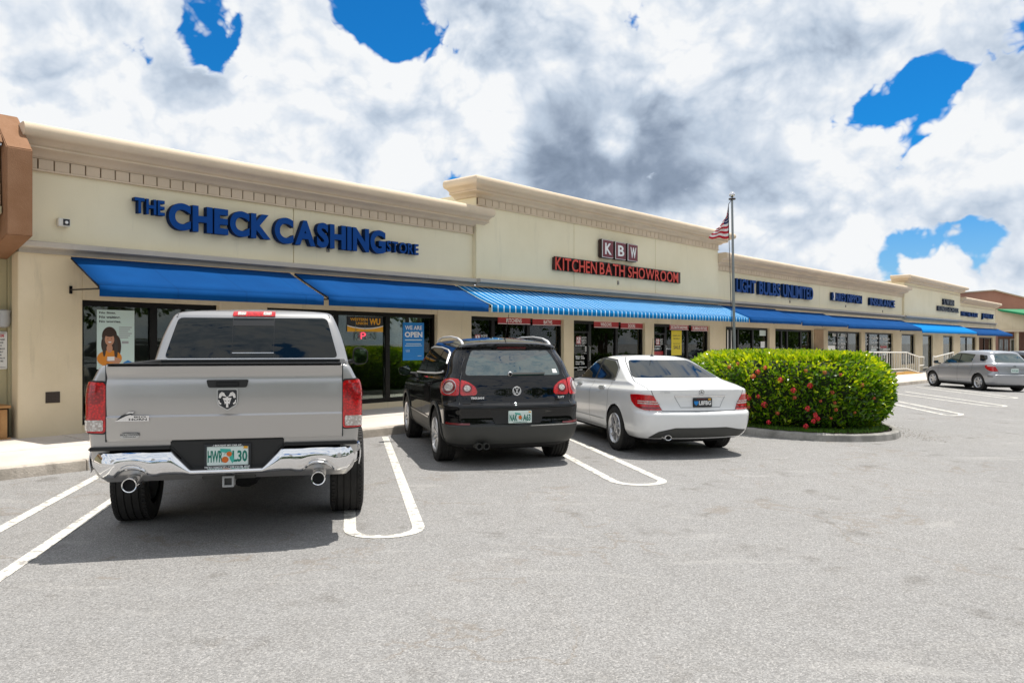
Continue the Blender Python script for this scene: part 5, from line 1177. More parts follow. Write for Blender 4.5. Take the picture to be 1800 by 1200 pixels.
    def patch(s, name, poly, m, off=.004, step=.04, parent=None, mirror=False, skirt=True, side=None, top=False, rear=False):
        objs = []
        for sg in ((1, -1) if mirror else (1,)):
            bm = bmesh.new(); vs = [bm.verts.new((a*sg, 0, b)) for a, b in poly]; bm.faces.new(vs); lo = [min(q[k] for q in poly) for k in (0, 1)]; hi = [max(q[k] for q in poly) for k in (0, 1)]
            for ax_ in (0, 1):
                k = math.ceil(lo[ax_]/step)
                while k*step < hi[ax_]:
                    co = [0, 0, 0]; no = [0, 0, 0]; co[0 if ax_ == 0 else 2] = k*step*(sg if ax_ == 0 else 1); no[0 if ax_ == 0 else 2] = 1
                    bmesh.ops.bisect_plane(bm, geom=bm.verts[:]+bm.edges[:]+bm.faces[:], plane_co=co, plane_no=no, dist=1e-6); k += 1
            bmesh.ops.triangulate(bm, faces=[f for f in bm.faces if len(f.verts) > 4])
            dirs = {}
            bm.verts.ensure_lookup_table()
            for v in bm.verts:
                if top:
                    r_ = s.bvh.ray_cast(Vector((v.co.x, v.co.z, 3)), Vector((0, 0, -1)), 4); q = r_[0] if r_[0] else Vector((v.co.x, v.co.z, 1)); v.co = q+Vector((0, 0, off)); dirs[v.index] = Vector((0, 0, -1))
                elif rear:
                    r_ = s.bvh.ray_cast(Vector((-1, v.co.x, v.co.z)), Vector((1, 0, 0)), 6); nn_ = r_[1] if r_[1].x < 0 else -r_[1]; v.co = r_[0]+nn_*off; dirs[v.index] = -nn_
                else: q, d = s.hit(v.co.x, v.co.z, off); v.co = q; dirs[v.index] = d
            bmesh.ops.recalc_face_normals(bm, faces=bm.faces[:])
            f0 = bm.faces[:]; tot = Vector((0, 0, 0))
            dn = sum((f.normal.dot(dirs[f.verts[0].index]) for f in f0)); 
            if dn > 0: bmesh.ops.reverse_faces(bm, faces=f0)
            if skirt:
                be = [e for e in bm.edges if e.is_boundary]; ret = bmesh.ops.extrude_edge_only(bm, edges=be)
                nv_ = [g__ for g__ in ret['geom'] if isinstance(g__, bmesh.types.BMVert)]; old = {v.index: v for v in bm.verts}
                for v in nv_:
                    best = min((e.other_vert(v) for e in v.link_edges), key=lambda w_: (w_.co-v.co).length); v.co = v.co+dirs.get(best.index, Vector((0, 0, 0)))*(off+.006)
            me = bpy.data.meshes.new(name); bm.to_mesh(me); bm.free(); me.polygons.foreach_set('use_smooth', [True]*len(me.polygons)); me.set_sharp_from_angle(angle=R(40)); me.materials.append(M[m]); objs.append(link(name, me, parent if (parent and sg == 1) else (parent if parent and not mirror else (parent or s.root))))
        return objs
    def gap(s, pts, w_=.007, mirror=True, top=False, off=.0016, m='ink', into=None):
        for sg in ((1, -1) if mirror else (1,)):
            P_ = [];
            for (a, b) in zip(pts, pts[1:]):
                A, B = Vector(a), Vector(b); n = max(1, int((B-A).length/.03)); P_ += [A+(B-A)*i/n for i in range(n)]
            P_.append(Vector(pts[-1])); v = []
            for i, p in enumerate(P_):
                t = (P_[min(i+1, len(P_)-1)]-P_[max(i-1, 0)]).normalized(); nn_ = Vector((-t.y, t.x))*w_/2
                for q in (p+nn_, p-nn_):
                    if top: r_ = s.bvh.ray_cast(Vector((q.x, q.y*sg, 3)), Vector((0, 0, -1)), 4); v.append((r_[0] if r_[0] else Vector((q.x, q.y*sg, 1)))+Vector((0, 0, off)))
                    else: v.append(s.hit(q.x*sg, q.y, off)[0])
            tgt = into or MB(); tgt.add(v, [(2*i, 2*i+1, 2*i+3, 2*i+2) for i in range(len(P_)-1)])
            if into is None: tgt.build('panel_gap', m, s.root)
    def strip(s, name, pts, w_, m, off=.006, mirror=True): q = MB(); s.gap(pts, w_, mirror, off=off, into=q); o = q.build(name, m, s.root, smooth='all'); return o
    def wire(s, name, pts, r, m, sg=1, off=.004):
        P_ = []
        for (a, b) in zip(pts, pts[1:]):
            A, B = Vector(a), Vector(b); n = max(1, int((B-A).length/.06)); P_ += [A+(B-A)*i/n for i in range(n)]
        P_.append(Vector(pts[-1])); q = MB(); q.tube([s.hit(p.x*sg, p.y, off)[0] for p in P_], r, 6); return q.build(name, m, s.root, smooth=True)
    def finish(s): 
        if s.gaps.v: s.gaps.build('panel_gap', 'ink', s.root)
    def part(s, mb, name, m, parent=None, **k): return mb.build(name, m, parent or s.root, **k)
    def rtext(s, name, t, y0, y1, z0, z1, x, m, bold=.02, depth=.0, parent=None, tilt=0.0):
        """raised text read from behind: y0 is its left end (larger y)"""
        q = MB(); text_mb(q, t, 0, y0-y1, z0, z1, lambda a, z, t_: (x-t_+(z-z0)*tilt, y0-a, z), bold, depth, 2); return q.build(name, m, parent or s.root)
    def wheels(s, axles, r, wd, track, rimr, spokes, rim='rim', fs=None):
        tw, rwid = wd, rimr
        gr = []; tr = [(-tw/2*.8, r), ]
        prof = [(-tw/2+.012, rimr), (-tw/2, rimr+.02), (-tw/2-.004, (r+rimr)/2), (-tw/2+.004, r-.03), (-tw/2+.022, r-.008)]
        ng = 4; 
        for i in range(ng): c_ = -tw/2+.03+(tw-.06)*(i+.5)/ng; g2 = .004; prof += [(c_-g2-.002, r), (c_-g2, r-.009), (c_+g2, r-.009), (c_+g2+.002, r)]
        prof += [(tw/2-.022, r-.008), (tw/2-.004, r-.03), (tw/2+.004, (r+rimr)/2), (tw/2, rimr+.02), (tw/2-.012, rimr)]
        tq = MB(); tq.lathe(prof, 64, 'y')
        for k in range(64):     # shoulder blocks
            a = 2*math.pi*k/64
            for sg in (-1, 1):
                y0, y1 = sg*(tw/2-.042), sg*(tw/2-.012); c_ = []
                for (da, rr_) in ((-.034, r-.012), (.034, r-.012), (.034, r+.002), (-.034, r+.002)): c_.append(((rr_)*math.cos(a+da), (rr_)*math.sin(a+da)))
                tq.add([(x, y0, z) for x, z in c_]+[(x, y1, z-(0 if i_ < 2 else 0)) for i_, (x, z) in enumerate(c_)], [(0, 1, 2, 3), (7, 6, 5, 4), (3, 2, 6, 7), (0, 3, 7, 4), (1, 5, 6, 2)])
        rq = MB(); R1 = rimr; rq.lathe([(tw/2-.010, R1+.004), (tw/2+.002, R1-.004), (tw/2-.012, R1-.02), (tw/2-.05, R1-.035), (-tw/2+.02, R1-.04)], 48, 'y')
        rq.lathe([(tw/2-.02, .0), (tw/2-.02, .032), (tw/2-.028, .038), (tw/2-.03, .07), (tw/2-.06, .075)], 24, 'y')
        for (a, w0, w1, off_) in spokes:
            n = 5; v = []
            for i in range(n+1):
                t = i/n; rad = .055+(R1-.02-.055)*t; hw = w0+(w1-w0)*t; y = tw/2-.034+.026*math.sin(t*math.pi*.55)-.012*t; aa = a+off_*t; ca, sa_ = math.cos(aa), math.sin(aa); tx, tz = -sa_, ca
                for (sw, dy) in ((-1, -.03), (-.72, 0), (.72, 0), (1, -.03)): v.append((rad*ca+tx*hw*sw, y+dy, rad*sa_+tz*hw*sw))
            rq.add(v, [(i*4+j, i*4+j+1, (i+1)*4+j+1, (i+1)*4+j) for i in range(n) for j in range(3)])
        dq = MB(); dq.lathe([(tw/2-.075, .0), (tw/2-.075, R1-.03)], 32, 'y'); lq = MB()
        for k in range(5): a = 2*math.pi*k/5; lq.tube([(.045*math.cos(a), tw/2-.03, .045*math.sin(a)), (.045*math.cos(a), tw/2-.022, .045*math.sin(a))], .008, 6)
        first = None
        for ax, rz in axles:
            for sg in (1, -1):
                e_ = empty('wheel', (ax, sg*track/2, rz), 0 if sg > 0 else math.pi, s.root)
                if first is None: t_ = tq.build('tyre', 'rubber', e_, smooth=True); r_ = rq.build('rim', rim, e_, smooth=True); d_ = dq.build('brake_disc', 'dark', e_); l_ = lq.build('wheel_nuts', 'satin', e_); first = (t_, r_, d_, l_)
                else:
                    for q in first: c_ = q.copy(); col.objects.link(c_); c_.parent = e_
    def plate(s, y, z, x, style, wd=.305, ht=.152):
        q = MB(); q.box(x-.006, x+.02, y-wd/2, y+wd/2, z-ht/2, z+ht/2); p = q.build('licence_plate', 'platew' if style != 'dark' else 'ink', s.root, bevel=.004); return p
def oval(cx, cy, rx, ry, n=28, rot=0.): return [(cx+rx*math.cos(2*math.pi*i/n)*math.cos(rot)-ry*math.sin(2*math.pi*i/n)*math.sin(rot), cy+rx*math.cos(2*math.pi*i/n)*math.sin(rot)+ry*math.sin(2*math.pi*i/n)*math.cos(rot)) for i in range(n)]
def flatpoly(c, name, pts, x, m, parent, th=.002):
    """a flat plate facing backwards; pts are (y, z)"""
    q = MB(); q.prism([(a, b) for a, b in pts], 'x', x-th, x); return q.build(name, m, parent)
def spk(n, w0, w1, tw=0.0, pair=0.0):
    o = []
    for k in range(n):
        a = 2*math.pi*k/n+.3
        if pair: o += [(a-pair*.25, w0, w1, -pair), (a+pair*.25, w0, w1, pair)]
        else: o.append((a, w0, w1, tw))
    return o
def mirror_(c, x, y, z, w_, h_, m, ang=0.0, sgs=(1, -1)):
    for sg in sgs:
        q = MB(); n = 14; rings = ((0, .80), (.0, .97), (.03, 1.0), (.09, .9), (.135, .55), (.15, .1)); v = []
        for (dx, sc) in rings:
            for i in range(n): a = 2*math.pi*i/n; cx_ = math.copysign(abs(math.cos(a))**.62, math.cos(a)); cz_ = math.copysign(abs(math.sin(a))**.62, math.sin(a)); v.append((x+dx, sg*(y+w_/2+cx_*w_/2*sc), z+cz_*h_/2*sc*(1-.12*cx_)))
        q.add(v, [(i*n+j, i*n+(j+1) % n, (i+1)*n+(j+1) % n, (i+1)*n+j) for i in range(len(rings)-1) for j in range(n)]+[tuple((len(rings)-1)*n+j for j in range(n)), tuple(range(n))]); o = q.build('mirror', m, c.root, smooth=True)
        q = MB(); v = [(x-.003, sg*(y+w_/2+math.copysign(abs(math.cos(a))**.62, math.cos(a))*w_/2*.84), z+math.copysign(abs(math.sin(a))**.62, math.sin(a))*h_/2*.84) for a in [2*math.pi*i/n for i in range(n)]]; q.add(v, [tuple(range(n))]); q.build('mirror_glass', 'mirrorgl', o)
        q = MB(); q.tube([(x+.06, sg*(y+.02), z-h_*.3), (x+.10, sg*(y-.16), z-h_*.42)], .028, 8); q.build('arm', 'black', o, smooth=True)
def antenna(c, x, y, z, L=.35, tiltx=-.5):
    q = MB(); q.lathe([(0, .035), (.02, .028), (.045, .012), (.05, .0)], 12, 'z'); o = q.build('antenna', 'black', c.root, smooth=True); o.location = (x, y, z-.01); q = MB(); q.tube([(0, 0, .03), (L*tiltx, 0, L*(1-tiltx*tiltx)**.5)], [.006, .003], 6); q.build('rod', 'black', o)
def tip(c, x0, x1, y, z, r, m='chrome', ry=1.0):
    q = MB(); q.lathe([(x1, r), (x0+.01, r), (x0, r-.004), (x0+.003, r-.010), (x1, r-.012)], 28, 'x'); q.v = [(a, y+b*ry, z+cc) for a, b, cc in q.v]; o = q.build('exhaust_tip', m, c.root, smooth=True); q = MB(); q.lathe([(x0+.06, 0), (x0+.06, r-.01)], 20, 'x'); q.v = [(a, y+b*ry, z+cc) for a, b, cc in q.v]; q.build('dark_inside', 'dark', o)

# ---------- the silver pickup
def pickup():
    c = Car('pickup_truck', 'silver crew cab pickup truck seen from behind, nearest the camera', 'pickup truck')
    AXL = [(1.30, .40), (4.87, .40)]
    # bed: outer skin, then the rail and the inner walls
    kb_ = dict(xf=1.946, rw=.04, rr=.05, fw=.01, fr=.01, bf=0., br=.0)
    keys = [dict(z=.52, w=.90, xr=.20, m=0, **kb_), dict(z=.60, w=.955, xr=.12, **kb_), dict(z=.78, w=.985, xr=.11, **kb_), dict(z=1.00, w=1.0, xr=.105, **kb_), dict(z=1.16, w=1.0, xr=.105, **kb_), dict(z=1.27, w=.985, xr=.105, **kb_), dict(z=1.34, w=.955, xr=.105, **kb_), dict(z=1.395, w=.925, xr=.11, **kb_), dict(z=1.412, w=.90, xr=.12, n=2, m=3, **kb_)]
    ki = dict(xf=1.86, rw=.01, rr=.01, fw=.01, fr=.01, bf=0., br=0.)
    keys += [dict(z=1.412, w=.855, xr=.17, n=2, m=3, **ki), dict(z=1.38, w=.845, xr=.18, n=3, m=3, **ki), dict(z=.90, w=.84, xr=.18, m=3, **ki)]
    c.loft(keys, AXL[:1], .475, 3, steps=4, nside=60, names=('bed', 'clad', 'underbody', 'bed_liner'), mats=('silver', 'clad', 'dark', 'black'))
    bed_bvh, bed_ref, bed_cum = c.bvh, c.ref, c.cum
    # tail lamps on the bed's corners
    for sg in (1, -1):
        L = c.patch('taillight', [(sg*a, b) for a, b in rnd([(.868, .905), (.868, 1.285), (.99, 1.29), (1.075, 1.25), (1.10, 1.0), (1.085, .92)], .03)], 'red', .022, step=.03)[0]
        c.patch('black_surround', [(sg*a, b) for a, b in rnd([(.862, .895), (.862, 1.297), (.995, 1.30), (1.09, 1.26), (1.115, 1.0), (1.10, .91)], .03)], 'black', .014, step=.03, parent=L)
        c.patch('reversing_lens', [(sg*a, b) for a, b in rnd([(.885, .925), (.885, 1.005), (1.01, 1.005), (1.01, .925)], .012)], 'clear', .027, step=.03, parent=L)
        c.patch('inner_lamp', [(sg*a, b) for a, b in rnd([(.885, 1.13), (.885, 1.265), (1.03, 1.262), (1.04, 1.13)], .03)], 'reddeep', .024, step=.03, parent=L)
    c.gap([(c.px(.42), .62), (c.px(.42), .8)], mirror=True)
    # tailgate
    yy = .862; prof = [(.075, .845), (.068, .87), (.066, 1.00), (.060, 1.022), (.072, 1.036), (.068, 1.10), (.066, 1.26), (.072, 1.295), (.078, 1.32), (.068, 1.355), (.055, 1.385), (.052, 1.405), (.075, 1.420), (.15, 1.418), (.15, 1.38), (.12, .845)]
    q = MB(); ny = 24; v = []
    for i in range(ny+1):
        y = -yy+2*yy*i/ny; ed = max(0, abs(y)-(yy-.02))/.02; bow = .012*(y/yy)**2
        for (x, z) in prof: v.append((x+bow*(1 if x < .1 else 0)+ed*.006, y, z))
    k = len(prof); q.add(v, [(i*k+j, i*k+(j+1) % k, (i+1)*k+(j+1) % k, (i+1)*k+j) for i in range(ny) for j in range(k)]+[tuple(range(k)), tuple(range(ny*k+k-1, ny*k-1, -1))]); tg = q.build('tailgate', 'silver', c.root, smooth=True)
    q = MB(); q.box(.05, .155, -yy+.005, yy-.005, 1.4205, 1.4265); q.build('top_cap', 'black', tg, bevel=.003)
    q = MB(); q.prism(rnd([(-.14, 1.24), (-.155, 1.30), (.155, 1.30), (.14, 1.24)], .015), 'x', .058, .075); q.build('handle_recess', 'black', tg); q = MB(); q.box(.050, .06, -.085, .085, 1.250, 1.285); q.build('handle', 'dark', tg, bevel=.006)
    ew, ez, ec = .078, 1.15, .0
    # shield emblem: rim, black field, horned head in chrome pieces
    def sh(sx, sz, x, m, nm, th=.006): pts = [(ec-sx, ez+sz), (ec+sx, ez+sz), (ec+sx, ez-sz*.25), (ec+sx*.85, ez-sz*.6), (ec, ez-sz*1.08), (ec-sx*.85, ez-sz*.6), (ec-sx, ez-sz*.25)]; return flatpoly(c, nm, rnd(pts, .012), x, m, tg, th)
    em = sh(ew, .083, .060, 'satin', 'emblem', .01); 
    def ep(nm, pts, x=.046, m='chrome'): 
        q = MB(); q.prism([(ec-a*ew, ez+b*.083) for a, b in pts], 'x', x-.006, x); q.build(nm, m, em)
    q = MB(); q.prism(rnd([(ec-s_*ew*.88, ez+t_*.083) for s_, t_ in ((-1, .87), (1, .87), (1, -.2), (.83, -.52), (0, -.95), (-.83, -.52), (-1, -.2))], .01), 'x', .046, .05); q.build('field', 'ink', em)
    for sg in (1, -1):
        ep('horn', [(sg*a, b) for a, b in ((.08, .22), (.30, .62), (.52, .70), (.74, .50), (.80, .15), (.60, .12), (.50, .34), (.32, .30))]); ep('horn_tip', [(sg*a, b) for a, b in ((.85, -.05), (.78, -.36), (.60, -.48), (.52, -.36), (.70, -.25), (.75, -.05))])
    ep('head', [(0, .28), (.14, .14), (.42, .14), (.30, -.12), (.22, -.45), (.10, -.35), (.10, -.75), (-.10, -.75), (-.10, -.35), (-.22, -.45), (-.30, -.12), (-.42, .14), (-.14, .14)]); ep('eye', [(.26, -.05), (.1, -.12), (.12, -.2)], .0395, 'ink'); ep('eye', [(-.26, -.05), (-.1, -.12), (-.12, -.2)], .0395, 'ink')
    # side badges
    bd = flatpoly(c, 'badge', [(.80, .995), (.56, .995), (.56, 1.035), (.69, 1.04), (.66, 1.065), (.70, 1.065), (.74, 1.035)], .062, 'chrome', tg, .006); c.rtext('lettering', 'HORN', .70, .575, 1.0, 1.018, .0555, 'ink', .03, parent=bd); c.rtext('lettering', 'BIG', .665, .58, 1.022, 1.033, .0555, 'ink', .03, parent=bd)
    flatpoly(c, 'horn_sweep', [(.79, 1.0), (.72, 1.035), (.66, 1.052), (.69, 1.056), (.75, 1.04)], .0555, 'ink', bd)
    bd = flatpoly(c, 'dealer_badge', rnd([(.765, .885), (.75, .905), (.64, .905), (.625, .885), (.64, .868), (.75, .868)], .01), .062, 'satin', tg, .004); c.rtext('lettering', 'HOLLYWOOD', .76, .63, .886, .902, .0575, 'ink', .04, parent=bd); c.rtext('lettering', 'CHRYSLER JEEP', .74, .65, .872, .881, .0575, 'ink', .02, parent=bd)
    # gaps beside the tailgate
    for sg in (1, -1): q = MB(); q.box(.085, .104, sg*(yy), sg*(yy+.008), .84, 1.415); q.build('gap', 'ink', c.root)
    # chrome bumper
    def zt(y): a = abs(y); return .775 if a > .40 else (.775-(.40-a)/.14*.145 if a > .26 else .63)
    def zb(y):
        a = abs(y); b_ = .575 if a < .5 else .565-(a-.5)*.01
        if abs(a-.68) < .12: b_ = max(b_, .545+.075*math.sqrt(1-((a-.68)/.12)**2))
        if a > .9: b_ = .575+(a-.9)*.5
        return b_
    ys = sorted(set([round(-1.0+2*i/80, 4) for i in range(81)]+[.26, .40, -.26, -.40])); q = MB(); nz = 12; v = []
    for y in ys:
        t0, b0 = zt(y), zb(y); a = abs(y); wrap = (max(0, a-.80)/.20)**2*.16+.03*(a)**2
        for i in range(nz+1):
            u_ = i/nz; z = t0+(b0-t0)*u_; bul = .050*math.sin(math.pi*min(1, u_*1.05))**.6; fr_ = .02*(1 if i == 0 else 0); v.append((.045-bul+wrap+fr_*2+(.04 if i == nz else 0), y*1.0, z))
    k = nz+1; q.add(v, [(i*k+j, i*k+j+1, (i+1)*k+j+1, (i+1)*k+j) for i in range(len(ys)-1) for j in range(nz)])
    # wrap-around ends
    for sg in (1, -1):
        v = []
        for i in range(9):
            x = .19+.035*i
            for j in range(k): u_ = j/nz; y_ = 1.0+.012*math.sin(math.pi*u_); v.append((x+.0, sg*(y_+.004*i-.0006*i*i), .775+(.60-.775)*u_+(.05*i/9 if j == nz else 0)))
        q.add(v, [((i*k+j, i*k+j+1, (i+1)*k+j+1, (i+1)*k+j) if sg > 0 else (i*k+j, (i+1)*k+j, (i+1)*k+j+1, i*k+j+1)) for i in range(8) for j in range(nz)])
    bp = q.build('bumper', 'chrome', c.root, smooth=True); md = bp.modifiers.new('s', 'SOLIDIFY'); md.thickness = .008; md.offset = -1
    q = MB(); pad = []
    q.box(.075, .36, .41, .985, .774, .800); q.box(.075, .36, -.985, -.41, .774, .800); q.box(.084, .30, -.415, .415, .60, .838); q.box(.07, .30, -.26, .26, .604, .635); q.build('step_pad', 'black', bp, bevel=.008)
    for sg in (1, -1): q = MB(); q.hexa([(.075, sg*.262, .632), (.15, sg*.262, .632), (.15, sg*.27, .632), (.075, sg*.27, .632), (.075, sg*.40, .79), (.15, sg*.40, .79), (.15, sg*.41, .79), (.075, sg*.41, .79)]); q.build('notch_side', 'black', bp)
    for y in (.80, .52, -.47, -.84):
        q = MB(); q.lathe([(-.004, 0), (-.004, .017), (.01, .019)], 18, 'x'); s_ = q.build('parking_sensor', 'satin', bp, smooth=True); s_.location = (.002+.03*y*y, y, .70)
    for y in (.68, -.68): q = MB(); q.tube([(.015, y+.07, .635), (-.002, y+.035, .652), (-.004, y, .657), (-.002, y-.035, .652), (.015, y-.07, .635)], .006, 6); q.build('tip_brow', 'satin', bp)
    # plate with dealer frame
    p = c.plate(0.0, .715, .074, 'fl'); q = MB()
    q.box(.062, .083, -.17, .17, .617, .640); q.box(.062, .083, -.17, .17, .787, .805); q.box(.064, .083, .155, .17, .64, .787); q.box(.064, .083, -.17, -.155, .64, .787); fr_ = q.build('plate_frame', 'ink', p)
    c.rtext('lettering', 'HOLLYWOOD CHRYSLER JEEP', .165, -.165, .621, .636, .0612, 'white', .03, parent=p); c.rtext('lettering', '..I BOUGHT MY CAR AT..', .11, -.11, .789, .802, .0612, 'white', .03, parent=p)
    c.rtext('characters', 'HWR', .145, .035, .665, .755, .0668, 'plateg', .035, parent=p); c.rtext('characters', 'L30', -.035, -.145, .665, .755, .0668, 'plateg', .035, parent=p)
    flatpoly(c, 'state_outline', [(.055, .77), (-.02, .765), (-.035, .73), (-.05, .68), (-.035, .655), (-.015, .69), (-.01, .735), (.05, .745)], .0674, 'platel', p)
    flatpoly(c, 'orange_print', oval(.018, .685, .025, .024, 16), .0664, 'plateo', p); flatpoly(c, 'orange_print', oval(-.012, .728, .020, .019, 16), .0663, 'plateo', p); flatpoly(c, 'leaf_print', [(.03, .715), (.0, .76), (.02, .735)], .0662, 'plateg', p); flatpoly(c, 'sticker', [(-.115, .768), (-.148, .768), (-.148, .786), (-.12, .786)], .0664, 'gold', p)
    # cab and front
    kc = dict(rw=.05, rr=.05, br=0.); f_ = dict(fw=.25, fr=.30, bf=.10)
    keys = [dict(z=.42, w=.86, xr=1.95, xf=5.60, m=2, **kc, **f_), dict(z=.50, w=.95, xr=1.94, xf=5.72, **kc, **f_), dict(z=.78, w=.985, xr=1.93, xf=5.80, **kc, **f_), dict(z=1.00, w=1.0, xr=1.93, xf=5.74, kf=.02, **kc, **f_), dict(z=1.20, w=.99, xr=1.93, xf=5.66, zf=1.10, kf=.05, **kc, **f_),
            dict(z=1.33, w=.965, xr=1.93, xf=5.50, zf=1.18, kf=.08, **kc, **f_), dict(z=1.36, w=.945, xr=1.935, xf=5.30, zf=1.21, kf=.10, n=3, **kc, **f_), dict(z=1.385, w=.94, xr=1.94, xf=4.55, zf=1.29, rw=.12, rr=.06, br=.02, fw=.2, fr=.1, bf=.15, n=6, zc=.01), dict(z=1.60, w=.885, xr=1.99, xf=4.10, rw=.12, rr=.07, br=.03, fw=.2, fr=.12, bf=.12, n=6), dict(z=1.80, w=.81, xr=2.06, xf=3.72, rw=.12, rr=.08, br=.03, fw=.2, fr=.15, bf=.08, n=5),
            dict(z=1.865, w=.775, xr=2.10, xf=3.60, rw=.13, rr=.09, br=.03, fw=.2, fr=.2, bf=.06, n=4), dict(z=1.895, w=.72, xr=2.16, xf=3.50, rw=.15, rr=.12, br=.03, fw=.2, fr=.2, bf=.04, n=4), dict(z=1.915, w=.45, xr=2.30, xf=3.35, rw=.1, rr=.1, fw=.1, fr=.1, bf=.02, n=3), dict(z=1.93, w=.02, xr=2.45, xf=3.20, rw=.01, rr=.01, fw=.01, fr=.01, bf=0)]
    c.loft(keys, AXL[1:], .475, 3, steps=5, nside=100, names=('cab', 'clad', 'underbody'), mats=('silver', 'clad', 'dark'))
    rg = c.patch('rear_window', rnd([(-.835, 1.425), (-.725, 1.83), (.725, 1.83), (.835, 1.425)], .045), 'cargl', .004)[0]
    c.gap([(.20, 1.43), (.20, 1.825)], .006, off=.0065, mirror=True); q = MB(); c.gap([(.20, 1.475), (-.20, 1.475)], .008, mirror=False, off=.008, into=q); q.build('slider_bar', 'satin', rg); q = MB(); c.gap([(-.81, 1.412), (.81, 1.412)], .012, mirror=False, off=.006, into=q); q.build('window_sill', 'satin', rg)
    q = MB(); c.gap([(-.2, 1.775), (.2, 1.775)], .055, mirror=False, off=.0066, into=q); q.build('dark_band', 'ink', rg)
    hb = c.patch('high_brake_light', rnd([(-.21, 1.845), (-.205, 1.895), (.205, 1.895), (.21, 1.845)], .012), 'red', .012, step=.03)[0]
    for a, b in ((-.17, -.09), (.08, .16)): c.patch('clear_lens', rnd([(a, 1.855), (a, 1.885), (b, 1.885), (b, 1.855)], .006), 'clear', .015, step=.03, parent=hb)
    for sg in (1, -1):
        c.gap([(sg*.745, 1.835), (sg*.735, 1.90)], .014, mirror=False, off=.004)
        a, b, m1, m2 = c.px(2.22), c.px(4.32), c.px(3.16), c.px(3.22)
        w1 = c.patch('side_window', [(sg*p_, z) for p_, z in rnd([(a, 1.42), (a+.04, 1.80), (m1, 1.82), (m1, 1.42)], .04)], 'cargl', .004)[0]; c.patch('side_window', [(sg*p_, z) for p_, z in rnd([(m2, 1.42), (m2, 1.82), (c.px(3.68), 1.80), (b-.02, 1.42)], .04)], 'cargl', .004)
        for x in (2.12, 3.19, 4.28): c.gap([(sg*c.px(x), .52), (sg*c.px(x), 1.38)], mirror=False)
        for x in (3.02, 4.10): c.patch('door_handle', [(sg*p_, z) for p_, z in rnd([(c.px(x-.11), 1.20), (c.px(x-.11), 1.235), (c.px(x+.11), 1.235), (c.px(x+.11), 1.20)], .012)], 'silver', .03, step=.05)
        c.patch('headlight', [(sg*p_, z) for p_, z in rnd([(c.px(5.30), .92), (c.px(5.30), 1.08), (c.cum[-1]-.55, 1.08), (c.cum[-1]-.55, .90)], .04)], 'clear', .006)
    c.patch('windscreen', rnd([(c.cum[-1]-.76, 1.36), (c.cum[-1]-.66, 1.80), (c.cum[-1]+.66, 1.80), (c.cum[-1]+.76, 1.36)], .05)[:0] or rnd([(c.cum[-1]-.74, 1.38), (c.cum[-1]-.62, 1.80), (c.cum[-1]-.01, 1.81), (c.cum[-1]-.01, 1.38)], .02), 'cargl', .004, mirror=True)
    c.patch('grille', rnd([(c.cum[-1]-.50, .72), (c.cum[-1]-.50, 1.06), (c.cum[-1]-.01, 1.06), (c.cum[-1]-.01, .72)], .02), 'black', .01, mirror=True)
    mirror_(c, 4.02, 1.03, 1.40, .20, .225, 'black')
    c.wheels(AXL, .402, .295, 1.83, .262, spk(5, .05, .045), fs=None)
    for y in (.68, -.68): tip(c, -.02, .5, y, .527, .056)
    # hitch, spare and axle below
    q = MB(); q.box(.12, .55, -.035, .035, .475, .545); q.box(.16, .30, -.20, .20, .52, .575); q.box(.20, .28, -.26, -.18, .56, .60); q.box(.20, .28, .18, .26, .56, .60); q.build('hitch_bracket', 'clad', c.root, bevel=.006)
    q = MB(); o_, i_ = .042, .028
    for (a0, a1, b0, b1) in ((-o_, o_, i_, o_), (-o_, o_, -o_, -i_), (-o_, -i_, -i_, i_), (i_, o_, -i_, i_)): q.box(.09, .20, a0, a1, .51+b0, .51+b1)
    q.build('hitch_receiver', 'grey', c.root)
    q = MB(); q.tube([(1.30, -.72, .40), (1.30, .72, .40)], .055, 10); q.lathe([(-.16, 0), (-.13, .12), (0, .155), (.13, .12), (.16, 0)], 14, 'x'); k0 = len(q.v)-14*5
    for i in range(k0, len(q.v)): a, b, z_ = q.v[i]; q.v[i] = (a+1.30, b, z_+.40)
    q.build('rear_axle', 'dark', c.root, smooth=True)
    q = MB(); q.box(.5, 1.9, .42, .50, .52, .62); q.box(.5, 1.9, -.50, -.42, .52, .62); q.box(.55, .9, .12, .36, .47, .60); q.box(1.9, 5.2, -.45, .45, .36, .46); q.lathe([(.48, 0), (.48, .33), (.62, .34), (.62, 0)], 24, 'z'); k0 = len(q.v)-24*4
    for i in range(k0, len(q.v)): a, b, z_ = q.v[i]; q.v[i] = (a+.72, b-.05, z_)
    q.build('chassis', 'dark', c.root)
    antenna(c, 3.3, .35, 1.925, .04); q = MB(); q.tube([(4.75, .62, 1.27), (4.78, .63, 2.02)], .004, 5); 
    c.finish(); return c

def vwlogo(c, x, y, z, r):
    q = MB(); q.lathe([(x+.006, r), (x, r), (x-.004, r*.96), (x-.004, r*.88), (x, r*.84), (x+.006, r*.84)], 32, 'x'); q.v = [(a, b+y, cc+z) for a, b, cc in q.v]; o = q.build('emblem', 'bright', c.root, smooth=True)
    def seg(a, b, w_=.14):
        A, B = Vector(a), Vector(b); n = Vector((-(B-A).y, (B-A).x)).normalized()*w_/2; flatpoly(c, 'letter_stroke', [(y-p_.x*r, z+p_.y*r) for p_ in (A+n, B+n, B-n, A-n)], x-.002, 'bright', o, .004)
    seg((-.36, .80), (0, .06)); seg((.36, .80), (0, .06)); seg((-.84, .28), (-.42, -.78)); seg((-.42, -.78), (0, .0)); seg((0, .0), (.42, -.78)); seg((.42, -.78), (.84, .28)); return o
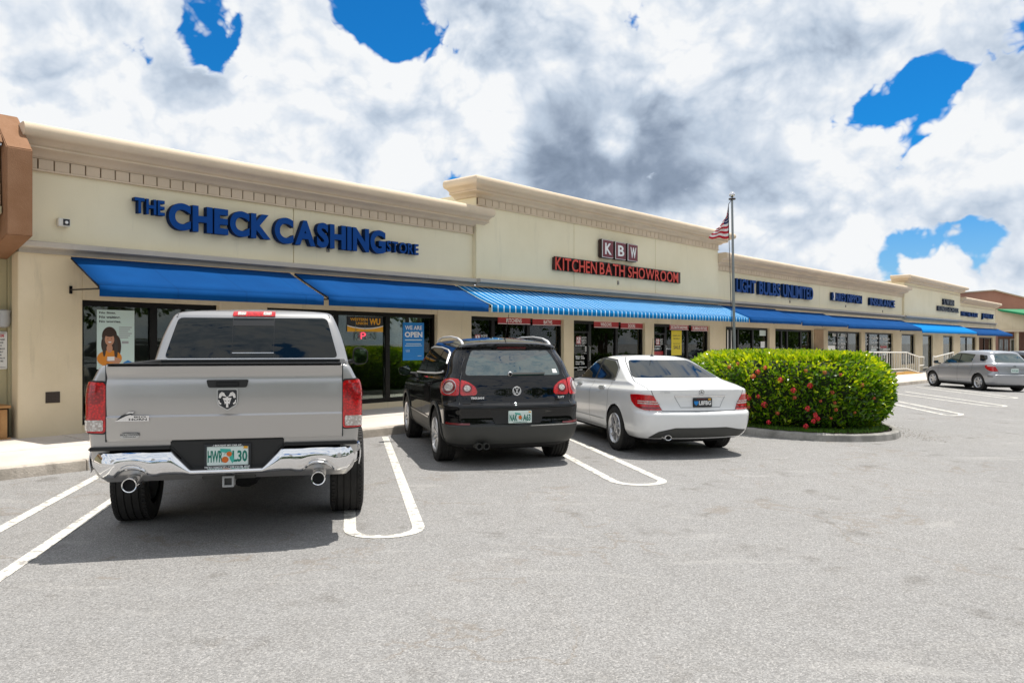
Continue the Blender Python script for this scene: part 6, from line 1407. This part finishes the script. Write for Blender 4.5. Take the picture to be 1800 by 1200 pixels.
# ---------- the black compact SUV
def suv():
    c = Car('compact_suv', 'black compact SUV with roof rails and grey lower bumper, between pickup and white sedan', 'car')
    AXL = [(.92, .345), (3.524, .345)]; r_ = dict(rw=.24, rr=.32, br=.07, fw=.35, fr=.40, bf=.16)
    keys = [dict(z=.24, w=.74, xr=.22, xf=4.20, m=2, **r_), dict(z=.30, w=.83, xr=.10, xf=4.33, m=1, **r_), dict(z=.40, w=.88, xr=.03, xf=4.40, m=1, n=4, **r_), dict(z=.53, w=.898, xr=-.005, xf=4.42, m=1, n=2, **r_), dict(z=.55, w=.896, xr=.02, xf=4.42, n=4, **r_), dict(z=.66, w=.900, xr=.03, xf=4.42, n=4, **r_),
            dict(z=.745, w=.905, xr=.018, xf=4.40, n=3, **r_), dict(z=.785, w=.905, xr=.022, xf=4.38, n=3, **r_), dict(z=.825, w=.905, xr=.075, xf=4.34, zf=.80, n=3, **r_), dict(z=.90, w=.904, xr=.095, xf=4.28, zf=.86, n=4, **r_), dict(z=1.02, w=.895, xr=.115, xf=4.15, zf=.93, **r_), dict(z=1.11, w=.872, xr=.145, xf=3.90, zf=.99, **r_),
            dict(z=1.145, w=.852, xr=.165, xf=3.55, zf=1.03, rw=.22, rr=.30, br=.07, fw=.3, fr=.25, bf=.2, n=4), dict(z=1.175, w=.84, xr=.185, xf=3.32, zf=1.06, rw=.22, rr=.30, br=.07, fw=.3, fr=.2, bf=.22, n=5), dict(z=1.32, w=.79, xr=.27, xf=2.98, zf=1.28, rw=.20, rr=.28, br=.06, fw=.25, fr=.2, bf=.18, n=5), dict(z=1.45, w=.715, xr=.36, xf=2.62, zf=1.47, zc=.012, rw=.28, rr=.25, br=.05, fw=.2, fr=.2, bf=.14, n=3),
            dict(z=1.475, w=.695, xr=.355, xf=2.54, zf=1.51, zc=.022, rw=.30, rr=.24, br=.06, fw=.2, fr=.2, bf=.12, n=2), dict(z=1.51, w=.672, xr=.29, xf=2.46, zf=1.55, zc=.028, rw=.32, rr=.22, br=.07, fw=.2, fr=.2, bf=.12, n=2), dict(z=1.53, w=.645, xr=.285, xf=2.40, zf=1.575, zc=.034, rw=.32, rr=.22, br=.07, fw=.2, fr=.2, bf=.1, n=3), dict(z=1.57, w=.57, xr=.36, xf=2.30, zf=1.605, zc=.026, rw=.2, rr=.2, br=.08, fw=.2, fr=.2, bf=.1, n=3, zk=[(.3, -.012), (1.2, .028), (2.4, .02)]),
            dict(z=1.60, w=.38, xr=.50, xf=2.20, zc=.010, rw=.2, rr=.2, br=.05, fw=.2, fr=.2, bf=.1, n=3, zk=[(.3, -.012), (1.2, .030), (2.4, .02)]), dict(z=1.618, w=.02, xr=.65, xf=2.05, rw=.01, rr=.01, fw=.01, fr=.01, bf=0, zk=[(.3, -.01), (1.2, .032), (2.4, .02)])]
    c.loft(keys, AXL, .405, 9, steps=4, nside=115, mats=('blackpaint', 'clad', 'dark'))
    rg = c.patch('rear_window', rnd([(-.66, 1.16), (-.635, 1.30), (-.575, 1.475), (.575, 1.475), (.635, 1.30), (.66, 1.16)], .05), 'cargl2', .004)[0]
    c.patch('window_border', rnd([(-.72, 1.15), (-.70, 1.30), (-.62, 1.485), (.62, 1.485), (.70, 1.30), (.72, 1.15)], .05), 'blackpaint', .002, parent=rg)
    q = MB(); c.gap([(.10, 1.175), (-.42, 1.178)], .022, mirror=False, off=.02, into=q); wp = q.build('wiper', 'black', c.root); q = MB(); q.lathe([(-.03, .02), (-.02, .032), (.02, .035)], 14, 'x'); h_ = q.build('pivot', 'satin', wp, smooth=True); p0 = c.hit(.07, 1.18, .0)[0]; h_.location = p0
    hb = c.patch('high_brake_light', rnd([(-.22, 1.50), (-.20, 1.522), (.20, 1.522), (.22, 1.50)], .008), 'reddark', .004, step=.03)[0]
    q = MB(); p0 = c.hit(-.56, 1.20, .006); c.patch('sticker', [(-.62, 1.185), (-.61, 1.235), (-.55, 1.235), (-.55, 1.185)], 'white', .006, parent=rg)
    for sg in (1, -1):
        L = c.patch('taillight', [(sg*a, b) for a, b in rnd([(.735, .91), (.735, 1.11), (.90, 1.125), (1.06, 1.10), (1.15, 1.035), (1.12, .955), (.99, .91)], .04)], 'red', .014, step=.03)[0]
        c.patch('chrome_ring', [(sg*a, b) for a, b in oval(.905, 1.015, .125, .088)], 'satin', .017, step=.03, parent=L); c.patch('dark_ring', [(sg*a, b) for a, b in oval(.905, 1.015, .116, .080)], 'reddark', .019, step=.03, parent=L); c.patch('reversing_lens', [(sg*a, b) for a, b in oval(.895, 1.018, .075, .052)], 'clear', .022, step=.03, parent=L)
        L = c.patch('hatch_light', [(sg*a, b) for a, b in rnd([(.722, .91), (.722, 1.108), (.62, 1.08), (.53, 1.02), (.505, .95), (.53, .915)], .035)], 'red', .012, step=.03)[0]
        c.patch('dark_ring', [(sg*a, b) for a, b in oval(.635, 1.0, .062, .055)], 'reddark', .015, step=.03, parent=L); c.patch('lens', [(sg*a, b) for a, b in oval(.635, 1.002, .042, .036)], 'clear', .018, step=.03, parent=L)
        c.patch('reflector', [(sg*a, b) for a, b in rnd([(.60, .545), (.60, .572), (.92, .578), (.92, .55)], .006)], 'reddark', .008, step=.04)
        # side glass with its bright surround
        a0, a1, m1, m2, a2, a3 = c.px(.66), c.px(1.22), c.px(2.02), c.px(2.08), c.px(1.28), c.px(3.02)
        c.patch('side_window', [(sg*p_, z) for p_, z in rnd([(a0, 1.30), (c.px(.80), 1.43), (a1, 1.475), (a1, 1.17), (c.px(.82), 1.19)], .05)], 'cargl', .004); c.patch('side_window', [(sg*p_, z) for p_, z in rnd([(a2, 1.165), (a2, 1.478), (m1, 1.49), (m1, 1.14)], .025)], 'cargl', .004)
        c.patch('side_window', [(sg*p_, z) for p_, z in rnd([(m2, 1.14), (m2, 1.49), (c.px(2.42), 1.455), (c.px(2.80), 1.30), (a3, 1.115)], .03)], 'cargl', .004)
        q = MB(); top_ = [(a0-.02, 1.30), (c.px(.78), 1.44), (c.px(1.0), 1.475), (c.px(1.5), 1.503), (c.px(2.1), 1.505), (c.px(2.44), 1.47), (c.px(2.80), 1.325), (a3+.06, 1.115)]
        c.wire('window_trim', top_, .011, 'bright', sg); c.wire('window_trim', [(c.px(.74), 1.20), (c.px(.80), 1.182), (c.px(1.2), 1.155), (c.px(2.0), 1.128), (a3+.06, 1.105)], .011, 'bright', sg)
        q = MB(); P_ = [(.56, .60, 1.545), (.66, .60, 1.59), (.88, .60, 1.632), (1.3, .60, 1.655), (1.9, .60, 1.648), (2.2, .60, 1.62), (2.33, .60, 1.58)]; q.tube([(x, sg*y, z) for x, y, z in P_], [.018, .020, .014, .013, .013, .014, .018], 10); q.build('roof_rail', 'bright', c.root, smooth=True)
        for ax, rz in AXL:      # grey arch trims
            pl = [(c.px(ax+math.cos(t_)*ro), rz+math.sin(t_)*ro) for ro, rng_ in ((.405, [math.pi*(-.06+1.12*i/20) for i in range(21)]), (.455, [math.pi*(1.06-1.12*i/20) for i in range(21)])) for t_ in rng_]
            if ax < 2: pl = [(p_, z) for p_, z in pl]
            q = MB(); n_ = 21; v = []
            for i in range(21):
                for kk in (i, 41-i): v.append(c.hit(sg*pl[kk][0], pl[kk][1], .010)[0])
            q.add(v, [(2*i, 2*i+1, 2*i+3, 2*i+2) for i in range(20)]); o_ = q.build('arch_trim', 'clad', c.root, smooth='all'); md = o_.modifiers.new('s', 'SOLIDIFY'); md.thickness = .014; md.offset = 0
        for x in (1.45, 2.50): c.patch('door_handle', [(sg*p_, z) for p_, z in rnd([(c.px(x-.1), .975), (c.px(x-.1), 1.005), (c.px(x+.1), 1.005), (c.px(x+.1), .975)], .01)], 'blackpaint', .028, step=.05)
        for x, z0_, z1_ in ((1.25, .72, 1.16), (2.05, .40, 1.13), (3.08, .40, 1.10)): c.gap([(sg*c.px(x), z0_), (sg*c.px(x), z1_)], mirror=False)
        c.gap([(sg*c.px(1.25), .72), (sg*c.px(1.42), .42), (sg*c.px(3.08), .40)], mirror=False); c.strip('side_moulding', [(sg*c.px(1.45), .53), (sg*c.px(3.05), .53)], .018, 'satin', .008, False)
        c.patch('headlight', [(sg*p_, z) for p_, z in rnd([(c.px(4.0), .74), (c.px(3.95), .86), (c.cum[-1]-.5, .84), (c.cum[-1]-.5, .70)], .03)], 'clear', .006)
    c.gap([(.728, .80), (.728, 1.13), (.70, 1.30), (.63, 1.49)], .009); c.gap([(.728, .84), (.728, .765), (-.728, .765), (-.728, .84)], .009, mirror=False); c.gap([(.728, .785), (1.25, .80)], .006)
    c.patch('plate_recess', rnd([(-.36, .735), (-.29, .56), (.29, .56), (.36, .735)], .02), 'black', .003)
    x0 = .008; p = c.plate(-.02, .645, x0, 'fl'); q = MB(); xx = x0-.0075
    c.rtext('characters', 'NAK', .12, .018, .595, .680, xx, 'plateg', .035, parent=p); c.rtext('characters', 'A63', -.055, -.155, .595, .680, xx, 'plateg', .035, parent=p); flatpoly(c, 'orange_print', oval(-.018, .64, .022, .026, 14), xx, 'plateo', p); flatpoly(c, 'state_outline', [(.05, .70), (-.02, .69), (-.05, .62), (-.03, .60), (-.02, .67), (.05, .685)], xx+.0006, 'platel', p)
    c.rtext('characters', 'SUNSHINE STATE', .07, -.11, .575, .586, xx, 'plateg', .02, parent=p); flatpoly(c, 'sticker', [(-.13, .70), (-.16, .70), (-.16, .715), (-.13, .715)], xx, 'gold', p)
    vwlogo(c, .092, .0, .965, .058)
    c.rtext('lettering', 'TIGUAN', .60, .43, .870, .897, .090, 'bright', .05, .12); c.rtext('lettering', '2.0T', -.55, -.64, .870, .895, .093, 'bright', .04, .12)
    for y in (.50, .41): tip(c, .02, .5, y, .285, .042, 'clad'); 
    q = MB(); q.tube([(.30, .36, .30), (.30, -.15, .30)], .035, 10); q.build('silencer', 'gold' if False else 'satin', c.root)
    q = MB(); q.box(.4, 4.0, -.62, .62, .20, .30); q.build('chassis', 'dark', c.root)
    c.patch('windscreen', rnd([(c.cum[-1]-.72, 1.14), (c.cum[-1]-.60, 1.50), (c.cum[-1]-.01, 1.52), (c.cum[-1]-.01, 1.12)], .02), 'cargl', .004, mirror=True)
    mirror_(c, 3.02, .91, 1.12, .19, .15, 'blackpaint'); antenna(c, .66, .0, 1.605, .40, -.45)
    c.wheels(AXL, .348, .235, 1.57, .235, spk(10, .022, .017)); c.finish(); return c

# ---------- the white sedan
def sedan():
    c = Car('sedan', 'white four-door sedan with tinted windows, parked beside the flowering hedge', 'car')
    AXL = [(1.05, .325), (3.81, .325)]; r_ = dict(rw=.30, rr=.30, br=.07, fw=.38, fr=.42, bf=.18); g_ = dict(fw=.3, fr=.2, bf=.2)
    tk = [(0, 0), (.10, .0), (.55, -.01), (3.2, -.04), (4.4, -.12)]
    keys = [dict(z=.22, w=.70, xr=.28, xf=4.35, m=2, **r_), dict(z=.26, w=.80, xr=.12, xf=4.46, n=3, **r_), dict(z=.36, w=.865, xr=.05, xf=4.55, n=4, **r_), dict(z=.50, w=.880, xr=.012, xf=4.58, n=4, **r_), dict(z=.58, w=.884, xr=.004, xf=4.58, n=3, **r_), dict(z=.622, w=.885, xr=.018, xf=4.57, n=2, **r_), dict(z=.645, w=.885, xr=.06, xf=4.56, n=3, **r_), dict(z=.78, w=.884, xr=.088, xf=4.50, zf=.72, n=4, **r_),
            dict(z=.875, w=.875, xr=.075, xf=4.42, zf=.77, n=3, **r_), dict(z=.935, w=.858, xr=.065, xf=4.32, zf=.80, n=3, **r_), dict(z=.955, w=.838, xr=.085, xf=4.20, zf=.83, n=4, **r_), dict(z=.985, w=.81, xr=.22, xf=3.9, zf=.87, rw=.30, rr=.25, br=.05, n=4, **g_), dict(z=1.028, w=.79, xr=.50, xf=3.42, zf=.94, rw=.26, rr=.22, br=.05, n=3, **g_),
            dict(z=1.052, w=.77, xr=.62, xf=3.22, zf=.98, rw=.24, rr=.22, br=.06, n=5, **g_), dict(z=1.165, w=.70, xr=.96, xf=2.90, zf=1.16, rw=.22, rr=.22, br=.06, fw=.25, fr=.2, bf=.16, n=5), dict(z=1.27, w=.635, xr=1.26, xf=2.56, zf=1.31, rw=.2, rr=.2, br=.05, fw=.2, fr=.2, bf=.12, n=4), dict(z=1.325, w=.595, xr=1.42, xf=2.36, zf=1.34, rw=.2, rr=.2, br=.05, fw=.2, fr=.2, bf=.1, n=3),
            dict(z=1.355, w=.53, xr=1.55, xf=2.24, rw=.2, rr=.2, br=.05, fw=.2, fr=.2, bf=.08, n=3, zk=[(1.5, -.006), (2., .008), (2.3, 0)]), dict(z=1.376, w=.32, xr=1.68, xf=2.15, rw=.1, rr=.1, br=.02, fw=.1, fr=.1, bf=.02, n=3), dict(z=1.382, w=.02, xr=1.8, xf=2.08, rw=.01, rr=.01, fw=.01, fr=.01, bf=0)]
    c.loft(keys, AXL, .355, 7, steps=4, nside=115, mats=('whitepaint', 'clad', 'dark'))
    c.patch('rear_window', rnd([(-.69, 1.075), (-.60, 1.20), (-.50, 1.315), (.50, 1.315), (.60, 1.20), (.69, 1.075)], .05), 'cargl', .004, rear=True)
    for sg in (1, -1):
        L = c.patch('taillight', [(sg*a, b) for a, b in rnd([(.56, .655), (.685, .865), (.90, .872), (1.08, .862), (1.03, .775), (.93, .70), (.80, .66)], .03)], 'red', .012, step=.03)[0]
        c.patch('white_bar', [(sg*a, b) for a, b in ((.612, .765), (.622, .782), (.90, .79), (.90, .773))], 'clear', .015, step=.03, parent=L); c.patch('white_bar', [(sg*a, b) for a, b in ((.595, .735), (.605, .752), (.90, .76), (.90, .743))], 'clear', .015, step=.03, parent=L); c.patch('dark_band', [(sg*a, b) for a, b in ((.575, .675), (.588, .70), (.90, .70), (.84, .675))], 'reddark', .014, step=.03, parent=L)
        P = c.px
        c.patch('side_window', [(sg*p_, z) for p_, z in rnd([(P(1.30), 1.035), (P(1.36), 1.19), (P(1.62), 1.295), (P(2.06), 1.318), (P(2.06), 1.005)], .05)], 'cargl', .004)
        c.patch('side_window', [(sg*p_, z) for p_, z in rnd([(P(2.12), 1.005), (P(2.12), 1.318), (P(2.38), 1.298), (P(2.72), 1.18), (P(3.06), .99)], .04)], 'cargl', .004)
        q = MB(); c.gap([(sg*a, b) for a, b in ((P(1.27), 1.03), (P(1.32), 1.19), (P(1.58), 1.308), (P(2.06), 1.332), (P(2.40), 1.308), (P(2.75), 1.19), (P(3.12), .985), (P(1.27), 1.022))], .014, mirror=False, off=.006, into=q); q.build('window_trim', 'black', c.root)
        for x in (1.60, 2.66): c.patch('door_handle', [(sg*p_, z) for p_, z in rnd([(P(x-.1), .875), (P(x-.1), .905), (P(x+.1), .90), (P(x+.1), .87)], .01)], 'satin', .028, step=.05)
        for x in (2.09, 3.15): c.gap([(sg*P(x), .33), (sg*P(x), .99)], mirror=False)
        c.gap([(sg*P(1.36), .50), (sg*P(1.32), .74), (sg*P(1.36), 1.02)], mirror=False); c.gap([(sg*P(1.5), .30), (sg*P(3.15), .30)], .008, mirror=False); c.strip('side_moulding', [(sg*P(1.48), .42), (sg*P(3.1), .42)], .012, 'grey', .005, False)
        c.gap([(sg*.56, .65), (sg*.69, .87), (sg*.72, .955)], .008, mirror=False); c.patch('window_pillar', [(sg*a, b) for a, b in ((P(2.055), 1.01), (P(2.055), 1.322), (P(2.125), 1.322), (P(2.125), 1.01))], 'black', .003)
        c.gap([(1.66, sg*.44), (1.45, sg*.545), (1.05, sg*.645), (.66, sg*.735)], .012, mirror=False, top=True); c.gap([(.66, sg*.735), (.40, sg*.745), (.17, sg*.735)], .008, mirror=False, top=True)
        c.patch('headlight', [(sg*p_, z) for p_, z in rnd([(P(4.05), .64), (P(4.0), .76), (c.cum[-1]-.5, .74), (c.cum[-1]-.5, .62)], .03)], 'clear', .006)
    c.gap([(-.56, .647), (.56, .647)], .009, mirror=False)
    q = MB(); c.gap([(.50, 1.322), (-.50, 1.322)], .012, mirror=False, off=.004, into=q); q.build('glass_seal', 'black', c.root)
    # number plate bay
    c.patch('plate_recess', rnd([(-.38, .845), (-.29, .70), (.29, .70), (.38, .845)], .02), 'whitepaint', -.004, skirt=False) if False else None
    q = MB(); c.gap([(-.385, .842), (-.30, .697), (.30, .697), (.385, .842)], .009, mirror=False, off=.003, into=q); q.build('plate_bay_edge', 'grey', c.root, smooth='all')
    q = MB(); c.gap([(-.39, .852), (.39, .852)], .016, mirror=False, off=.010, into=q); q.build('boot_trim', 'chrome', c.root, smooth='all')
    xp = .066; p = c.plate(-.02, .765, xp, 'dark', .285, .125); xx = xp-.0075
    c.rtext('characters', 'L8FBG', .04, -.145, .73, .79, xx, 'white', .03, parent=p); flatpoly(c, 'crest_print', [(.115, .785), (.05, .785), (.05, .755), (.082, .722), (.115, .755)], xx, 'posterblue', p); c.rtext('characters', 'FLORIDA', .07, -.07, .805, .817, xx, 'reddark', .04, parent=p); flatpoly(c, 'sticker', [(-.10, .80), (-.14, .80), (-.14, .82), (-.10, .82)], xx, 'gold', p)
    # three-pointed star
    q = MB(); q.lathe([(.0, .040), (-.004, .040), (-.004, .035), (.0, .035)], 28, 'x', closed=True); em = q.build('emblem', 'chrome', c.root, smooth=True); em.location = (.064, 0, .905)
    for k in range(3): a = math.pi/2+k*2*math.pi/3; flatpoly(c, 'star_ray', [(.037*math.cos(a), .037*math.sin(a)), (.007*math.cos(a+1.05), .007*math.sin(a+1.05)), (0, 0), (.007*math.cos(a-1.05), .007*math.sin(a-1.05))], -.002, 'chrome', em, .003)
    c.rtext('lettering', 'C 250', .62, .47, .895, .918, .080, 'satin', .02, .1)
    c.patch('diffuser', rnd([(-.68, .28), (-.76, .37), (-.60, .385), (-.38, .42), (.38, .42), (.62, .365), (.76, .27)], .015), 'clad', .004)
    tip(c, .055, .5, .50, .29, .040, 'chrome', 1.35)
    q = MB(); q.box(.5, 4.1, -.6, .6, .17, .27); q.build('chassis', 'dark', c.root)
    c.patch('windscreen', rnd([(c.cum[-1]-.66, 1.04), (c.cum[-1]-.52, 1.33), (c.cum[-1]-.01, 1.34), (c.cum[-1]-.01, 1.02)], .02), 'cargl', .004, mirror=True)
    mirror_(c, 3.0, .92, .99, .19, .13, 'whitepaint'); antenna(c, 1.66, .0, 1.365, .30, -.12)
    c.wheels(AXL, .325, .225, 1.55, .222, spk(5, .014, .018, pair=.30)); c.finish(); return c

# ---------- the silver hatchback (and a dark car of the same build beyond it)
def hatch(label, paint):
    c = Car('hatchback', label, 'car'); AXL = [(.85, .315), (3.45, .315)]; r_ = dict(rw=.26, rr=.34, br=.08, fw=.38, fr=.46, bf=.20); g_ = dict(fw=.3, fr=.2, bf=.2)
    keys = [dict(z=.20, w=.70, xr=.22, xf=4.14, m=2, **r_), dict(z=.25, w=.80, xr=.10, xf=4.26, n=3, **r_), dict(z=.36, w=.865, xr=.04, xf=4.34, n=4, **r_), dict(z=.52, w=.880, xr=.0, xf=4.36, n=4, **r_), dict(z=.62, w=.882, xr=-.003, xf=4.35, n=2, **r_), dict(z=.655, w=.882, xr=.05, xf=4.33, n=3, **r_), dict(z=.80, w=.882, xr=.07, xf=4.27, zf=.70, n=4, **r_), dict(z=.93, w=.872, xr=.07, xf=4.15, zf=.76, n=4, **r_),
            dict(z=1.01, w=.85, xr=.09, xf=3.95, zf=.82, n=3, **r_), dict(z=1.045, w=.83, xr=.12, xf=3.60, zf=.88, rw=.24, rr=.3, br=.08, n=4, **g_), dict(z=1.07, w=.81, xr=.145, xf=3.38, zf=.93, rw=.24, rr=.3, br=.08, n=5, **g_), dict(z=1.22, w=.75, xr=.28, xf=3.0, zf=1.16, rw=.22, rr=.28, br=.08, fw=.25, fr=.2, bf=.18, n=5), dict(z=1.38, w=.68, xr=.46, xf=2.55, zf=1.37, rw=.2, rr=.25, br=.06, fw=.22, fr=.2, bf=.14, n=4),
            dict(z=1.44, w=.64, xr=.46, xf=2.40, zf=1.45, rw=.2, rr=.22, br=.08, fw=.22, fr=.2, bf=.12, n=3), dict(z=1.475, w=.58, xr=.50, xf=2.25, zf=1.50, rw=.2, rr=.22, br=.08, fw=.22, fr=.2, bf=.12, n=3, zk=[(.4, -.015), (1.3, .03), (2.4, .0)]), dict(z=1.50, w=.35, xr=.70, xf=2.1, rw=.15, rr=.15, br=.05, fw=.15, fr=.15, bf=.1, n=3, zk=[(.4, -.015), (1.3, .03), (2.4, .0)]), dict(z=1.508, w=.02, xr=.9, xf=1.95, rw=.01, rr=.01, fw=.01, fr=.01, bf=0, zk=[(.4, -.01), (1.3, .03), (2.4, .0)])]
    c.loft(keys, AXL, .36, 6, steps=4, nside=100, mats=(paint, 'clad', 'dark'))
    c.patch('rear_window', rnd([(-.70, 1.09), (-.62, 1.25), (-.56, 1.40), (.56, 1.40), (.62, 1.25), (.70, 1.09)], .05), 'cargl2', .004)
    for sg in (1, -1):
        P = c.px
        L = c.patch('taillight', [(sg*a, b) for a, b in rnd([(.60, .76), (.66, .84), (.73, .965), (.95, .985), (1.12, .965), (1.06, .86), (.93, .78), (.80, .745)], .03)], 'red', .012, step=.03)[0]; c.patch('clear_band', [(sg*a, b) for a, b in rnd([(.72, .93), (.74, .96), (1.0, .965), (.98, .93)], .01)], 'clear', .015, step=.03, parent=L)
        c.patch('side_window', [(sg*p_, z) for p_, z in rnd([(P(.52), 1.20), (P(.62), 1.34), (P(.98), 1.36), (P(.86), 1.13), (P(.66), 1.12)], .04)], 'cargl', .004)
        c.patch('side_window', [(sg*p_, z) for p_, z in rnd([(P(1.30), 1.07), (P(1.22), 1.37), (P(1.95), 1.405), (P(1.95), 1.03)], .03)], 'cargl2', .004); c.patch('side_window', [(sg*p_, z) for p_, z in rnd([(P(2.02), 1.03), (P(2.02), 1.405), (P(2.30), 1.375), (P(2.70), 1.22), (P(3.18), .975)], .03)], 'cargl2', .004)
        c.patch('window_pillar', [(sg*a, b) for a, b in ((P(1.94), 1.03), (P(1.94), 1.40), (P(2.03), 1.40), (P(2.03), 1.03))], 'black', .003)
        for x in (1.42, 2.42): c.patch('door_handle', [(sg*p_, z) for p_, z in rnd([(P(x-.1), .90), (P(x-.1), .93), (P(x+.1), .92), (P(x+.1), .89)], .01)], 'satin', .028, step=.05)
        for x, z0_ in ((1.98, .28), (3.10, .28)): c.gap([(sg*P(x), z0_), (sg*P(x), 1.0)], .009, mirror=False)
        c.gap([(sg*P(1.28), .62), (sg*P(1.16), .80), (sg*P(1.20), 1.06)], .009, mirror=False); c.gap([(sg*.60, .67), (sg*.60, .75)], .008, mirror=False); c.gap([(sg*.73, .97), (sg*.72, 1.1)], .008, mirror=False)
        c.patch('bumper_reflector', [(sg*a, b) for a, b in rnd([(.78, .545), (.78, .57), (.96, .575), (.96, .55)], .006)], 'ink', .006, step=.04)
        c.patch('headlight', [(sg*p_, z) for p_, z in rnd([(P(3.72), .74), (P(3.70), .80), (P(3.9), .80), (c.cum[-1]-.45, .70), (c.cum[-1]-.45, .60)], .03)], 'clear', .006)
    c.gap([(-.60, .668), (.60, .668)], .009, mirror=False); c.patch('windscreen', rnd([(c.cum[-1]-.68, 1.04), (c.cum[-1]-.54, 1.40), (c.cum[-1]-.01, 1.42), (c.cum[-1]-.01, 1.0)], .02), 'cargl', .004, mirror=True)
    q = MB(); c.gap([(-.36, .885), (.36, .885)], .02, mirror=False, off=.012, into=q); q.build('hatch_trim', 'satin', c.root, smooth='all'); c.patch('plate_recess', rnd([(-.24, .70), (-.24, .87), (.24, .87), (.24, .70)], .015), paint, .003)
    p = c.plate(0, .79, .055, 'fl'); c.rtext('characters', 'X47 LJD', .13, -.13, .76, .81, .047, 'plateg', .035, parent=p)
    q = MB(); q.lathe([(.0, .038), (-.004, .038), (-.004, .030), (.0, .030)], 24, 'x', closed=True); em = q.build('emblem', 'chrome', c.root, smooth=True); em.location = (.066, 0, .95); em.scale = (1, 1.3, .9)
    q = MB(); q.box(.4, 3.9, -.6, .6, .15, .25); q.build('chassis', 'dark', c.root)
    mirror_(c, 3.02, .92, 1.02, .17, .13, 'black'); c.wheels(AXL, .315, .205, 1.52, .205, spk(6, .05, .030)); c.finish(); return c
tk = pickup(); place(tk.root, -2.47, 7.17, 12.9, 1.30)
sv = suv(); place(sv.root, -.17, 10.62, 16, .92)
sd_ = sedan(); place(sd_.root, 2.36, 11.66, 15, 1.05)
ht_ = hatch('silver hatchback parked at the right beyond the hedge', 'silver2'); place(ht_.root, 18.55, 29.5, 7, .85)
# a dark car beyond the hatchback, cut by the right edge: a copy of the same build in another paint
def copy_tree(o, parent=None):
    c = o.copy(); col.objects.link(c); c.parent = parent
    for ch in list(o.children): copy_tree(ch, c)
    return c
c2 = copy_tree(ht_.root); c2['label'] = 'dark car cut by the right edge, behind the silver hatchback'
for ch in c2.children:
    if ch.name.split('.')[0] in ('body', 'plate_recess'): ch.material_slots[0].link = 'OBJECT'; ch.material_slots[0].material = M['bluepaint']
place(c2, 22.9, 33.8, 7, .85)
# a few dry leaves and bits of grit by the island
q = MB()
for k in range(420):
    t = random.uniform(-.9, .5); r_ = abs(random.gauss(0, .35)); x, y = isl(t, 1.80+r_, 2.55+r_); s_ = random.uniform(.008, .028); a = random.uniform(0, 6.3)
    q.add([(x, y, zg(x)+.006), (x+s_*math.cos(a), y+s_*math.sin(a), zg(x)+.012), (x+s_*math.cos(a+1.2), y+s_*math.sin(a+1.2), zg(x)+.007)], [(0, 1, 2)])
tag(q.build('leaf_litter', 'bark'), kind='stuff')
